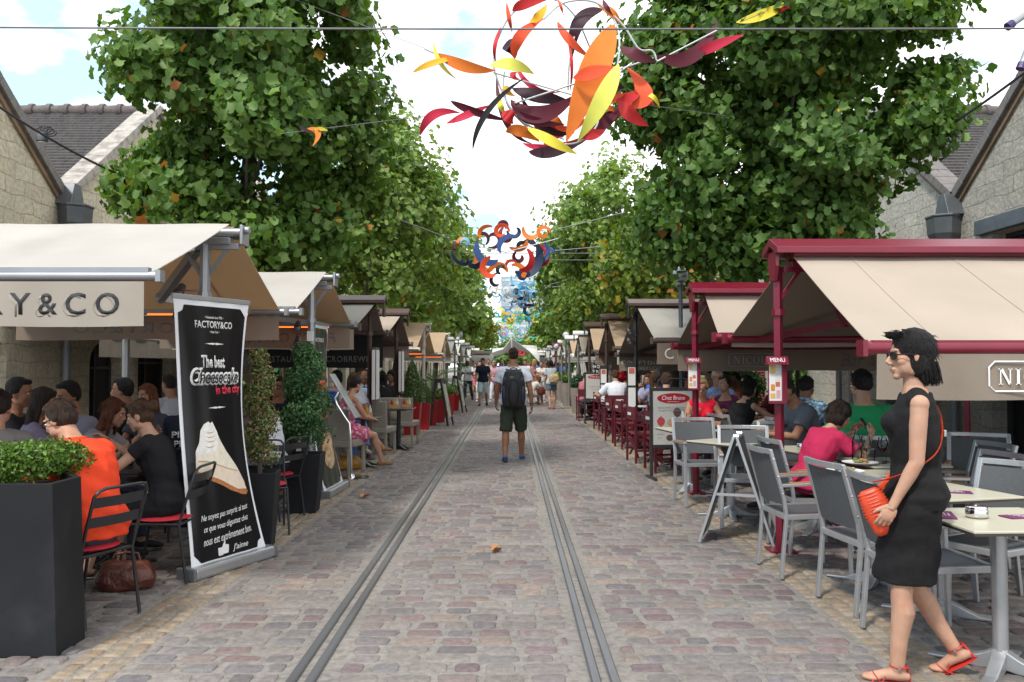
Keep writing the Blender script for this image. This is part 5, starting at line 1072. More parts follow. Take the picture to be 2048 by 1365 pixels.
# ---- sandwich board (aluminium A frame with blackboards)
SLATE = mat('blackboard', (.035, .042, .050), .35, var=.15, vs=4)
t = thing('sandwich_board', 'empty aluminium A frame blackboard on the kerb setts by the cafe chairs', 'sandwich board', (1.87, 6.88, 0), -.35); H0 = .90
for s in (-1, 1):
    m = MB()
    for y in (0, .52): m.beam((s * .30, y, .01), (s * .012, y, H0), .022, .030, up=(0, 1, 0))
    m.beam((s * .285, 0, .06), (s * .285, .52, .06), .022, .02); m.beam((s * .018, 0, H0 - .012), (s * .018, .52, H0 - .012), .022, .02); f = m.build('panel_frame', ALU, t, bevel=.002)
    m = MB(); m.grid(lambda u, v: V((lerp(s * .285, s * .02, u), lerp(.012, .508, v), lerp(.06, H0 - .02, u))), 1, 1, .006); m.build('blackboard', SLATE, f)
m = MB(); m.beam((-.17, .0, .42), (.17, .0, .42), .012, .022); m.build('spreader_bar', ALU, t); m = MB(); m.tube([V((-.02, .08, H0)), V((.02, .08, H0))], .01, 6); m.tube([V((-.02, .42, H0)), V((.02, .42, H0))], .01, 6); m.build('hinge', CHR, t)
# ---- slanted black easels on the left
for i, (px, py, lb) in enumerate(((880, 853, 'nearer black easel board with a pale face, beside the red planters'), (913, 826, 'farther black easel board leaning beside the last red planters'))):
    p = G(px, py); t = thing('easel_board', lb, 'sign', (p.x, p.y, 0), -.15, 'black easel boards on the left kerb')
    m = MB(); m.beam((-.26, .0, .01), (-.10, .0, 1.18), .05, .05); m.beam((.20, .0, .01), (.02, .0, 1.10), .05, .05); m.beam((.26, .35, .01), (.03, .35, 1.10), .04, .04); m.box((-.04, .2, 1.12), (.16, .5, .10)); m.build('frame', A_BLK, t)
    m = MB(); m.beam((.215, .17, .22), (.06, .17, 1.04), .34, .012, up=(1, 0, 0)); m.build('board_face', mat('easel_face', (.45, .46, .38), .5, c2=(.30, .34, .26)), t)
# ================================================================== people
def skin(name, c): return mat('skin_' + name, c, .58, var=.12, vs=14, bump=.12, bs=160, sub=.08, spec=.3, c2=tuple(a * b for a, b in zip(c, (1.05, .86, .82))), c2f=.56)
SK = {'l': skin('light', (.42, .245, .165)), 'm': skin('medium', (.37, .20, .125)), 't': skin('tanned', (.31, .155, .09)), 'd': skin('dark', (.075, .038, .025)), 'b': skin('brown', (.18, .09, .055))}
def cloth(name, c, var=.06, bump=.22, bs=30): return mat('cloth_' + name, c, .85, var=var, vs=5, bump=bump, bs=bs, spec=.2)
def hairm(name, c): return mat('hair_' + name, c, .50, var=.5, vs=22, bump=.8, bs=110, stretch=(3.5, 3.5, .45), spec=.25)
HR = {'black': hairm('black', (.012, .010, .010)), 'dark': hairm('dark', (.028, .018, .013)), 'brown': hairm('brown', (.075, .040, .022)), 'red': hairm('red', (.12, .040, .018)), 'blond': hairm('blond', (.36, .24, .10)), 'grey': hairm('grey', (.26, .25, .24)), 'white': hairm('white', (.42, .40, .37)), 'short': hairm('cropped', (.040, .024, .016)), 'ltbrown': hairm('light_brown', (.17, .10, .05))}
SHOE = {}
EYEW = mat('eye_white', (.6, .58, .55), .3); EYED = mat('eye_dark', (.03, .02, .015), .2); LIP = mat('lips', (.34, .13, .10), .5); BROW = mat('eyebrow', (.03, .02, .015), .8); LENS = mat('dark_lens', (.012, .012, .014), .08, spec=.8)
def cl(c):
    if isinstance(c, str): return c
    return c
_cc = {}
def CM(c, kind='plain'):
    key = (tuple(round(x, 3) for x in c), kind)
    if key not in _cc:
        n = 'fabric_%02d' % len(_cc)
        if kind == 'check': _cc[key] = mat('cloth_' + n, c, .85, var=.5, vs=38, c2=(.04, .08, .12), c2f=.5, bump=.3, bs=40)
        elif kind == 'floral': _cc[key] = mat('cloth_' + n, c, .85, var=.2, vs=40, c2=(.6, .5, .5), c2f=.56, bump=.3, bs=40)
        else: _cc[key] = cloth(n, c)
    return _cc[key]
def person(label, loc, face, H=1.72, sex='m', sk='l', hair=('short', 'dark'), top=('tee', (.5, .5, .5)), bottom=('trousers', (.05, .05, .06)), shoes=(.03, .03, .03), pose='sit',
           seat=.46, lean=8, hunch=1.0, head=(0, 0, 0), arms=None, legs=None, res=.011, group=None, glasses=None, fat=1.0, extra=None, headk=1.0, hands=True, topkind='plain', botkind='plain', ft=True):
    """face: degrees counter-clockwise from +Y. head=(yaw, pitch down, roll). arms: two of (pitch, abduct, elbow, inward) right, left. legs: two of (pitch, knee, abduct)."""
    s = H / 1.72; t = thing('person', label, 'person', (loc[0], loc[1], loc[2] if len(loc) > 2 else 0), R(face), group); F_ = sex == 'f'
    arms = arms or [(35, 8, 60, 25), (35, 8, 60, 25)]
    if legs is None: legs = {'sit': [(86, 84, 6), (86, 84, 6)], 'stand': [(2, 4, 3), (-2, 2, 3)], 'walk': [(22, 10, 2), (-18, 22, 2)]}[pose]
    # legs first, to find the pelvis height
    def legj(hz):
        out = []
        for sd, (a, k, b) in zip((1, -1), legs):
            hp = V((sd * .088 * s, 0, hz)); ar, kr, br = R(a), R(a - k), R(b); d1 = V((sd * math.sin(br), math.sin(ar), -math.cos(ar) * math.cos(br))).normalized(); d2 = V((sd * math.sin(br) * .35, math.sin(kr), -math.cos(kr))).normalized()
            kn = hp + d1 * .425 * s; an = kn + d2 * .41 * s; out.append((hp, kn, an, d1, d2))
        return out
    if pose == 'sit': hz = seat + .085 * s
    else:
        L0 = legj(0); hz = -min(l[2].z for l in L0) + .072 * s
    LG = legj(hz); P0 = V((0, -.02 * s if pose == 'sit' else 0, hz))
    def sp(d):           # spine curve
        n = 8; p = P0.copy(); th = 0
        for i in range(n):
            f = (i + .5) / n * d / (.56 * s) if d > 0 else 0; th = R(lean) * lerp(1 - hunch * .5, 1 + hunch * .6, max(0, f)); p = p + V((0, math.sin(th), math.cos(th))) * d / n
        return p, th
    def ring(d, hw, hd, off=0.0, n=14):
        p, th = sp(d * s); u = V((0, math.sin(th), math.cos(th))); w_ = V((0, math.cos(th), -math.sin(th))); out = []
        for j in range(n):
            a = 2 * math.pi * j / n; ca, sa = math.cos(a), math.sin(a); e = .85; out.append(p + V((math.copysign(abs(ca) ** e, ca) * hw * s, 0, 0)) + w_ * (math.copysign(abs(sa) ** e, sa) * hd * s + off * s))
        return out
    if F_: TR = [(-.075, .10, .075, -.01), (-.03, .165, .108, -.01), (.03, .178, .118, -.012), (.10, .160, .105, -.005), (.18, .128, .088, 0), (.27, .138, .096, 0), (.36, .152, .108, .004), (.44, .158, .096, 0), (.50, .148, .076, -.006), (.54, .095, .062, -.006), (.575, .052, .054, -.002), (.62, .046, .050, 0), (.67, .046, .052, .004)]
    else: TR = [(-.075, .10, .075, -.008), (-.03, .155, .10, -.008), (.03, .168, .108, -.01), (.10, .158, .104, -.004), (.18, .150, .098, 0), (.27, .156, .104, 0), (.36, .174, .116, .003), (.44, .184, .108, 0), (.50, .172, .085, -.006), (.545, .11, .068, -.006), (.58, .062, .060, -.002), (.62, .056, .058, 0), (.67, .055, .058, .004)]
    if fat != 1: TR = [(d, hw * (fat if d < .5 else 1), hd * (1 + (fat - 1) * 1.3 if d < .5 else 1), o) for d, hw, hd, o in TR]
    def trs(g, d0, d1, flare=0):
        out = []
        for d, hw, hd, o in TR:
            if d < d0 - 1e-6 or d > d1 + 1e-6: continue
            gg = g + flare * max(0, min(1, (.20 - d) / .12)); out.append(ring(d, hw + gg, hd + gg, o))
        return out
    shw = .158 if F_ else .182; SH = []; AJ = []
    pS, thS = sp(.495 * s)
    for sd, (a, b, e, c) in zip((1, -1), arms):
        S0 = pS + V((sd * shw * s, 0, -.005 * s)); ar, br = R(a), R(b); d1 = V((sd * math.sin(br), math.sin(ar) * math.cos(br), -math.cos(ar) * math.cos(br))).normalized()
        fr, cr = R(a + e), R(c); d2 = V((sd * math.sin(br) * .5 - sd * math.sin(cr), math.sin(fr) * math.cos(cr), -math.cos(fr) * math.cos(cr))).normalized()
        el = S0 + d1 * .285 * s; wr = el + d2 * .245 * s; AJ.append((S0, el, wr, d1, d2))
    ra = (.043, .036, .024) if F_ else (.050, .042, .028); rl = (.086, .054, .036) if F_ else (.088, .057, .039)
    # head frame
    pH, thH = sp(.665 * s); HM = Matrix.Rotation(R(head[0]), 3, 'Z') @ Matrix.Rotation(-R(head[1]) - thH * .35, 3, 'X') @ Matrix.Rotation(R(head[2]), 3, 'Y'); HC = pH + HM @ V((0, .018 * s, .065 * s)); hk = s * (.97 if F_ else 1.0) * headk
    hp = lambda x, y, z: HC + HM @ V((x * hk, y * hk, z * hk)); hr = lambda *r_: tuple(q * hk for q in r_)
    m = MB(); m.rings(trs(0, -.1, .7)); m.tube([sp(.56 * s)[0], sp(.64 * s)[0], hp(0, -.02, -.03)], [.056 * s if not F_ else .047 * s, .052 * s if not F_ else .043 * s, .05 * s], 12)
    for sd, (S0, el, wr, d1, d2) in zip((1, -1), AJ):
        m.ell(S0, (ra[0] * 1.12 * s,) * 3, 12, 8); m.tube([S0 - d1 * .02, S0 + d1 * .10 * s, el, el + d2 * .07 * s, wr - d2 * .05 * s, wr + d2 * .01 * s], [ra[0] * s * 1.02, ra[0] * s, ra[1] * s, ra[1] * .98 * s, ra[2] * s * 1.02, ra[2] * s * .92], 12); m.ell(el, (ra[1] * s,) * 3, 10, 8)
        sx0, sy0 = S0, pS + V((sd * shw * .4 * s, 0, .03 * s)); m.cap(sy0, sx0, .04 * s, ra[0] * .95 * s)
    for sd, (hp0, kn, an, d1, d2) in zip((1, -1), LG):
        bk = V((0, -1, 0)) if abs(d2.z) > .5 else V((0, 0, -1)); m.tube([hp0 - d1 * .03, hp0 + d1 * .10 * s, hp0 + d1 * .28 * s, kn, kn + d2 * .06 * s, kn + d2 * .13 * s + bk * .012, kn + d2 * .26 * s, an - d2 * .03, an + d2 * .01], [rl[0] * s, rl[0] * s * .98, rl[0] * s * .78, rl[1] * s, rl[1] * .95 * s, rl[1] * 1.04 * s, rl[1] * .80 * s, rl[2] * s, rl[2] * .95 * s], 14); m.ell(kn + d2 * .005, (rl[1] * 1.0 * s,) * 3, 12, 8)
        fl = V((sd * .12, 1, 0)).normalized(); pit = 0
        if d2.y < -.35 and pose != 'sit': pit = min(60, math.degrees(math.asin(-d2.y)) * 1.0)
        fd = V((fl.x, fl.y * math.cos(R(pit)), -math.sin(R(pit)))); up = V((0, math.sin(R(pit)), math.cos(R(pit))))
        a0 = an - up * .035 * s; m.tube([a0 - fd * .055 * s - up * .008 * s, a0 - fd * .02 * s, a0 + fd * .05 * s, a0 + fd * .12 * s - up * .015 * s, a0 + fd * .165 * s - up * .022 * s], [.022 * s, .034 * s, .033 * s, .027 * s, .014 * s], 12, flat=.85); m.ell(a0 + fd * .12 * s - up * .016 * s, (.042 * s, .05 * s, .018 * s), 12, 8)
        m.cap(an + V((0, 0, .0)), a0, rl[2] * .9 * s, .032 * s)
        if True: LGF = globals().setdefault('_feet', {}); LGF[sd] = (a0, fd, up)
    feet = dict(globals()['_feet'])
    if F_:
        for sd in (-1, 1): p, th = sp(.385 * s); m.ell(p + V((sd * .068 * s, .088 * s, 0)), (.058 * s, .050 * s, .058 * s), 12, 8)
    # head
    m.ell(hp(0, -.012, .030), hr(.073, .090, .086), 20, 14); m.ell(hp(0, .024, -.020), hr(.058, .060, .080), 18, 12); m.ell(hp(0, .030, -.068), hr(.050, .050, .036), 14, 10); m.ell(hp(0, .064, -.094), hr(.026, .020, .019), 12, 8)
    m.ell(hp(0, .072, .026), hr(.046, .016, .012), 12, 8); m.tube([hp(0, .080, .014), hp(0, .094, -.008), hp(0, .107, -.030)], [.0085 * hk, .010 * hk, .0125 * hk], 10); m.ell(hp(0, .094, -.034), hr(.018, .014, .0095), 10, 8)
    m.ell(hp(0, .080, -.060), hr(.024, .012, .007), 10, 8); m.ell(hp(0, .079, -.071), hr(.021, .011, .007), 10, 8)
    for sd in (-1, 1):
        m.ell(hp(sd * .036, .052, -.024), hr(.026, .026, .022), 10, 8); m.ell(hp(sd * .073, -.010, -.010), hr(.009, .020, .032), 10, 8, rot=HM); m.ell(hp(sd * .044, .010, -.066), hr(.018, .04, .026), 10, 8); m.ell(hp(sd * .040, .034, -.052), hr(.022, .034, .036), 10, 8)
    if sex == 'f0': pass
    me = remesh(m, res, 2 if res > .006 else 4, .45)
    body = None
    # hands: a palm, four unequal jointed fingers and a thumb
    if hands:
        mh = MB(); hs = s * (.92 if F_ else 1.02)
        for sd, (S0, el, wr, d1, d2), ar in zip((1, -1), AJ, arms):
            fd = d2; inn = V((-sd, 0, 0)); pn = (inn - fd * inn.dot(fd)); pn = pn.normalized() if pn.length > .1 else V((0, 0, -1))
            if abs(fd.y) > .7 and pose == 'sit': pn = (V((-sd * .5, 0, -1)) - fd * V((-sd * .5, 0, -1)).dot(fd)).normalized()
            ac = fd.cross(pn) * (1 if (fd.cross(pn)).dot(V((0, 1, .3)) if pose != 'sit' else V((-sd, .2, .6))) > 0 else -1)
            M_ = Matrix((ac, fd, pn)).transposed(); mh.ell(wr + fd * .042 * hs, (.040 * hs, .052 * hs, .016 * hs), 12, 8, rot=M_); mh.tube([wr - fd * .02 * hs, wr + fd * .02 * hs], [ra[2] * s * .95, .025 * hs], 10, flat=.8)
            for i, (o_, l_) in enumerate(((.029, .92), (.010, 1.0), (-.010, .95), (-.028, .76))):
                b = wr + fd * (.082 if i != 3 else .074) * hs + ac * o_ * hs; pts = [b - fd * .015 * hs, b]; d = fd.copy() + ac * o_ * 1.5; d.normalize(); cu = 0
                for q, sg in enumerate((.040, .026, .020)):
                    cu += R((22, 30, 22)[q]) * (1.0 + .12 * i); dd = d * math.cos(cu) + pn * math.sin(cu); pts.append(pts[-1] + dd * sg * l_ * hs)
                mh.tube(pts, [.0088 * hs, .0090 * hs, .0082 * hs, .0074 * hs, .0055 * hs], 8)
            b = wr + fd * .022 * hs + ac * .026 * hs; d = (fd * .75 + ac * .62 + pn * .25).normalized(); mh.tube([b - d * .01, b + d * .024 * hs, b + d * .046 * hs + fd * .006 * hs, b + d * .060 * hs + fd * .016 * hs + pn * .006 * hs], [.014 * hs, .0115 * hs, .0095 * hs, .006 * hs], 8)
        if res < .006: hm = remesh(mh, .0032, 2, .4)
        else:
            hm = mh.mesh('h'); bm = bmesh.new(); bm.from_mesh(hm); bmesh.ops.recalc_face_normals(bm, faces=bm.faces); bm.to_mesh(hm); bm.free()
        bm = bmesh.new(); bm.from_mesh(me); bm.from_mesh(hm); bm.to_mesh(me); bm.free(); me.materials.clear()
        me.polygons.foreach_set('use_smooth', [True] * len(me.polygons))
    me.materials.clear(); body = link('body', me, SK[sk], t, 'all')
    # clothes
    def wear(nm, mb, m_, vx=None, it=3):
        fold = res < .0115 and nm not in ('shoe',); so = random.uniform(0, 50)
        me = remesh(mb, vx or res, it + (2 if fold else 0), .5, disp=(lambda c, n: c + n * (.013 * noise.noise(V((c.x * 7 + c.z * 5 + so, c.y * 7, c.z * 13 + c.x * 6))) + .0035 * noise.noise(V((c.x * 21 + so, c.y * 21, c.z * 16))) + .0015)) if fold else None); me.materials.clear(); return link(nm, me, m_, t, 'all')
    def sleeve(mb, frac, g, flare=.0):
        for (S0, el, wr, d1, d2) in AJ:
            r0 = ra[0] * s + g; mb.ell(S0, (r0 * 1.05,) * 3, 12, 8); mb.cap(pS + (S0 - pS) * .45 + V((0, 0, .028 * s)), S0, .045 * s + g * .5, r0 * .92)
            if frac <= 1: mb.tube([S0, S0 + d1 * .285 * s * frac], [r0, r0 * .98 + flare], 12)
            else:
                w2 = el + d2 * .245 * s * (frac - 1); mb.tube([S0, el], [r0, ra[1] * s + g], 12); mb.ell(el, (ra[1] * s + g,) * 3, 12, 8); mb.tube([el, w2], [ra[1] * s + g, ra[2] * s + g + .006], 12)
    bk_ = bottom[0]; tk, tcol = top[0], top[1]; tm = CM(tcol, topkind); g = .013; upd = {'tee': .545, 'shirt': .555, 'tank': .50, 'polo': .555, 'dress': .545, 'jacket': .56, 'strap': .44}[tk]; bt = -.03 if bottom[0] != 'none' and tk in ('tee', 'shirt', 'jacket', 'polo') else .03; g = .018 if tk in ('tee', 'polo', 'shirt', 'jacket') else .013
    if tk == 'dress': bt = -.075
    if tk in ('tank', 'strap'): bt = 0.0
    m = MB(); m.rings(trs(g + (.006 if tk in ('shirt', 'jacket') else 0), bt, upd, .022 if (bt < -.02 and tk != 'dress' and bk_ != 'skirt') else 0))
    if F_:
        for sd in (-1, 1): p, th = sp(.385 * s); m.ell(p + V((sd * .068 * s, .090 * s, 0)), (.066 * s, .060 * s, .064 * s), 12, 8)
    if tk in ('tee', 'polo'): sleeve(m, .62, g + .003, .008)
    elif tk == 'shirt': sleeve(m, top[2] if len(top) > 2 else .75, g + .008, .012)
    elif tk == 'jacket': sleeve(m, 1.9, g + .008)
    elif tk in ('tank', 'dress'):
        if tk == 'dress' and len(top) > 2 and top[2]: sleeve(m, top[2], g)
        for sd in (-1, 1): a = pS + V((sd * .085 * s, .0, .032 * s)); m.cap(a, pS + V((sd * .140 * s, 0, -.005 * s)), .048 * s, .052 * s)
    if tk == 'dress':      # skirt down to the knee
        if pose == 'sit':
            for (h0, kn, an, d1, d2) in LG: m.tube([h0 - d1 * .05, h0 + d1 * .2 * s, kn - d1 * .03], [.105 * s, .095 * s, .078 * s], 12)
            m.cap(P0 + V((0, .02, 0)), (LG[0][1] + LG[1][1]) / 2 - V((0, .08, 0)), .09 * s, .065 * s)
        else:
            kn = [l[1] for l in LG]; z1 = min(kn[0].z, kn[1].z) + .02 * s; zt = hz + .07 * s; rs = []
            for f in (0, .25, .5, .75, 1):
                z = lerp(zt, z1, f); cy = lerp(0, (kn[0].y + kn[1].y) / 2, f); hw = lerp(.172, .168, f) + .018 * math.sin(math.pi * min(1, f * 1.6)) * s; hd = lerp(.135, .125 + abs(kn[0].y - kn[1].y) / 2 / s, f) * s
                rs.append([V((hw * math.cos(a), cy + hd * math.sin(a), z)) for a in [2 * math.pi * j / 18 for j in range(18)]])
            m.rings(rs)
    tob = wear({'tee': 'tshirt', 'shirt': 'shirt', 'tank': 'tank_top', 'polo': 'polo_shirt', 'dress': 'dress', 'jacket': 'jacket', 'strap': 'strap_top'}[tk], m, tm)
    if tk in ('polo', 'shirt'):
        p, th = sp(.572 * s); m = MB(); u = V((0, math.sin(th), math.cos(th))); pts = [p + V((math.cos(a) * .075 * s, math.sin(a) * .075 * s, -.012 * s * math.sin(a))) for a in [R(100 + 340 * j / 16) for j in range(17)]]
        m.tube(pts, .014 * s, 8, flat=1.6); m.build('collar', tm, tob, smooth=True)
    bk = bottom[0]
    if bk != 'none' and tk != 'dress':
        bm_ = CM(bottom[1], botkind); m = MB(); gb = .013; m.rings(trs(gb, -.1, .10 if tk in ('tank', 'strap') else .035))
        for sd, (h0, kn, an, d1, d2) in zip((1, -1), LG):
            if bk == 'trousers':
                k = bottom[2] if len(bottom) > 2 else .014; m.tube([h0 - d1 * .02, h0 + d1 * .1 * s, kn - d1 * .0], [rl[0] * s + k, rl[0] * s + k, rl[1] * s + k], 12); m.ell(kn, (rl[1] * s + k,) * 3, 12, 8); m.tube([kn, kn + d2 * .14 * s, an - d2 * .035 * s], [rl[1] * s + k, rl[1] * s + k, rl[2] * s + k + .010], 12)
            elif bk == 'shorts': m.tube([h0 - d1 * .02, h0 + d1 * .15 * s, h0 + d1 * .425 * s * (bottom[2] if len(bottom) > 2 else .95)], [rl[0] * s + .018, rl[0] * s + .022, rl[1] * s + .042], 14)
            elif bk == 'skirt': m.tube([h0 - d1 * .03, h0 + d1 * .3 * s], [rl[0] * s + .03, rl[0] * s + .02], 12)
        if bk == 'skirt' and pose == 'sit': m.cap(P0, P0 + V((0, .28 * s, 0)), .09 * s, .075 * s)
        wear({'trousers': 'trousers', 'shorts': 'shorts', 'skirt': 'skirt'}[bk], m, bm_)
    # shoes
    if shoes is not None and shoes != 'bare':
        sm_ = CM(shoes if not isinstance(shoes, str) else (.3, .2, .15))
        for sd in (1, -1):
            a0, fd, up = feet[sd]; m = MB(); m.tube([a0 - fd * .062 * s - up * .002 * s, a0 - fd * .02 * s, a0 + fd * .06 * s - up * .004 * s, a0 + fd * .125 * s - up * .012 * s, a0 + fd * .185 * s - up * .018 * s], [.030 * s, .042 * s, .044 * s, .038 * s, .022 * s], 12, flat=.8); m.ell(a0 + fd * .115 * s - up * .014 * s, (.047 * s, .075 * s, .026 * s), 12, 8)
            sh = wear('shoe', m, sm_, vx=min(res, .009), it=2); m = MB(); x = fd.cross(up); M_ = Matrix((x, fd, up)).transposed(); m.ell(a0 + fd * .06 * s - up * .036 * s, (.043 * s, .135 * s, .011 * s), 16, 6, rot=M_); m.build('sole', CM((.25, .24, .22)), sh, smooth=True)
    # hair
    hk_, hc = hair; hm_ = HR[hc]
    if hk_ != 'bald':
        m = MB(); gv = .0
        big = {'short': 1.0, 'crop': .975, 'long': 1.06, 'bob': 1.12, 'bun': 1.04, 'curly': 1.22, 'pony': 1.04, 'cap': 1.0}[hk_]
        m.ell(hp(0, -.024, .040), hr(.0775 * big, .088 * big, .085 * big), 18, 12); m.ell(hp(0, -.048, .0), hr(.072 * big, .060 * big, .070 * big), 16, 10)
        if hk_ not in ('crop', 'cap'): m.ell(hp(.0, .030, .088), hr(.052, .045, .024), 14, 8)
        for sd in (-1, 1):
            if hk_ in ('long', 'bob', 'curly', 'short'): m.ell(hp(sd * (.070 if hk_ != 'bob' else .064), -.018, .016), hr(.014 * big, .034, .036 if hk_ == 'short' else .055), 10, 8)
        if hk_ == 'long':
            p2, th2 = sp(.43 * s)
            for sd in (-1, 0, 1): m.tube([hp(sd * .055, -.03, .03), hp(sd * .072, -.035, -.05), hp(sd * .070, -.045, -.13), p2 + V((sd * .075 * s, -.09 * s if sd == 0 else -.055 * s, .0))], [.045 * hk, .042 * hk, .038 * hk, .018 * hk], 10)
            for sd in (-1, 1): m.tube([hp(sd * .066, .01, .05), hp(sd * .078, .01, -.03), hp(sd * .078, .012, -.12), hp(sd * .07, .02, -.20)], [.018 * hk, .020 * hk, .018 * hk, .008], 8)
        if hk_ == 'bob':
            m.ell(hp(0, -.040, -.045), hr(.082, .068, .075), 14, 10); m.ell(hp(0, -.048, -.10), hr(.058, .040, .05), 12, 8)
            for sd in (-1, 1): m.ell(hp(sd * .062, -.016, -.03), hr(.020, .040, .06), 10, 8)
        if hk_ == 'bun': m.ell(hp(.0, -.115, .055), hr(.045, .042, .045), 12, 8)
        if hk_ == 'pony': m.tube([hp(0, -.10, .03), hp(0, -.135, -.02), hp(0, -.12, -.14)], [.028 * hk, .03 * hk, .012 * hk], 10)
        if hk_ == 'curly': m.ell(hp(0, -.04, -.03), hr(.10, .09, .08), 14, 10)
        amp = {'crop': .0015, 'short': .004, 'long': .006, 'bob': .0035, 'bun': .008, 'curly': .014, 'pony': .004, 'cap': .001}[hk_]; fq = 38 if hk_ != 'curly' else 24
        me = remesh(m, max(.0045, res * .7), 2, .5, disp=lambda c, n: c + n * amp * (noise.noise(V((c.x * fq, c.y * fq, c.z * fq * .45))) + .4)); me.materials.clear(); ho = link('hair', me, hm_, t, 'all')
        if hk_ == 'cap': ho.name = 'cap'
        elif res <= .0115 and headk == 1.0:      # fine locks lying on the hair
            m = MB(); rr = random.Random(int(loc[0] * 1000)); L_h = .035 if hk_ in ('short', 'crop') else .06
            for k in range(210):
                th_ = rr.uniform(0, 6.283); ph_ = rr.uniform(.05, 1.45) if hk_ in ('short', 'crop', 'bun') else rr.uniform(-.35, 1.45)
                if math.sin(th_) > .35 and ph_ < .75: continue
                cx_, cy_, cz_ = .0790 * big * math.cos(th_) * math.cos(ph_), -.024 + .090 * big * math.sin(th_) * math.cos(ph_), .040 + .087 * big * math.sin(ph_)
                dx_, dy_, dz_ = rr.gauss(0, .3) + cx_ * 4, -.6 + rr.gauss(0, .3), -.2 - .9 * math.cos(ph_) + (.5 if ph_ > 1 else 0); q = []
                for f in (0, .5, 1): q.append(hp(cx_ + dx_ * L_h * f * .5, cy_ + dy_ * L_h * f * .6, cz_ + dz_ * L_h * f * .7 + .002))
                m.tube(q, [.0030, .0030, .0006], 4)
            m.build('hair_locks', hm_, ho, smooth=True)
    # face details
    if ft and res <= .0125:
        m = MB(); m2 = MB(); m3 = MB(); m4 = MB()
        for sd in (-1, 1):
            m.ell(hp(sd * .030, .0735, .004), hr(.0135, .008, .0078), 10, 8); m2.ell(hp(sd * .030, .0795, .004), hr(.006, .004, .006), 8, 6)
            m3.tube([hp(sd * .016, .087, .022), hp(sd * .032, .085, .029), hp(sd * .048, .076, .024)], [.0028, .0036, .002], 6)
        e = m.build('eye', EYEW, body, smooth=True); m2.build('iris', EYED, body, smooth=True) if False else m2.build('iris', EYED, e, smooth=True); m3.build('eyebrow', BROW if hc not in ('blond', 'white', 'grey') else HR['ltbrown'], body, smooth=True)
        m4.tube([hp(-.022, .082, -.064), hp(-.008, .0905, -.060), hp(0, .0915, -.062), hp(.008, .0905, -.060), hp(.022, .082, -.064)], [.0015, .0040, .0040, .0040, .0015], 8); m4.tube([hp(-.019, .083, -.0675), hp(0, .0905, -.070), hp(.019, .083, -.0675)], [.0015, .0050, .0015], 8); m4.build('lips', LIP, body, smooth=True)
    if glasses:
        gm = {'sun': LENS, 'clear': GL, 'thick': GL}[glasses]; fm_ = CM((.02, .015, .02)); m = MB(); m2 = MB()
        for sd in (-1, 1):
            c = hp(sd * .034, .092, .004); X_ = HM @ V((1, 0, 0)); Z_ = HM @ V((0, 0, 1)); pts = [c + X_ * .027 * math.cos(a) * hk + Z_ * .017 * math.sin(a) * hk + HM @ V((0, -.010 * max(0, sd * math.cos(a)), 0)) for a in [6.283 * j / 14 for j in range(14)]]
            m.tube(pts, .0024 if glasses != 'thick' else .0035, 6, closed=True); m.tube([hp(sd * .060, .082, .008), hp(sd * .078, .04, .010), hp(sd * .079, -.015, .004)], [.004, .0035, .002], 6); n_ = len(pts); m2.add([c] + pts, [(0, 1 + j, 1 + (j + 1) % n_) for j in range(n_)])
        m.tube([hp(-.008, .096, .008), hp(.008, .096, .008)], .002, 6); fr = m.build('glasses', fm_, t); m2.build('lens', gm, fr)
    info = dict(root=t, hp=hp, AJ=AJ, LG=LG, sp=sp, s=s, feet=feet, HM=HM, body=body, P0=P0)
    if extra: extra(info)
    return info
def bag_mesh(label, cat, loc, rz, size, m_, handle=None, group=None, name='bag'):
    t = thing(name, label, cat, loc, rz, group); m = MB(); sx_, sy_, sz_ = size; rs = []
    for f, k in ((0, .80), (.08, .98), (.4, 1.05), (.75, .92), (.95, .70), (1, .55)):
        rs.append([V((sx_ / 2 * k * math.copysign(abs(math.cos(a)) ** .6, math.cos(a)), sy_ / 2 * (k if f < .9 else k * .5) * math.copysign(abs(math.sin(a)) ** .6, math.sin(a)), sz_ * f)) for a in [2 * math.pi * j / 16 for j in range(16)]])
    m.rings(rs); me = remesh(m, .010, 2, .5, disp=lambda c, n: c + n * .012 * noise.noise(c * 14)); me.materials.clear(); link('bag_body', me, m_, t, 'all')
    if handle:
        m = MB(); m.tube([V((-sx_ * .25, 0, sz_ * .9)), V((-sx_ * .2, 0, sz_ + handle * .8)), V((0, 0, sz_ + handle)), V((sx_ * .2, 0, sz_ + handle * .8)), V((sx_ * .25, 0, sz_ * .9))], .009, 8); m.build('handle', m_, t, smooth=True)
    return t
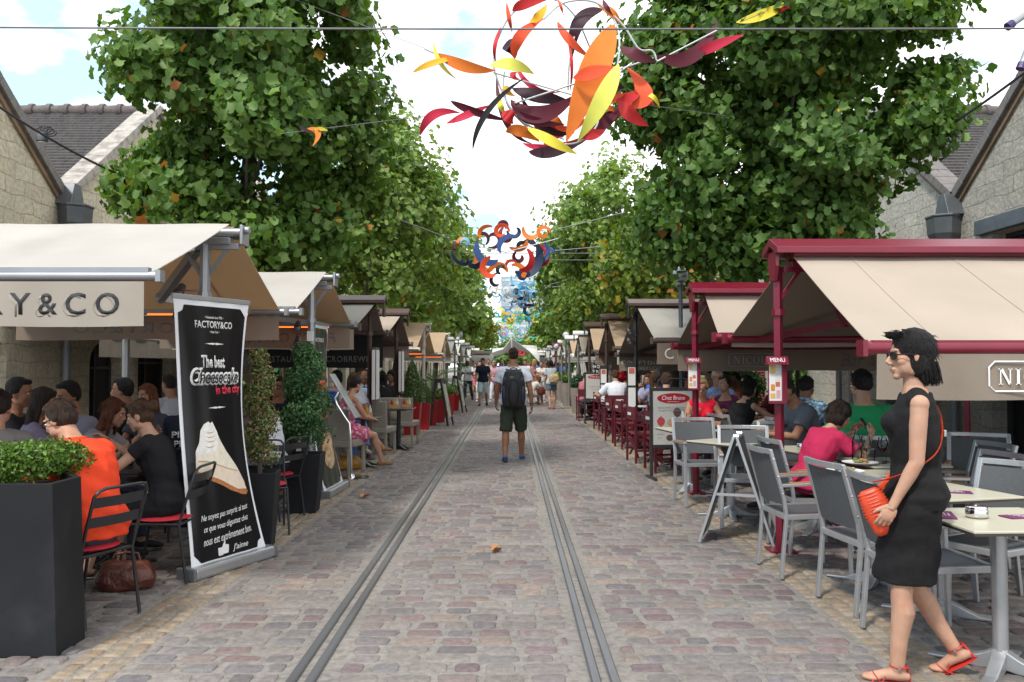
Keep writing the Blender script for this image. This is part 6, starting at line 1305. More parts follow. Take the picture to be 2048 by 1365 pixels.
# ================================================================== hanging sculptures, wires, tent, tower
PC = {}
def paint(name, c): return mat('paint_' + name, c, .55, var=.10, vs=5, spec=.22)
COLS = {'or': (.72, .19, .03), 'ro': (.62, .075, .025), 're': (.42, .018, .02), 'cr': (.50, .025, .06), 'ma': (.085, .012, .022), 'dm': (.035, .012, .020), 'ye': (.66, .56, .05), 'yg': (.60, .60, .10), 'go': (.72, .40, .03), 'bl': (.045, .09, .24), 'nv': (.02, .03, .065), 'lb': (.16, .42, .62), 'sk': (.10, .32, .55), 'tq': (.04, .45, .42),
        'gr': (.10, .40, .08), 'br': (.22, .045, .02), 'gy': (.40, .45, .48), 'bk': (.02, .02, .022), 'pk': (.55, .08, .16), 'wh': (.6, .6, .58)}
TUBE = mat('sculpture_tube', (.52, .54, .55), .3, .5)
def blade(pts, w_, c, parent, side=None, name='blade', th=.007, tw=0.0):
    pts = [V(p) for p in pts]; n = 16; out = []
    for i in range(n + 1):
        u = i / n; a = pts[0].lerp(pts[1], u); b = pts[1].lerp(pts[2], u) if len(pts) > 2 else pts[1]
        q = (1 - u) ** 2 * pts[0] + 2 * u * (1 - u) * (2 * pts[1] - (pts[0] + pts[2]) / 2) + u * u * pts[2]; out.append(q)
    rs = []
    for i in range(n + 1):
        u = i / n; t_ = (out[min(i + 1, n)] - out[max(i - 1, 0)]).normalized(); vw = V((0, 1, 0)); nrm = t_.cross(vw)
        if nrm.length < .05: nrm = V((1, 0, 0))
        nrm.normalize(); ang = tw * (u - .5) + (side or 0); bi = t_.cross(nrm).normalized(); wv = nrm * math.cos(ang) + bi * math.sin(ang); tv = t_.cross(wv).normalized()
        hw = max(.004, w_ / 2 * math.sin(math.pi * min(1, max(0, u)) ** .85) ** .8); k = .05 * w_ * math.sin(math.pi * u)
        rs.append([out[i] + wv * hw * a_ + tv * (b_ * th / 2 - k * (1 - a_ * a_)) for a_, b_ in ((-1, -1), (-.5, -1), (0, -1), (.5, -1), (1, -1), (1, 1), (.5, 1), (0, 1), (-.5, 1), (-1, 1))])
    m = MB(); m.rings(rs); return m.build(name, paint(c, COLS[c]), parent, smooth=50)
t = thing('hanging_sculpture', 'large flame coloured mobile of orange, maroon and yellow blades hanging nearest, over the street', 'sculpture', (0.6, 9.0, 4.6), 0, 'coloured sculptures hung over the street')
Y0 = 9.0; SC = 840 / 2048
def Z(x, y, d=0.0): return P(800 + x * SC, y * SC, Y0 + d) - V((0.6, 9.0, 4.6))
BL = [((1045, 120), (935, 370), (810, 695), 118, 'or', .0, -.25), ((1065, 315), (985, 490), (866, 690), 72, 'yg', .0, -.45), ((990, 48), (872, 110), (838, 295), 66, 'dm', .4, .3), ((965, 25), (1035, 65), (1082, 128), 34, 'or', 0, .2), ((548, 52), (610, 20), (712, 2), 42, 're', .2, .1), ((560, 288), (585, 180), (700, 92), 48, 'ro', .2, -.1),
      ((632, 105), (680, 75), (716, 25), 36, 'go', .3, -.1), ((500, 235), (540, 225), (560, 288), 62, 'dm', 0, -.05), ((768, 108), (830, 200), (928, 282), 36, 'ro', 0, .25), ((1075, 225), (1150, 268), (1250, 300), 52, 'ma', 0, -.1), ((1255, 272), (1420, 275), (1548, 105), 62, 'ma', .1, .1), ((1430, 270), (1530, 225), (1675, 170), 44, 'cr', .3, .1),
      ((1640, 110), (1790, 65), (1915, 0), 46, 'ye', 0, .3), ((1812, 72), (1880, 40), (1968, -2), 18, 're', 0, .3), ((438, 320), (545, 315), (652, 362), 52, 'yg', 0, -.15), ((180, 262), (320, 325), (466, 345), 48, 'or', .4, 0), ((62, 355), (170, 305), (294, 285), 26, 'go', 0, 0), ((165, 208), (195, 305), (272, 384), 18, 'ye', 0, .05),
      ((100, 658), (165, 560), (292, 552), 38, 'cr', .2, 0), ((228, 602), (330, 560), (436, 515), 32, 'cr', 0, .1), ((248, 494), (360, 545), (530, 590), 34, 'ma', .5, .1), ((355, 728), (430, 540), (610, 380), 24, 'bk', .2, -.2), ((540, 488), (680, 560), (866, 458), 76, 'ma', 0, .1), ((548, 432), (680, 470), (822, 492), 60, 'dm', 0, .3),
      ((948, 388), (1020, 402), (1095, 432), 58, 'dm', 0, .2), ((1020, 468), (1185, 470), (1108, 330), 84, 'ro', 0, 0), ((1060, 485), (1120, 478), (1185, 430), 44, 're', 0, -.05), ((1068, 492), (1125, 560), (1212, 615), 56, 're', .2, -.1), ((845, 380), (940, 355), (1046, 326), 56, 'ro', 0, -.4), ((975, 505), (1020, 490), (1072, 488), 40, 'go', 0, .1),
      ((880, 650), (935, 655), (1003, 632), 50, 're', 0, -.1), ((518, 645), (590, 640), (680, 692), 48, 'or', .5, -.2), ((618, 622), (740, 690), (862, 752), 42, 'ye', 0, -.3), ((628, 740), (750, 738), (905, 680), 50, 'dm', 0, 0), ((898, 645), (1000, 590), (1068, 522), 62, 'ma', 0, .25), ((560, 540), (650, 590), (802, 608), 38, 'ma', .4, .1),
      ((500, 548), (535, 570), (552, 600), 56, 're', .1, -.1), ((472, 470), (492, 520), (512, 556), 24, 'ye', 0, .1), ((520, 15), (532, 90), (546, 155), 18, 'ro', 0, 0), ((492, 135), (462, 230), (468, 302), 18, 're', .5, .1), ((1180, 458), (1235, 475), (1265, 528), 20, 'ye', 0, 0), ((1140, 505), (1190, 492), (1242, 512), 36, 're', 0, .15), ((990, 0), (1010, 40), (1045, 80), 20, 'ma', 0, .1),
      ((650, 600), (730, 640), (800, 665), 60, 're', 0, .35), ((820, 215), (838, 320), (828, 450), 14, 're', .3, .1), ((730, 565), (760, 590), (810, 640), 40, 'or', 0, .4), ((545, 430), (520, 440), (560, 470), 36, 'go', 0, .2), ((540, 355), (560, 370), (575, 385), 34, 're', 0, 0), ((1145, 470), (1120, 500), (1060, 470), 30, 'cr', 0, .2), ((770, 0), (785, 35), (797, 75), 12, 'ro', 0, 0)]
BL += [((470, 380), (520, 600), (640, 700), 26, 'ma', .3, .25), ((700, 700), (850, 700), (960, 610), 30, 're', .2, .15), ((590, 470), (700, 620), (850, 650), 34, 'dm', .3, .3), ((640, 560), (780, 640), (930, 560), 40, 'ro', .1, .4), ((920, 560), (990, 520), (1070, 560), 34, 'or', 0, .25), ((560, 300), (640, 420), (780, 450), 22, 'cr', .4, .35), ((1010, 600), (1060, 560), (1130, 500), 30, 'ma', 0, .3), ((600, 700), (700, 720), (820, 700), 26, 'cr', .2, .2)]
for a, b, c, w_, cl, side, d in BL:
    blade([Z(*a, d), Z(*b, d - .12), Z(*c, d + .05)], w_ * 1.18 * SC * Y0 / F, cl, t, side=side, tw=random.uniform(-.9, .9))
def arc(pts, r_=.011, closed=False, nm='ring'):
    ps = [Z(*p) for p in pts]; out = []
    n = len(ps)
    for i in range(n if closed else n - 1):       # Catmull-Rom
        p0 = ps[i - 1] if (i > 0 or closed) else ps[0]; p1 = ps[i]; p2 = ps[(i + 1) % n]; p3 = ps[(i + 2) % n] if (closed or i + 2 < n) else ps[-1]
        for k in range(6):
            u = k / 6; out.append(.5 * ((2 * p1) + (p2 - p0) * u + (2 * p0 - 5 * p1 + 4 * p2 - p3) * u * u + (3 * p1 - p0 - 3 * p2 + p3) * u ** 3))
    if not closed: out.append(ps[-1])
    m = MB(); m.tube(out, r_, 6, closed=closed); return m.build(nm, TUBE, t, smooth=True)
arc([(458, 330, .1), (470, 210, .1), (540, 75, .1), (650, 5, .15), (770, 5, .2), (860, 90, .3), (925, 230, .35)]); arc([(700, 95, .1), (800, 15, .1), (950, 12, .1), (1050, 110, .1), (1070, 240, 0), (1045, 400, -.1)]); arc([(458, 330, .1), (490, 430, .1), (560, 560, .1), (660, 650, 0), (760, 700, -.1), (880, 690, -.1), (965, 600, 0), (940, 480, .1)])
arc([(1045, 80, .1), (1100, 140, .1), (1165, 240, .1), (1230, 250, .1), (1255, 305, .1)]); arc([(510, 350, .3), (505, 430, .3), (540, 540, .3), (640, 620, .3), (800, 680, .3)]); arc([(820, 440, .2), (825, 320, .2), (850, 180, .2)])
for a, b in (((455, 355), (835, 462)), ((560, 505), (1235, 285)), ((120, 240), (185, 268)), ((1255, 300), (1545, 150)), ((1060, 360), (1130, 310))):
    m = MB(); m.tube([Z(*a, .05), Z(*b, .05)], .010, 6); m.build('strut', TUBE, t)
# small loose flame piece hanging on the left wire
t2 = thing('hanging_sculpture', 'small orange and dark crescent hanging by itself in front of the left tree', 'sculpture', P(625, 270, 8.3), 0, 'coloured sculptures hung over the street'); c0 = P(625, 270, 8.3)
Q = lambda x, y, d=0: P(x, y, 8.3 + d) - c0
blade([Q(615, 258), Q(636, 266), Q(626, 292)], .06, 'or', t2); blade([Q(628, 262), Q(640, 258), Q(655, 262)], .04, 'ye', t2, side=.3); blade([Q(600, 252), Q(615, 262), Q(630, 262)], .035, 'dm', t2); blade([Q(636, 262), Q(646, 266), Q(652, 272)], .02, 'dm', t2)
# the farther sculptures, each of curls
def curl(c, r_, a0, a1, w_, cl, parent, tilt=0.0, spiral=.55):
    n = 22; rs = []; c = V(c)
    for i in range(n + 1):
        u = i / n; a = R(lerp(a0, a1, u)); rr = r_ * (1 - spiral * u); hw = w_ / 2 * (math.sin(math.pi * min(1, u * .92 + .06)) ** .7) + .003
        d = V((math.cos(a), 0, math.sin(a))); wv = (d * math.cos(tilt) + V((0, 1, 0)) * math.sin(tilt)); tv = V((0, 1, 0)) * math.cos(tilt) - d * math.sin(tilt)
        p = c + d * rr; rs.append([p + wv * hw + tv * .008, p - wv * hw + tv * .008, p - wv * hw - tv * .008, p + wv * hw - tv * .008])
    m = MB(); m.rings(rs); return m.build('curl', paint(cl, COLS[cl]), parent, smooth=50)
def sculpt(label, Y, cxp, cyp, items, seed, rings=3):
    rs = random.Random(seed); c0 = P(cxp, cyp, Y); t = thing('hanging_sculpture', label, 'sculpture', c0, 0, 'coloured sculptures hung over the street'); s = Y / F
    for (x, y, r_, a0, a1, w_, cl) in items:
        p = P(x, y, Y + rs.uniform(-.5, .5)) - c0; curl(p, r_ * s * (1.4 if Y < 30 else 1), a0, a1, w_ * s * (1.15 if Y < 30 else 1.0), cl, t, tilt=rs.uniform(-.5, .5))
    for k in range(rings):
        m = MB(); R_ = rs.uniform(.5, .9); ph = rs.uniform(0, 3); off = V((rs.uniform(-.6, .6), 0, rs.uniform(-.3, .3))); m.tube([off + V((R_ * 1.4 * math.cos(a) * math.cos(ph), R_ * math.cos(a) * math.sin(ph), R_ * math.sin(a))) for a in [6.283 * j / 28 for j in range(28)]], .014, 5, closed=True); m.build('ring', TUBE, t)
    m = MB(); xx = 105 * s * (25 / Y) ** .0; m.tube([V((-xx, 0, .25)), V((0, 0, .0)), V((xx, 0, .3))], .012, 5); m.build('strut', TUBE, t)
    return t
o_ = 880, 420; k_ = 300 / 1365
I = lambda x, y, r_, a0, a1, w_, cl: (o_[0] + x * k_, o_[1] + y * k_, r_ * k_, a0, a1, w_ * k_, cl)
sculpt('navy, orange and brown mobile of curls, second along the street', 18, 1012, 505, [
    I(640, 420, 190, 100, 10, 50, 'bl') if False else I(620, 380, 110, 60, 190, 46, 'bl'), I(500, 380, 130, 150, 290, 62, 'bl'), I(700, 460, 170, 40, -100, 90, 'nv'), I(720, 480, 100, 60, -90, 50, 're'), I(560, 200, 50, 0, 330, 34, 'ro'), I(580, 150, 40, 200, -60, 26, 'ma'), I(480, 270, 60, -120, 160, 34, 'ma'), I(680, 190, 50, 180, 420, 34, 'nv'),
    I(620, 230, 60, 120, 330, 40, 'br'), I(740, 250, 100, 220, 330, 44, 'or'), I(850, 190, 70, 160, 330, 44, 'or'), I(940, 210, 44, 0, 380, 34, 'or'), I(420, 250, 80, 60, 200, 34, 'or'), I(380, 260, 50, -60, 180, 28, 'ma'), I(260, 400, 110, 170, 300, 34, 'nv'), I(330, 450, 60, 180, 400, 44, 'nv'), I(140, 340, 26, 0, 320, 18, 'ma'), I(200, 320, 50, 60, 200, 24, 'or'),
    I(440, 470, 90, 150, 340, 50, 'or'), I(480, 540, 80, 100, 300, 50, 'ro'), I(420, 510, 50, 60, 250, 34, 'bk'), I(560, 590, 90, 180, 20, 46, 'or'), I(700, 590, 70, 120, -60, 46, 'or'), I(760, 600, 40, 0, 330, 30, 'nv'), I(560, 560, 40, 60, 250, 30, 'bk'), I(640, 520, 50, 30, 220, 26, 're'), I(880, 440, 90, 80, -100, 52, 're'), I(880, 400, 90, 60, -120, 36, 'bl'), I(1000, 410, 60, 160, 20, 30, 'bl'), I(1060, 380, 26, 180, -120, 18, 'nv'),
    I(720, 430, 40, 120, 400, 36, 'ma'), I(740, 340, 36, 0, 240, 34, 'bk'), I(520, 650, 50, 90, 300, 28, 'bk'), I(830, 360, 70, 150, 30, 50, 'nv'), I(230, 300, 30, 180, -90, 22, 'lb')], 3, rings=0)
def rnd(seed, n, cx_, cy_, sx_, sy_, rr, ws, cols):
    rs = random.Random(seed); return [(cx_ + rs.gauss(0, sx_), cy_ + rs.gauss(0, sy_), rs.uniform(*rr), rs.uniform(0, 360), rs.uniform(0, 360) + 200, rs.uniform(*ws), rs.choice(cols)) for _ in range(n)]
sculpt('pale blue, grey and black mobile, third along the street', 41, 1040, 582, rnd(1, 52, 1032, 588, 22, 12, (6, 15), (3, 8), ['lb', 'sk', 'gy', 'lb', 'bk', 'nv', 'wh']) + [(985, 583, 10, 0, 200, 4, 'wh'), (968, 580, 8, 20, 220, 4, 'lb'), (1098, 592, 9, 180, 400, 4, 'lb'), (1115, 588, 6, 0, 220, 3, 'sk')], 5)
sculpt('turquoise, green and yellow mobile, fourth along the street', 57, 1045, 632, rnd(2, 54, 1040, 632, 24, 7, (4, 12), (3, 6), ['tq', 'gr', 'ye', 'yg', 'sk', 'tq', 'go']) + [(978, 632, 12, 60, 250, 4, 'yg'), (1100, 633, 7, 180, 400, 3, 'sk')], 6)
sculpt('thin many coloured mobile of loops, fifth along the street', 73, 1035, 665, rnd(3, 56, 1038, 663, 22, 10, (5, 13), (1.2, 3), ['tq', 'pk', 'ye', 'or', 'gr', 'ro', 'wh', 'sk']) + [(999, 650, 10, 0, 360, 2, 'tq'), (999, 650, 9, 90, 400, 1.5, 'cr')], 7)
sculpt('pink and red mobile beneath the tent tip, farthest along the street', 92, 1035, 702, rnd(4, 22, 1034, 702, 10, 4, (3, 8), (1.5, 4), ['pk', 'cr', 're', 'wh', 'lb']), 8, rings=1)
# ---- wires
WIRE = mat('wire_steel', (.16, .16, .17), .5, .4); WBLK = mat('wire_black', (.03, .03, .035), .6)
def wire(label, a, b, r_=.006, sag=.05, m_=WIRE, group='wires strung across the street'):
    m = MB(); a, b = V(a), V(b); n = 16; m.tube([a.lerp(b, i / n) - V((0, 0, sag * 4 * (i / n) * (1 - i / n))) for i in range(n + 1)], r_, 6); o = m.build('cable', m_, None, smooth=True); tag(o, label, 'cable', group); return o
ya = 7.4; a = P(-40, 51, ya); b = P(2090, 53, ya); d = (b - a); wire('thick steel cable spanning the street level across the top of the view', V((-8, ya, a.z - .0)), V((8, ya, b.z)), .0085, .03)
wire('thin wire rising from the large mobile to the upper left', P(590, 0, 9.3), P(852, 98, 9.05), .004, 0); wire('thin wire from the large mobile down to the left tree', P(560, 268, 8.3), P(850, 233, 9.0), .004, .0); wire('thin wire from the large mobile into the right tree', P(1290, 210, 9.0), P(1450, 232, 9.6), .004, 0); wire('thin wire from the large mobile up to the upper right', P(1600, -5, 9.3), P(1480, 45, 9.1), .004, 0)
for i, (Y, y1, y2, lb) in enumerate(((21, 506, 508, 'upper of two level wires before the blue and orange mobile'), (21.3, 520, 521, 'lower of two level wires before the blue and orange mobile'), (37, 606, 607, 'upper level wire before the pale blue mobile'), (37.4, 614, 615, 'lower level wire before the pale blue mobile'))):
    wire(lb, (-8, Y, P(850, y1, Y).z), (8, Y, P(1250, y2, Y).z), .011 if Y < 30 else .014, .0)
wire('wire holding the blue and orange mobile on its left side', P(800, 440, 17.6), P(900, 478, 18), .012, 0); wire('wire holding the blue and orange mobile on its upper right', P(1105, 462, 18), P(1250, 425, 17.6), .012, 0); wire('wire holding the blue and orange mobile on its right', P(1110, 502, 18), P(1200, 494, 17.6), .012, 0)
wire('wire holding the pale blue mobile on its left', P(905, 565, 41), P(955, 578, 41), .018, 0); wire('wire holding the pale blue mobile on its right', P(1080, 575, 41), P(1165, 552, 41), .018, 0)
# black cables with a floodlight at the left, and bare cables with lamps at the right
A0 = P(-30, 195, 9.0); A1 = P(330, 385, 11.2); wire('black power cable slanting down at the left, carrying a floodlight', A0, A1, .014, .10, WBLK); wire('black power cable slanting from the upper right corner into the right tree', P(2070, 130, 8.6), P(1790, 315, 10.6), .015, .05, WBLK)
fl = thing('floodlight', 'small grey floodlight hanging from the slanting cable at the left', 'lamp', P(84, 275, 9.85)); m = MB(); m.lathe([(.035, -.055), (.065, -.05), (.075, .0), (.06, .05), (.03, .06)], seg=14); m.build('housing', zinc_m, fl, smooth=40)
m = MB(); m.tube([V((-.06, 0, 0)), V((-.06, 0, .1)), V((0, 0, .14)), V((.06, 0, .1)), V((.06, 0, 0))], .008, 6); m.build('bracket', WBLK, fl); m = MB(); m.lathe([(.05, -.06), (.05, -.066)], seg=14); m.build('lens', FIT, fl)
m = MB()
for k in range(3): m.tube([V((.05 + .07 * math.cos(a) + .02 * k, .01 * k, .10 + .045 * math.sin(a) - .02 * k)) for a in [6.283 * j / 14 for j in range(14)]], .007, 5, closed=True)
m.build('cable_loop', WBLK, fl)
for i, (a, b, lb) in enumerate((((2018, 52), (2075, 12), 'tubular lamp at the top right corner of the view'), ((2042, 135), (2062, 85), 'lower tubular lamp at the right edge near the top'))):
    pa, pb = P(*a, 7.6), P(*b, 7.6); t = thing('tube_lamp', lb, 'lamp', pa, 0, 'tubular lamps at the top right'); dd = pb - pa; m = MB(); m.tube([V((0, 0, 0)), dd], .035, 10); m.build('glass_tube', mat('lamp_glass', (.35, .37, .38), .2, .3), t, smooth=40); m = MB(); m.tube([V((0, 0, 0)) - dd.normalized() * .02, dd.normalized() * .04], .042, 10); m.build('end_cap', mat('lamp_cap_violet', (.05, .03, .12), .4), t)
# ---- spot lamps clipped to the posts
def spots(x, y, z, s, label):
    t = thing('spot_lamps', label, 'lamp', (x, y, z), 0, 'black clip on spot lamps on the posts')
    for k in range(2):
        m = MB(); c = V((s * .14, -.03, -.17 * k)); m.tube([c + V((0, .06, .03)), c - V((s * .02, .06, .03))], [.032, .040], 12); m.build('lamp_head', A_BLK, t, smooth=40); m = MB(); m.tube([V((0, 0, -.17 * k)), c], .008, 6); m.build('bracket', CHR, t); m = MB(); m.ell(c - V((s * .02, .062, .032)), (.032, .008, .032), 12, 6); m.build('bulb', zinc_m, t, smooth=True)
spots(-2.2, 9.10, 1.93, -1, 'pair of round spot lamps on the post beside the second banner'); spots(2.25, 14.74, 2.1, -1, 'pair of round spot lamps on the black post on the right'); spots(-2.36, 6.26, 2.06, -1, 'spot lamps on the post behind the top of the black banner')
# ---- glowing red heater seen under the wine bar? none. Tent, kiosks and tower at the end
TENT = mat('tent_canvas', (.70, .69, .66), .8, trans=.35, var=.04); t = thing('tensile_tent', 'white peaked canvas tent spanning the far end of the street', 'tent', (0, 62, 0))
c0 = V((0, 62, 0)); apex = P(1023, 676, 62) - c0; pts = [P(982, 706, 60) - c0, P(1006, 698, 61) - c0, apex, P(1060, 703, 62) - c0, P(1092, 737, 60) - c0]
m = MB(); far_ = [P(985, 698, 75) - c0, P(1005, 696, 75) - c0, P(1030, 690, 75) - c0, P(1075, 692, 75) - c0, P(1102, 716, 75) - c0]
m.grid(lambda u, v: (lambda a, b: a.lerp(b, v) - V((0, 0, .5 * math.sin(math.pi * v) * (1 - u * 0))))(*(lambda i, f: (pts[i].lerp(pts[i + 1], f), far_[i].lerp(far_[i + 1], f)))(min(3, int(u * 4)), u * 4 - min(3, int(u * 4)))), 24, 8, .03); m.build('canopy', TENT, t, smooth=60)
m = MB()
for q, zt in ((pts[0], pts[0].z), (apex, apex.z), (pts[4], pts[4].z)): m.tube([V((q.x, q.y, .02)), V((q.x, q.y, zt))], .05, 8)
m.build('mast', A_WHT, t)
t = thing('kiosk', 'cream kiosk with a curved awning at the far left end of the row', 'kiosk', (P(962, 732, 48).x, 48, 0)); m = MB(); m.box((0, 0, 1.1), (.9, 2.2, 2.15)); m.build('body', mat('kiosk_tan', (.42, .33, .20), .7), t, bevel=.02)
m = MB(); m.grid(lambda u, v: V((lerp(-.65, .75, v), -1.15 - .65 * math.sin(u * 1.4), 2.1 - .75 * (1 - math.cos(u * 1.4)))), 8, 2, .02); m.box((0, 0, 2.26), (1.2, 2.5, .16)); m.build('awning', F_CREAM, t)
t = thing('sign_box', 'grey sign box on legs at the far right of the street beside the tent', 'sign', (P(1090, 732, 50).x, 50, 0)); m = MB(); m.box((0, 0, 1.75), (.68, .15, .75)); m.build('panel', mat('sign_grey', (.10, .105, .11), .6), t, bevel=.02); m = MB(); m.box((0, 0, 2.18), (.8, .3, .10)); m.box((-.3, 0, .7), (.06, .06, 1.4)); m.box((.3, 0, .7), (.06, .06, 1.4)); m.build('frame', A_WHT, t)
TW_ = mat('tower_glass', (.30, .38, .44), .3, var=.15, vs=.4, spec=.6); TWB = mat('tower_bands', (.50, .55, .58), .6); t = thing('glass_tower', 'pale blue office block with white floor bands far behind the mobiles', 'building', (4, 260, 0))
m = MB(); m.box((0, 0, 14.5), (13.5, 12, 29)); m.build('facade', TW_, t); m = MB()
for k in range(12): m.box((0, 0, 2.0 + k * 2.35), (13.7, 12.2, .55))
for k in range(6): m.box((-6.7 + k * 2.7, 0, 14.5), (.3, 12.3, 29.1))
m.build('floor_band', TWB, t); m = MB(); m.box((1.5, 0, 30.2), (7, 7, 2.4)); m.build('roof', TWB, t)
# ---- globe street lamps peeping above the awnings
for i, (px, py, Y, lb) in enumerate(((1132, 671, 31, 'white globe lamp above the right awnings, nearer one'), (1113, 694, 36, 'white globe lamp above the far maroon stand'), (1361, 549, 13.6, 'clear globe lamp between the grey awning and the second maroon awning'), (920, 670, 36, 'white globe lamp above the left white awnings'))):
    p = P(px, py, Y); t = thing('street_lamp', lb, 'street lamp', (p.x, Y, 0), 0, 'globe street lamps along the terraces'); m = MB(); m.tube([V((0, 0, .02)), V((0, 0, p.z - .15))], .035, 8); m.lathe([(.09, p.z - .18), (.05, p.z - .12)], seg=12); m.build('pole', zinc_m, t, smooth=40)
    m = MB(); m.ell((0, 0, p.z), (.13, .13, .13), 16, 10); m.build('globe', mat('lamp_globe', (.45, .47, .50), .15, spec=.7), t, smooth=True)
# ================================================================== placing the furniture
D = R
# right: wine bar terrace
C1 = alu_chair('aluminium chair on the right kerb setts, directly right of the sandwich board', (2.13, 6.02, 0), D(-86.5))
def ach(label, x, y, rz, arms=True):
    return copy_tree(C1, (x, y, 0), D(rz), label)
ach('aluminium armchair along the right kerb between the sandwich board chair and the woman in black', 2.26, 5.15, -83); ach('aluminium armchair just behind the woman in the black dress, at the nearest table', 2.26, 4.50, -88)
ach('aluminium armchair facing the camera behind the first ashtray table, near the woman in red', 2.06, 8.95, 182); ach('aluminium armchair facing the street between the sandwich board and the ashtray table', 2.20, 7.75, 168)
ach('aluminium chair carrying the woman in the magenta shirt', 2.42, 6.72, -86); ach('aluminium chair at the far side of the nearest table, its grey back facing us', 2.80, 4.90, 118)
ach('aluminium chair turned to the left just behind the woman in black, second of two backs', 3.0, 5.55, 97); ach('aluminium chair farther back with a tilted back, upper right of the nearest table', 3.35, 6.25, 95); ach('aluminium chair at the right edge of the view beside the nearest table', 2.98, 4.02, 92)
ach('aluminium chair under the man in the green shirt', 3.08, 7.25, -20); ach('aluminium chair in the shade behind the magenta shirt', 2.75, 8.35, 165); ach('aluminium chair in the shade under the man in check', 3.3, 9.35, -80); ach('empty aluminium chair in the dark at the back of the wine bar', 3.9, 6.9, 150)
ach('aluminium chair under the woman in the black top', 2.82, 10.15, -70); ach('aluminium chair under the blonde woman in red', 2.40, 10.35, 170)
T1 = table('nearest cream topped cafe table, at the right edge beside the woman in black', (2.40, 4.08, 0), D(2), size=.62)
def tb(label, x, y, rz=0, z=0): return copy_tree(T1, (x, y, 0), D(rz), label)
tb('cream cafe table directly behind the woman in black, second from the front', 2.58, 4.98, 14); tb('cream cafe table holding purple cards in front of the magenta shirt, third from the front', 2.50, 5.68, 4); tb('cafe table with wine glasses and a carafe before the man in green', 2.98, 6.48, 5)
tb('cream cafe table with a steel ashtray pot behind the sandwich board', 2.20, 8.25, 35); tb('cafe table with an ashtray pot just behind the nearest maroon post', 2.75, 7.50, 10); tb('cafe table before the blonde woman in red', 2.12, 9.85, 8); tb('cafe table reached by the woman in the black top', 3.3, 10.2, 0); tb('cafe table far back under the wine bar awning', 3.7, 8.6, 10)
sugar_pot('steel ashtray pot on the nearest table, right of the woman in black', (2.305, 4.10, .74)); sugar_pot('steel ashtray pot on the third table, in front of the magenta shirt', (2.26, 5.62, .74)); sugar_pot('steel ashtray pot on the table behind the sandwich board', (2.16, 8.20, .74)); sugar_pot('steel ashtray pot just right of the nearest maroon post', (2.62, 7.42, .74))
menu_card('purple card on the nearest table, right of the ashtray pot', (2.56, 4.12, .741), D(-78), (.09, .24)); menu_card('purple card on the nearest table, left of the ashtray pot', (2.17, 4.16, .741), D(-20)); menu_card('purple card in front of the pot on the third table', (2.20, 5.50, .741), D(80)); menu_card('purple card right of the pot on the third table', (2.56, 5.52, .741), D(95)); menu_card('purple card on the second table behind the woman', (2.62, 4.92, .741), D(70))
for x, y, wn, lb in ((2.86, 6.36, 1, 'wine glass nearest the camera before the man in green'), (2.93, 6.46, 0, 'empty wine glass at the middle of the carafe table'), (3.02, 6.40, 0, 'wine glass farthest right on the carafe table'), (2.80, 6.52, 0, 'wine glass beside the carafe'), (2.10, 9.72, 0, 'lone wine glass on the table of the woman in red')): wine_glass(lb, (x, y, .74), bool(wn))
bottle('clear glass water carafe before the man in green', (2.70, 6.45, .74)); tumbler('tumbler beside the carafe', (2.78, 6.38, .74)); plate('white plate beside the carafe', (2.66, 6.30, .74)); plate('salad plate behind the ashtray pot on the third table', (2.34, 5.80, .74)); tumbler('tall red drink before the woman in red', (2.28, 9.85, .74), mat('red_drink', (.35, .02, .03), .1))
t = bag_mesh('small purple purse on the carafe table', 'purse', (3.06, 6.28, .74), .3, (.16, .09, .09), CM((.14, .01, .10)), name='purse')
bag_mesh('blue and white shopping bag on the ground between the table bases', 'bag', (2.62, 5.35, .004), .4, (.30, .16, .20), CM((.20, .24, .36), 'floral'), .12)
# right: director chairs
D1 = director_chair('front director chair half hidden behind the large sundae sign', (2.18, 11.75, 0), D(-84))
dcs = [(2.08, 12.85, -84, 'second director chair along the right kerb, under the reader in light blue'), (2.55, 14.6, 25, 'director chair under the woman in the lilac top'), (2.16, 15.0, -84, 'third director chair along the right kerb'), (2.12, 16.1, -82, 'fourth director chair along the right kerb'), (2.30, 17.9, 5, 'director chair of the diner in the white shirt, its maroon back to us'), (2.2, 19.2, -84, 'director chair beyond the diner in white'),
       (2.1, 22.4, 3, 'farther director chair behind the happy hour sign'), (2.75, 22.6, -5, 'farthest director chair beside the happy hour sign'), (3.3, 12.9, 90, 'director chair on the inner side of the first maroon table'), (3.4, 15.4, 90, 'director chair on the inner side of the second maroon table'), (3.4, 9.75, 60, 'maroon director chair in the shade beyond the man in check'), (3.0, 18.2, 0, 'inner director chair near the waitress')]
for x, y, rz, lb in dcs: copy_tree(D1, (x, y, 0), D(rz), lb)
T2 = table('first white table of the director chairs, just left of the sundae sign', (2.55, 12.6, 0), 0, top=PAPER, base=BLKM, group='white topped tables among the director chairs')
for x, y, lb in ((2.72, 15.3, 'second white table among the director chairs'), (2.45, 18.75, 'white table of the diner in the white shirt'), (2.5, 21.8, 'white table behind the happy hour sign'), (3.3, 13.9, 'inner white table behind the sundae sign')): copy_tree(T2, (x, y, 0), 0, lb)
tumbler('tumbler on the first white table', (2.45, 12.5, .74)); plate('plate of food on the first white table', (2.55, 12.35, .74)); bottle('green bottle on the table of the diner in white', (2.32, 18.6, .74), mat('green_glass', (.02, .10, .03), .1), .26); plate('plate on the second white table', (2.6, 15.2, .74)); wine_glass('wine glass on the second white table', (2.8, 15.2, .74))
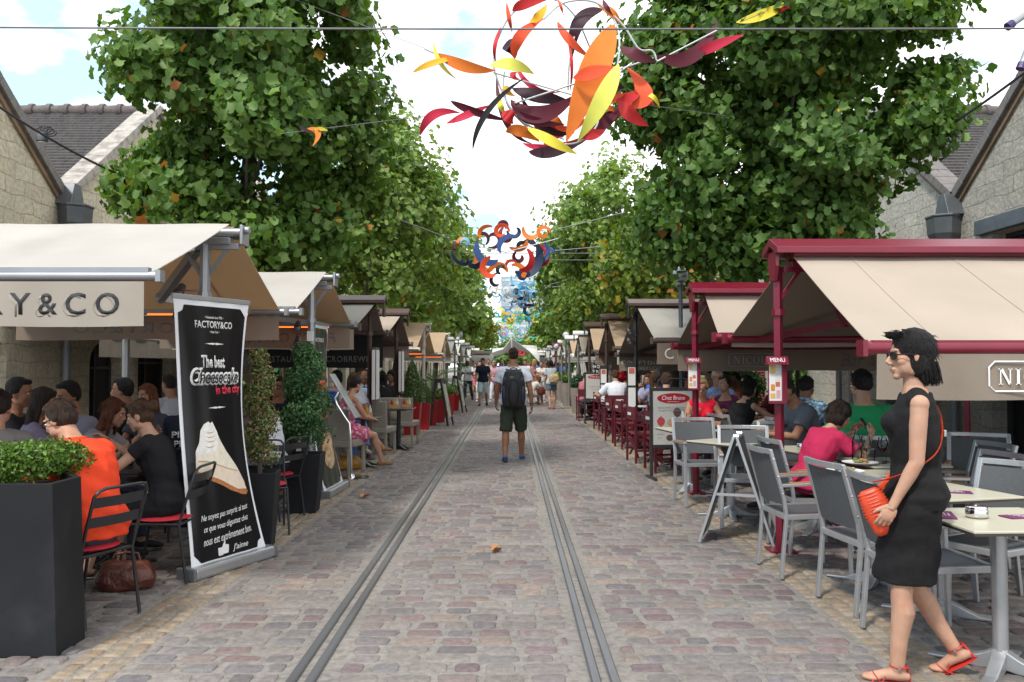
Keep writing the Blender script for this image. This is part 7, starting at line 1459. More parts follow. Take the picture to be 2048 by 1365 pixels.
# left: bistro chairs, tables
B1 = bistro_chair('black bistro chair with a red cushion under the man in the orange polo shirt', (-2.52, 4.93, 0), D(68))
copy_tree(B1, (-2.44, 5.86, 0), D(90), 'red cushioned black bistro chair of the seated woman in black, touching the banner'); copy_tree(B1, (-2.33, 8.15, 0), D(68), 'black bistro chair of the person in the white tank top'); copy_tree(B1, (-3.38, 6.55, 0), D(-90), 'black bistro chair under the red haired woman'); copy_tree(B1, (-2.78, 7.25, 0), D(25), 'black bistro chair behind the banner under the navy jersey')
copy_tree(B1, (-3.5, 5.35, 0), D(15), 'black bistro chair under the man in the grey shirt'); copy_tree(B1, (-2.2, 7.45, 0), D(200), 'empty black bistro chair behind the conifer planter')
T3 = table('black topped table between the man in orange and the grey shirt', (-3.2, 4.98, 0), 0, top=BLKM, base=BLKM, size=.66, group='black tables of the left terrace')
for x, y, lb in ((-2.93, 6.12, 'black topped table between the red haired woman and the woman in black'), (-3.6, 6.0, 'black topped table in front of the man in the grey shirt'), (-3.0, 7.9, 'black topped table behind the tall banner'), (-2.85, 8.8, 'black topped table behind the spiral conifer')): copy_tree(T3, (x, y, 0), 0, lb)
tumbler('tumbler on the table of the red haired woman', (-2.8, 6.1, .74)); plate('plate on the table of the red haired woman', (-2.95, 5.95, .74)); bottle('dark sauce bottle on the table of the red haired woman', (-2.86, 6.25, .74), mat('dark_glass', (.02, .01, .008), .1), .2, .026); plate('plate before the man in orange', (-3.05, 5.05, .74)); bottle('clear bottle with a red label between the diners at the far left', (-3.62, 6.1, .74), None, .26)
p = G(690, 938); bag_mesh('slouchy mustard yellow bag on the ground under the first wicker chair', 'bag', (p.x, p.y - .05, .004), .1, (.50, .26, .19), mat('mustard_leather', (.36, .17, .025), .5, var=.2, bump=.4), .05)
p = G(245, 1182); bag_mesh('slouchy brown leather bag on the ground under the bistro chairs', 'bag', (p.x, p.y + .05, .004), .3, (.36, .24, .18), mat('brown_leather', (.075, .020, .011), .45, var=.3, bump=.5), .06)
W1 = wicker_chair('first wicker chair, back toward us, under the woman in the pink dress', (-2.33, 11.62, 0), D(-18))
for x, y, rz, lb in ((-2.22, 14.05, -12, 'second wicker chair, empty, its woven back toward us between the brown posts'), (-2.55, 13.15, 160, 'wicker chair under the woman in blue jeans'), (-1.98, 15.55, -8, 'third wicker chair beside the condiment table'), (-2.62, 14.95, 175, 'wicker chair under the man in the light blue shirt'), (-2.45, 15.6, 5, 'wicker chair under the diner in black')): copy_tree(W1, (x, y, 0), D(rz), lb)
T4 = table('small glass topped table between the two women on wicker chairs', (-2.18, 12.3, 0), 0, top=CHR, base=BLKM, size=.55, group='tables among the wicker chairs')
copy_tree(T4, (-1.98, 14.75, 0), 0, 'small table with two condiment baskets beside the red planter')
def condiments(label, loc):
    t = thing('condiment_basket', label, 'basket', loc, random.uniform(-.3, .3), 'baskets of sauce bottles'); m = MB()
    m.box((0, 0, .008), (.17, .12, .012)); m.box((0, -.058, .035), (.17, .006, .06)); m.box((0, .058, .035), (.17, .006, .06)); m.box((-.085, 0, .035), (.006, .12, .06)); m.box((.085, 0, .035), (.006, .12, .06)); m.build('basket', WOODB, t)
    for x, y, cc, h in ((-.045, 0, (.40, .01, .01), .15), (.01, .02, (.55, .40, .03), .14), (.05, -.01, (.55, .52, .45), .17)): m = MB(); m.lathe([(.024, .014), (.026, .03), (.026, h * .6), (.012, h * .8), (.010, h)], (x, y, 0), 12); m.build('bottle', CM(cc), t, smooth=50)
condiments('basket of ketchup and mustard on the table of the two women', (-2.12, 12.25, .74)); condiments('left one of two condiment baskets beside the red planter', (-2.05, 14.68, .74)); condiments('right one of two condiment baskets beside the red planter', (-1.86, 14.9, .74))
# ================================================================== who is where
def strap_band(parent, pts, w_, m_, nm='strap'):
    m = MB(); m.tube(pts, w_, 8, flat=.25); return m.build(nm, m_, parent, smooth=True)
# ---- woman in the black dress, walking left
REDS = mat('red_sandal', (.42, .022, .018), .45); ORB = mat('orange_leather', (.58, .055, .015), .42, var=.08, bump=.15, bs=60)
def hero(i):
    hp, s, sp, t, AJ, LG = i['hp'], i['s'], i['sp'], i['root'], i['AJ'], i['LG']
    rs = random.Random(3); m = MB()     # loose strands swept back by the wind
    for k in range(260):
        a = rs.uniform(-1.75, 1.75); b = rs.uniform(-.75, 1.5); x = .082 * math.sin(a) * math.cos(b); y = -.024 - .0 + .092 * -math.cos(a) * math.cos(b) if b < .9 else rs.uniform(-.06, .07); z = .040 + .090 * math.sin(b)
        p0 = (x, y, z); ln = rs.uniform(.012, .026); up = rs.uniform(-.2, .9) if z > .07 else rs.uniform(-1.1, -.1); d = (rs.gauss(0, .35) + x * 5, -1 + rs.gauss(0, .3), up); q = [tuple(p0[j] + d[j] * ln * f + (0, 0, -.025 * f * f)[j] for j in range(3)) for f in (0, .5, 1)]
        m.tube([hp(*c) for c in q], [.0020, .0015, .0003], 4)
    for k in range(110):
        x = rs.uniform(-.05, .05); p0 = (x, rs.uniform(.035, .075), .095 + rs.uniform(-.01, .015)); m.tube([hp(*p0), hp(x * 1.1, p0[1] + .020, p0[2] + .008), hp(x * 1.15 + rs.gauss(0, .006), p0[1] + .030 + rs.uniform(-.008, .008), p0[2] + .014)], [.0034, .0028, .0004], 4)
    for k in range(420):
        sd = rs.choice((-1, 1)) * rs.uniform(.2, 1.05); y = rs.uniform(-.10, -.01); m.tube([hp(sd * .07, y, -.03), hp(sd * .070, y - .012, -.075), hp(sd * (.045 + rs.uniform(0, .022)), y - .022 + rs.gauss(0, .005), -.128 - rs.uniform(0, .022))], [.0050, .0040, .0005], 4)
    m.build('stray_hair', HR['black'], t, smooth=True)
    m = MB(); m.ell(hp(-.077, -.004, -.044), (.004, .004, .004), 8, 6); m.build('earring', CHR, t)
    # cross body strap: right shoulder, across the back, to the bag at the left hip
    S = lambda x, y, d: sp(d * s)[0] + V((x * s, y * s, 0)); pts = [S(-.075, .20, .09), S(-.15, .13, .12), S(-.170, .03, .17), S(-.140, -.068, .24), S(-.09, -.108, .32), S(-.03, -.116, .41), S(.03, -.100, .475), S(.08, -.062, .535), S(.088, .01, .545), S(.115, .04, .50), S(.155, .05, .40), S(.15, .06, .28), S(.14, .07, .16), S(.06, .12, .08), S(-.05, .18, .05)]
    out = []
    for j in range(len(pts) - 1):
        p0 = pts[max(0, j - 1)]; p1 = pts[j]; p2 = pts[j + 1]; p3 = pts[min(len(pts) - 1, j + 2)]
        for q in range(4): u = q / 4; out.append(.5 * ((2 * p1) + (p2 - p0) * u + (2 * p0 - 5 * p1 + 4 * p2 - p3) * u * u + (3 * p1 - p0 - 3 * p2 + p3) * u ** 3))
    W_ = t.matrix_basis if False else (Matrix.Translation(t.location) @ Matrix.Rotation(t.rotation_euler.z, 4, 'Z'))
    c = W_ @ (S(-.085, .185, .0) + V((0, 0, -.055))); b = thing('shoulder_bag', 'orange quilted shoulder bag on a long strap, worn by the woman in the black dress', 'bag', c, t.rotation_euler.z); Li = W_.inverted(); inv = lambda p: (W_ @ p) - c
    Rz = Matrix.Rotation(-t.rotation_euler.z, 3, 'Z'); L_ = lambda p: Rz @ V(inv(p))
    m = MB(); rs_ = []
    for f, k, dx_ in ((-.5, .72, 0), (-.42, .95, 0), (-.1, 1.05, .0), (.25, .98, 0), (.45, .80, 0), (.5, .6, 0)):
        rs_.append([V((.040 * k * math.copysign(abs(math.cos(a)) ** .7, math.cos(a)), .070 * k * math.copysign(abs(math.sin(a)) ** .7, math.sin(a)) - f * .0, f * .24)) for a in [2 * math.pi * j / 18 for j in range(18)]])
    m.rings(rs_); me = remesh(m, .005, 2, .5); me.materials.clear(); bb = link('bag_body', me, ORB, b, 'all'); bb.rotation_euler = (R(-24), 0, 0); bb.scale = (.85, .88, .92)
    m = MB()
    for k in range(13):
        z = .105 - k * .0165; kk = 1.05 - .25 * abs(z) / .12; m.tube([V((.041 * kk * math.cos(a), .073 * kk * math.sin(a), z)) for a in [2 * math.pi * j / 20 for j in range(20)]], .0042, 6, closed=True)
    q = m.build('quilting', ORB, bb, smooth=True); m = MB(); m.tube([L_(p) for p in out], .0165, 8, flat=.22); m.build('strap', ORB, b, smooth=True)
    bk = L_(S(-.03, -.134, .34)); m = MB(); m.box(bk, (.02, .012, .03)); m.build('buckle', CHR, b, bevel=.002)
    # sandals
    for sd in (1, -1):
        a0, fd, up = i['feet'][sd]; x = fd.cross(up); M_ = Matrix((x, fd, up)).transposed(); sh = MB(); sh.ell(a0 + fd * .055 * s - up * .040 * s, (.042 * s, .128 * s, .008 * s), 18, 6, rot=M_); so_ = sh.build('sandal', REDS, t, smooth=True); m = MB()
        def band(f, r1, r2, h, tl=0): m.tube([a0 + fd * (f + tl * math.sin(a)) * s + x * r1 * s * math.cos(a) + up * (h + r2 * math.sin(a)) * s for a in [R(-30 + 240 * j / 14) for j in range(15)]], .0055, 6, flat=.6)
        band(.125, .046, .030, -.036); band(.085, .042, .040, -.034, .03); band(.085, .042, .040, -.034, -.03)
        an = a0 + up * .045 * s; m.tube([an + x * .037 * s * math.cos(a) + fd * (.040 * math.sin(a) - .008) * s for a in [6.283 * j / 18 for j in range(18)]], .006, 6, closed=True, flat=.7); m.tube([a0 - fd * .058 * s - up * .03 * s, a0 - fd * .052 * s + up * .01 * s, an - fd * .045 * s], .007, 6)
        m.build('strap', REDS, so_, smooth=True); m = MB(); m.box(an - x * .040 * s * 1, (.012, .012, .014)); m.build('buckle', CHR, so_)
person('woman in black dress and sunglasses walking left with orange bag and red sandals', (1.955, 4.00), 72, H=1.625, headk=1.10, sex='f', sk='l', hair=('bob', 'black'), top=('dress', (.011, .0105, .011)), bottom=('none',), shoes='bare', pose='walk', lean=0, hunch=.6,
       head=(14, 2, 0), arms=[(-15, 3, 10, 5), (4, 7, 23, 3)], legs=[(4, 36, 1), (11, 7, 2)], res=.0052, fat=1.07, glasses='sun', extra=hero)
# ---- man with the backpack
BPK = mat('backpack_fabric', (.012, .012, .014), .6, var=.25, vs=9, bump=.4, bs=60); BPN = mat('backpack_panel', (.022, .024, .045), .55, var=.2, vs=9, bump=.3, bs=50); LOGO = mat('logo_grey', (.35, .32, .26), .5)
def packer(i):
    t, s, sp = i['root'], i['s'], i['sp']; c = V(t.location) + V((0, -.20, 0)); b = thing('backpack', 'large black and navy backpack worn by the man in the white shirt', 'backpack', (c.x, c.y, 0), 0); z0 = .84; m = MB(); rs_ = []
    for z, w_, d in ((0, .135, .06), (.03, .172, .10), (.15, .188, .125), (.32, .182, .12), (.46, .165, .105), (.55, .140, .08), (.595, .09, .05)):
        rs_.append([V((w_ * math.copysign(abs(math.cos(a)) ** .6, math.cos(a)), d * math.copysign(abs(math.sin(a)) ** .7, math.sin(a)) + .02, z0 + z)) for a in [2 * math.pi * j / 24 for j in range(24)]])
    m.rings(rs_); me = remesh(m, .008, 2, .5); me.materials.clear(); bd = link('bag_body', me, BPK, b, 'all')
    for sd in (-1, 1):
        m = MB(); m.ell((sd * .145, -.03, z0 + .20), (.042, .085, .16), 14, 10); m.ell((sd * .13, -.03, z0 + .40), (.035, .065, .08), 12, 8); m.build('side_pocket', BPN, b, smooth=True)
        m = MB(); m.tube([V((sd * .07, .06, z0 + .55)), V((sd * .105, .14, z0 + .595)), V((sd * .125, .24, z0 + .58)), V((sd * .13, .31, z0 + .47)), V((sd * .135, .31, z0 + .33)), V((sd * .15, .14, z0 + .12))], .022, 8, flat=.45); m.build('shoulder_strap', BPK, b, smooth=True)
    m = MB(); m.ell((0, -.085, z0 + .22), (.095, .045, .20), 16, 12); m.build('front_panel', BPK, b, smooth=True); m = MB(); m.tube([V((-.05, .02, z0 + .57)), V((-.045, -.01, z0 + .61)), V((0, -.015, z0 + .62)), V((.045, -.01, z0 + .61)), V((.05, .02, z0 + .57))], .009, 8); m.build('grab_handle', BPK, b, smooth=True)
    m = MB(); m.tube([V((-.10, -.10, z0 + .33)), V((-.09, -.115, z0 + .42)), V((0, -.125, z0 + .45)), V((.09, -.115, z0 + .42)), V((.10, -.10, z0 + .33))], .004, 6); m.tube([V((.085, -.098, z0 + .05)), V((.085, -.10, z0 + .34))], .004, 6); m.build('zip', BPN, b)
    m = MB(); m.tube([V((-.030 + .022 * math.cos(a), -.112 - .0, z0 + .47 + .014 * math.sin(a))) for a in [R(20 + 300 * j / 12) for j in range(13)]], .0035, 5); m.tube([V((-.012, -.116, z0 + .475)), V((.012, -.116, z0 + .478))], .003, 5); m.build('logo', LOGO, b)
    for z in (.20, .24): m = MB(); m.box((.165, -.09, z0 + z), (.012, .006, .012)); m.build('reflector', FIT, b)
    w_ = i['AJ'][0][2]; m = MB(); m.tube([w_ + V((.03 * math.cos(a), .03 * math.sin(a), .02)) for a in [6.283 * j / 14 for j in range(14)]], .008, 6, closed=True); m.build('watch', A_BLK, t)
    for sd, (h0, kn, an, d1, d2) in zip((1, -1), i['LG']): m = MB(); m.box(h0.lerp(kn, .62) + V((sd * .085, -.0, 0)), (.03, .12, .15)); m.build('cargo_pocket', CM((.042, .052, .036)), t, bevel=.012)
def G2(px, py): p = G(px, py); return (p.x, p.y)
p = G(1027, 922); person('man seen from behind carrying a backpack, in green cargo shorts and blue shoes', (p.x, p.y + .02), 0, H=1.76, sex='m', sk='t', hair=('crop', 'short'), top=('tee', (.66, .68, .74)), bottom=('shorts', (.042, .052, .036), 1.02), shoes=(.03, .12, .28), pose='walk',
       lean=3, head=(2, 6, 0), arms=[(-10, 15, 14, 2), (10, 15, 16, 4)], legs=[(16, 6, 4), (-9, 17, 4)], res=.0085, fat=1.06, extra=packer)
# ---- left terrace, near diners
person('man in a bright orange polo shirt and glasses, seated at the front left', (-2.50, 4.95), 66, H=1.70, sk='l', hair=('short', 'short'), top=('polo', (.78, .065, .022)), bottom=('trousers', (.05, .055, .075)), shoes=(.12, .12, .13), pose='sit', seat=.42, lean=17, hunch=1.6, head=(12, 12, 0), arms=[(42, 12, 55, 25), (36, 10, 62, 22)], legs=[(84, 84, 8), (84, 112, 10)], res=.0075, glasses='thick', fat=1.12)
person('seated woman in a black dress with pinned up hair, behind the orange shirt', (-2.44, 5.88), 88, H=1.58, sex='f', sk='l', hair=('bun', 'brown'), top=('dress', (.012, .012, .014), .35), bottom=('none',), shoes=(.10, .06, .04), seat=.42, lean=14, hunch=1.3, head=(4, 6, 0), arms=[(62, 14, 62, 12), (48, 16, 78, 8)], legs=[(86, 88, 6), (84, 70, 5)], res=.0085)
person('woman with long reddish brown hair seated facing right, hands raised near her mouth', (-3.36, 6.55), -88, H=1.58, sex='f', sk='l', hair=('long', 'red'), top=('tee', (.25, .24, .27)), bottom=('trousers', (.05, .06, .09)), seat=.42, lean=18, hunch=1.2, head=(0, 4, 0), arms=[(58, 12, 78, 20), (50, 12, 85, 15)], res=.010)
person('man in a pale grey shirt seen from behind at the far left edge', (-3.45, 5.50), 18, H=1.72, sk='l', hair=('short', 'dark'), top=('tee', (.17, .155, .15)), bottom=('trousers', (.05, .05, .06)), seat=.42, lean=14, head=(-10, 5, 0), res=.010)
person('dark haired man facing right at the far left, behind the grey shirt', (-4.12, 6.85), -75, H=1.80, sk='t', hair=('short', 'black'), top=('tee', (.03, .03, .035)), seat=.42, lean=4, head=(-5, 6, 0), res=.012)
person('woman with long dark hair and a lilac top seated behind the orange shirt', (-3.75, 6.45), -62, H=1.68, sex='f', sk='t', hair=('long', 'dark'), top=('tee', (.20, .18, .26)), seat=.42, lean=8, head=(-25, 8, 0), res=.012)
person('bearded dark haired man looking left, seen just right of the orange shirt wearer\'s head', (-3.62, 7.0), 150, H=1.76, sk='t', hair=('short', 'black'), top=('tee', (.24, .24, .30)), seat=.42, lean=8, head=(0, 8, 0), res=.012)
person('woman with auburn hair in shade behind the pinned up hair', (-3.45, 8.0), 160, H=1.66, sex='f', sk='t', hair=('long', 'red'), top=('tee', (.05, .05, .06)), seat=.42, lean=6, res=.0125)
person('dark haired diner in shade beyond the red haired woman', (-3.75, 8.2), 100, H=1.76, sk='t', hair=('short', 'black'), top=('tee', (.04, .06, .05)), seat=.42, lean=6, res=.0125)
person('man in a dark cap and white shirt standing in shade left of the banner', (-3.78, 9.3), 60, H=1.55, sk='t', hair=('cap', 'black'), top=('tee', (.42, .43, .46)), bottom=('trousers', (.04, .04, .05)), pose='sit', seat=.55, lean=6, head=(0, 8, 0), res=.0125)
def jersey(i):
    p, th = i['sp'](.40 * i['s']); q, th2 = i['sp'](.32 * i['s']); text('PIERRE', 'print', LET_W, i['root'], p + V((0, -.140, 0)), h=.055, w=.27, rx=84, bold=.02, rz=0); text('PETTT', 'print', LET_W, i['root'], q + V((0, -.140, 0)), h=.055, w=.22, rx=86, bold=.02)
person('diner in a navy jersey with white letters on the back, partly behind the tall banner', (-2.80, 7.28), 8, H=1.70, sk='t', hair=('long', 'black'), top=('tee', (.018, .022, .040)), seat=.42, lean=10, res=.012, extra=jersey)
person('dark skinned person in a white tank top seated between the two conifer planters', (-2.34, 8.13), 58, H=1.62, sex='f', sk='d', hair=('bun', 'black'), top=('tank', (.62, .62, .66)), bottom=('trousers', (.02, .02, .025)), seat=.42, lean=12, hunch=1.4, head=(5, 10, 0), arms=[(45, 8, 55, 20), (38, 8, 60, 20)], res=.010)
person('man with glasses in deep shade behind the spiral conifer', (-2.72, 9.75), 178, H=1.74, sk='t', hair=('short', 'black'), top=('tee', (.02, .02, .025)), seat=.42, lean=4, glasses='clear', res=.012)
# ---- left terrace, wicker chairs
person('bare backed woman in a pink flowered dress on the first wicker chair', (-2.32, 11.66), -48, H=1.66, sex='f', sk='l', hair=('pony', 'dark'), top=('strap', (.50, .06, .16)), bottom=('skirt', (.50, .05, .15)), shoes=(.20, .10, .05), lean=12, head=(10, 14, 0), arms=[(30, 6, 50, 30), (30, 8, 50, 30)], legs=[(84, 66, 4), (94, 48, 2)], res=.010, topkind='floral', botkind='floral')
person('smiling young woman with long light brown hair, white top and blue jeans, facing us', (-2.50, 13.15), -155, H=1.70, sex='f', sk='l', hair=('long', 'ltbrown'), top=('tee', (.66, .66, .70)), bottom=('trousers', (.10, .20, .48)), shoes=(.45, .40, .36), lean=6, head=(-14, 4, 0), arms=[(30, 6, 60, 30), (30, 8, 60, 30)], legs=[(82, 74, 2), (94, 60, -4)], res=.009)
person('man in a light blue polo shirt facing us behind the women', (-2.62, 14.95), -176, H=1.78, sk='b', hair=('crop', 'black'), top=('polo', (.28, .38, .50)), bottom=('trousers', (.05, .05, .06)), lean=5, head=(0, 4, 0), res=.010)
person('person in a blue top in the shade left of the leaning menu stand', (-2.98, 13.3), 172, H=1.68, sk='b', hair=('short', 'black'), top=('tee', (.03, .10, .38)), lean=10, res=.0125)
person('diner in a loose black jacket seen from behind between the brown posts', (-2.42, 15.65), 12, H=1.72, sex='f', sk='t', hair=('long', 'black'), top=('jacket', (.012, .012, .013)), lean=6, res=.011, fat=1.1)
person('woman in a dark headscarf facing us beyond the diner in black', (-2.40, 16.7), 172, H=1.72, sex='f', sk='t', hair=('bob', 'black'), top=('tee', (.04, .02, .03)), lean=2, res=.011)
person('seated man with white cap in shade between the brown posts', (-2.85, 15.9), 170, H=1.7, sk='t', hair=('cap', 'white'), top=('tee', (.10, .10, .12)), lean=6, res=.0125)
person('dark haired diner in shade left of the light blue shirt', (-3.15, 15.2), 165, H=1.72, sk='b', hair=('curly', 'black'), top=('tee', (.12, .10, .10)), lean=6, res=.0125)
person('grey haired diner behind the cream post and low hedge', (-2.45, 20.2), 120, H=1.68, sk='l', hair=('short', 'white'), top=('tee', (.10, .08, .08)), lean=8, res=.014)
# ---- right terrace
person('woman in a magenta shirt with curly dark hair, back to us, elbow on the table', (2.40, 6.62), -72, H=1.50, sex='f', sk='l', hair=('curly', 'dark'), top=('tee', (.42, .022, .075)), bottom=('trousers', (.40, .03, .09)), shoes=(.03, .03, .03), lean=24, hunch=1.2, head=(-8, 4, 0), arms=[(48, 18, 98, 22), (56, 6, 88, 26)], res=.0085, fat=1.06)
person('man in a green shirt, dark strap across his back, at the carafe table', (3.12, 7.28), -12, H=1.84, sk='l', hair=('short', 'black'), top=('tee', (.02, .27, .095)), bottom=('trousers', (.02, .20, .09)), lean=6, head=(25, 8, 0), arms=[(30, 22, 82, 20), (35, 14, 45, 10)], res=.009,
       extra=lambda i: strap_band(i['root'], [i['sp'](.52 * i['s'])[0] + V((-.08, -.02, .045)), i['sp'](.45 * i['s'])[0] + V((-.04, -.135, 0)), i['sp'](.30 * i['s'])[0] + V((.05, -.135, 0)), i['sp'](.14 * i['s'])[0] + V((.15, -.09, 0))], .022, A_BLK))
person('balding man in a grey shirt bending forward in the shade, behind the magenta shirt', (3.12, 8.55), 100, H=1.78, sk='t', hair=('crop', 'short'), top=('tee', (.11, .12, .14)), lean=20, head=(0, 16, 0), res=.011)
person('dark haired man in a blue checked shirt in the shade right of the menu case', (3.32, 9.4), -40, H=1.70, sk='b', hair=('short', 'black'), top=('shirt', (.16, .26, .34)), lean=10, head=(-10, 10, 0), res=.011, topkind='check')
person('woman in a sleeveless black top with short dark hair reaching across a table', (2.80, 10.2), -62, H=1.66, sex='f', sk='l', hair=('bob', 'black'), top=('tank', (.012, .012, .012)), lean=16, arms=[(62, 6, 14, 4), (40, 10, 60, 20)], res=.0105, fat=1.1)
person('man in dark red seated in the shade opposite the reaching woman', (3.75, 11.3), 130, H=1.74, sk='b', hair=('short', 'black'), top=('tee', (.08, .01, .015)), lean=8, res=.0125)
person('woman in a plum top with her chin on her hand, facing left', (2.98, 11.35), 150, H=1.68, sex='f', sk='l', hair=('short', 'dark'), top=('tank', (.16, .03, .07)), lean=8, head=(-30, 4, 0), arms=[(40, 10, 110, 20), (40, 10, 70, 20)], res=.011)
person('white haired man with glasses and a blue shirt facing us', (3.12, 12.45), 172, H=1.80, sk='l', hair=('short', 'white'), top=('shirt', (.22, .32, .55)), lean=2, glasses='clear', res=.0105)
person('blonde woman in a red dress seated facing us between the two signs, turquoise shoes', (2.42, 10.42), 168, H=1.66, sex='f', sk='m', hair=('short', 'blond'), top=('dress', (.62, .012, .035)), bottom=('none',), shoes=(.08, .42, .34), lean=12, head=(-8, 10, 0), arms=[(36, 12, 92, 30), (32, 22, 62, 26)], legs=[(84, 82, 4), (84, 76, 8)], res=.0095, glasses='clear')
person('man in profile in the light far behind the white haired man', (4.0, 16.2), 95, H=1.72, sk='l', hair=('short', 'dark'), top=('tee', (.10, .10, .12)), lean=4, res=.0125)
person('child with a pink cap behind the white haired man', (4.15, 15.7), 150, H=1.45, sk='l', hair=('cap', 'ltbrown'), top=('tee', (.55, .20, .28)), lean=4, res=.0125)
person('man in an orange shirt far behind the reaching woman', (4.45, 16.0), 110, H=1.66, sk='b', hair=('short', 'black'), top=('tee', (.50, .14, .03)), lean=8, res=.0125)
person('diner in a turquoise shirt and shorts, mostly behind the sundae sign', (2.36, 12.55), -20, H=1.72, sk='l', hair=('short', 'brown'), top=('tee', (.10, .50, .62)), bottom=('shorts', (.06, .25, .30)), shoes=(.05, .05, .06), lean=8, arms=[(40, 12, 60, 10), (40, 10, 80, 10)], legs=[(84, 84, 6), (84, 96, 8)], res=.011)
person('woman in a lilac grey top with long brown hair, back to us', (2.62, 14.75), 18, H=1.68, sex='f', sk='l', hair=('long', 'brown'), top=('tee', (.27, .24, .30)), bottom=('trousers', (.06, .07, .1)), lean=8, arms=[(40, 8, 50, 10), (40, 24, 70, 10)], res=.0105)
person('woman with reddish hair leaning on the second white table', (2.75, 16.1), 150, H=1.66, sex='f', sk='m', hair=('long', 'red'), top=('tee', (.28, .30, .42)), lean=14, arms=[(40, 12, 95, 20), (40, 12, 60, 20)], res=.0115)
person('diner in a white shirt seen from behind in a maroon director chair', (2.32, 17.95), 8, H=1.76, sk='l', hair=('short', 'brown'), top=('shirt', (.68, .70, .74)), bottom=('trousers', (.05, .05, .07)), lean=10, arms=[(35, 30, 60, 10), (35, 30, 60, 10)], res=.0115)
person('waitress in a red top standing under the tan awnings', (2.72, 20.3), 200, H=1.60, sex='f', sk='l', hair=('pony', 'red'), top=('tee', (.50, .02, .03)), bottom=('trousers', (.02, .02, .025)), pose='stand', lean=4, arms=[(30, 10, 60, 20), (30, 10, 60, 20)], res=.012)
person('grey haired man in a blue shirt seen from behind, under the grey awning', (2.88, 15.9), 15, H=1.80, sk='l', hair=('short', 'grey'), top=('shirt', (.06, .14, .50)), lean=6, res=.0115)
person('dark haired diner behind the top edge of the sundae sign', (3.05, 14.2), 170, H=1.66, sk='t', hair=('curly', 'black'), top=('tee', (.08, .07, .07)), lean=4, res=.0125)
person('blond diner behind the right end of the sundae sign', (3.45, 14.3), 190, H=1.64, sex='f', sk='l', hair=('bob', 'blond'), top=('tee', (.20, .10, .08)), lean=4, res=.0125)
person('man leaning over a table in the background near the menu case', (3.4, 17.6), 60, H=1.62, sk='m', hair=('short', 'brown'), top=('shirt', (.10, .10, .12)), bottom=('trousers', (.03, .03, .04)), pose='stand', lean=28, res=.0125)
person('diner in black and white print near the waitress', (2.95, 18.9), 60, H=1.66, sex='f', sk='l', hair=('short', 'black'), top=('tee', (.10, .10, .10)), lean=8, res=.0125, topkind='floral')
person('diner in a pale blue top in the last director chair', (2.35, 22.5), 40, H=1.66, sk='l', hair=('short', 'dark'), top=('tee', (.35, .42, .55)), lean=10, res=.0135)
person('diner in pink beside the happy hour sign', (2.0, 22.9), -60, H=1.6, sex='f', sk='l', hair=('short', 'brown'), top=('tee', (.40, .14, .16)), lean=10, res=.0135)
# ---- people on the street
def walker(label, px, py, face, H, **k): p = G(px, py); return person(label, (p.x, p.y), face, H=H, **k)
def hbag(label, c, size, dx_, z, cat='handbag', strap=None):
    def f(i):
        t = i['root']; q = Matrix.Rotation(t.rotation_euler.z, 3, 'Z') @ V(dx_); bag_mesh(label, cat, (t.location.x + q.x, t.location.y + q.y, z), t.rotation_euler.z, size, CM(c), strap, name='handbag')
    return f
walker('man in a white shirt and grey trousers walking towards us, leftmost of the walkers', 936, 801, 172, 1.74, sk='d', hair=('crop', 'black'), top=('shirt', (.70, .71, .72)), bottom=('trousers', (.045, .047, .055)), pose='walk', head=(0, 18, 0), res=.013)
walker('man in a navy polo shirt and pale blue shorts walking towards us', 966, 812, 178, 1.76, sk='m', hair=('short', 'dark'), top=('polo', (.012, .017, .035)), bottom=('shorts', (.42, .52, .54), 1.0), shoes=(.02, .02, .022), pose='walk', head=(0, 18, 0), arms=[(6, 12, 15, 5), (-4, 14, 18, 5)], legs=[(10, 6, 3), (-6, 24, 3)], res=.0115)
walker('grey haired man in a pink shirt and white trousers', 989, 804, 170, 1.72, sk='l', hair=('short', 'grey'), top=('shirt', (.52, .30, .36)), bottom=('trousers', (.60, .60, .66)), shoes=(.5, .5, .5), pose='walk', head=(0, 18, 0), arms=[(10, 10, 80, 30), (10, 10, 80, 30)], res=.013)
walker('woman in a red flowered dress with a pink handbag, half hidden by the navy polo', 951, 790, 180, 1.64, sex='f', sk='l', hair=('bob', 'brown'), top=('dress', (.50, .04, .06)), bottom=('none',), pose='walk', res=.015, topkind='floral', extra=hbag('bright pink handbag carried between the first two walkers', (.50, .02, .10), (.34, .16, .30), (.28, .05, 0), .62, strap=.16))
walker('walker in white trousers directly behind the navy polo', 960, 803, 178, 1.70, sk='l', hair=('short', 'dark'), top=('tee', (.35, .35, .38)), bottom=('trousers', (.62, .62, .64)), shoes=(.6, .6, .6), pose='walk', res=.015)
walker('man in a blue shirt just left of the backpack wearer', 1004, 795, 185, 1.80, sk='l', hair=('crop', 'short'), top=('tee', (.04, .10, .45)), pose='walk', res=.015)
walker('man in a white shirt behind the pink shirt', 986, 793, 180, 1.76, sk='l', hair=('short', 'dark'), top=('tee', (.62, .62, .64)), pose='walk', res=.015)
walker('tall blonde woman in sunglasses and white trousers looking right', 1063, 809, -110, 1.76, sex='f', sk='l', hair=('long', 'blond'), top=('tank', (.50, .28, .32)), bottom=('trousers', (.62, .61, .58), .03), pose='walk', glasses='sun', arms=[(20, 6, 80, 20), (10, 8, 20, 5)], res=.012)
walker('woman in a white patterned top and white trousers facing us', 1083, 806, 175, 1.66, sex='f', sk='l', hair=('short', 'brown'), top=('tee', (.60, .56, .52)), bottom=('trousers', (.60, .60, .62), .03), shoes=(.6, .6, .6), pose='stand', res=.013, topkind='floral', extra=hbag('bright orange handbag of the woman in white', (.70, .12, .02), (.18, .10, .24), (.25, .02, 0), .85, strap=.10))
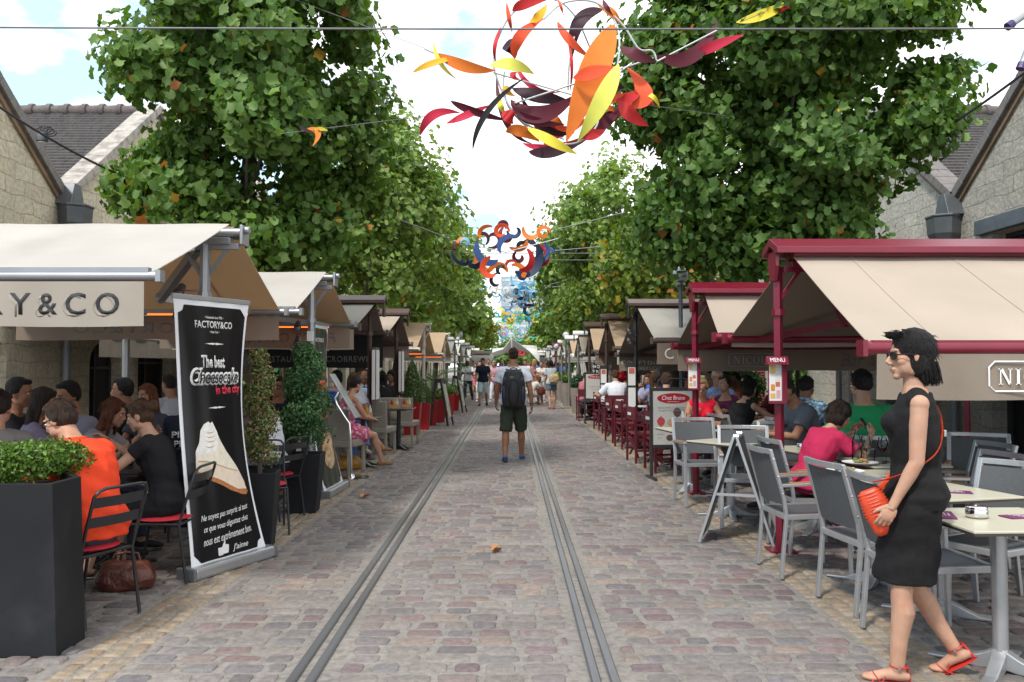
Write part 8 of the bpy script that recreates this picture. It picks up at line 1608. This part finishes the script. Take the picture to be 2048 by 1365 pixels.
walker('girl with long black hair in denim shorts seen from behind', 1103, 819, 15, 1.66, sex='f', sk='l', hair=('long', 'black'), top=('tee', (.34, .40, .42)), bottom=('shorts', (.10, .14, .20), .55), shoes=(.30, .08, .06), pose='stand', legs=[(3, 3, 3), (-6, 14, 2)], arms=[(40, 10, 90, 20), (4, 8, 20, 5)], res=.0115, extra=hbag('straw coloured shoulder bag of the girl in denim shorts', (.42, .31, .18), (.34, .16, .30), (.02, -.22, 0), .92, strap=.20))
walker('woman crouching beside a brown bag, right of the backpack wearer', 1062, 812, -60, 1.62, sex='f', sk='m', hair=('long', 'brown'), top=('tee', (.50, .48, .45)), bottom=('shorts', (.40, .38, .35), .7), pose='sit', seat=.34, lean=30, res=.013, extra=hbag('round dark brown bag of the crouching woman', (.10, .03, .02), (.36, .22, .30), (.30, .25, 0), .42))
rs = random.Random(12); cols_ = [('red', (.42, .03, .04)), ('white', (.62, .62, .62)), ('black', (.02, .02, .022)), ('grey', (.22, .22, .23)), ('blue', (.07, .14, .38)), ('beige', (.45, .36, .26)), ('green', (.07, .22, .10)), ('brown', (.13, .07, .04)), ('pink', (.50, .20, .25)), ('yellow', (.50, .38, .08))]
crowd = [(944, 774, 'at the left edge of the crowd under the palm'), (974, 776, 'in the gap between navy polo and pink shirt'), (978, 770, 'in the farther gap between navy polo and pink shirt'), (1000, 772, 'just left of the backpack wearer\'s head'), (1012, 768, 'behind the backpack wearer\'s left shoulder'), (1046, 770, 'behind the backpack wearer\'s right shoulder'), (1054, 774, 'just right of the backpack wearer'), (1050, 764, 'far off, right of the backpack wearer\'s head'),
         (1072, 776, 'between the blonde and the woman in white'), (1076, 766, 'far beyond the woman in white'), (1092, 778, 'left of the long black hair'), (1112, 780, 'right of the long black hair'), (1098, 768, 'far off under the grey sign box'), (992, 765, 'in the far crowd left of centre'), (968, 764, 'in the far crowd before the kiosk'), (1030, 762, 'in the middle of the far crowd'), (1086, 761, 'at the end of the far crowd near the tent'), (1006, 760, 'at the end of the far crowd below the tent')]
for q_ in range(16): crowd.append((rs.uniform(945, 1110), rs.uniform(757, 771), ['wedged', 'walking', 'standing', 'strolling'][q_ % 4] + ' far away ' + ['near the left row', 'left of centre', 'at centre', 'right of centre'][q_ // 4]))
for q_, (a_, b_) in enumerate(((976, 790), (1001, 786), (1051, 792), (1073, 788), (1093, 794), (1112, 790), (1120, 800), (944, 786), (1060, 783), (1014, 783))): crowd.append((a_, b_, 'in the nearer crowd, ' + ['beside the pink shirt', 'left of the backpack', 'right beside the backpack', 'behind the tall blonde', 'left of the black haired girl', 'right of the black haired girl', 'by the middle taupe planter', 'under the palm tips', 'over the crouching woman', 'over the backpack wearer\'s shoulder'][q_]))
for q_ in range(12): crowd.append((945 + 14 * q_ + rs.uniform(-4, 4), rs.uniform(770, 783), 'in the middle distance, ' + ['first', 'second', 'third', 'fourth', 'fifth', 'sixth', 'seventh', 'eighth', 'ninth', 'tenth', 'eleventh', 'twelfth'][q_] + ' from the left'))
protos = []
for k, (px, py, where) in enumerate(crowd):
    cn, cc = cols_[(k * 3 + k // 10) % 10]; cn2, c2 = cols_[(k * 7 + 3) % 10]; sx = 'f' if k % 2 else 'm'; p = G(px, py)
    person('distant walker in a %s top, %s' % (cn, where), (p.x, p.y), rs.choice((0, 180, 170, 190, 200, 10)), H=rs.uniform(1.62, 1.82), sex=sx, sk=rs.choice('lmtlb'), hair=(rs.choice(('short', 'long', 'bob')) if sx == 'f' else 'short', rs.choice(('dark', 'brown', 'black', 'blond', 'grey'))),
           top=('tee', cc), bottom=(rs.choice(('trousers', 'shorts')), c2), pose=rs.choice(('walk', 'stand')), res=.02, hands=False, ft=False, group='distant people filling the street')
bpy.data.scenes.remove(WORK)
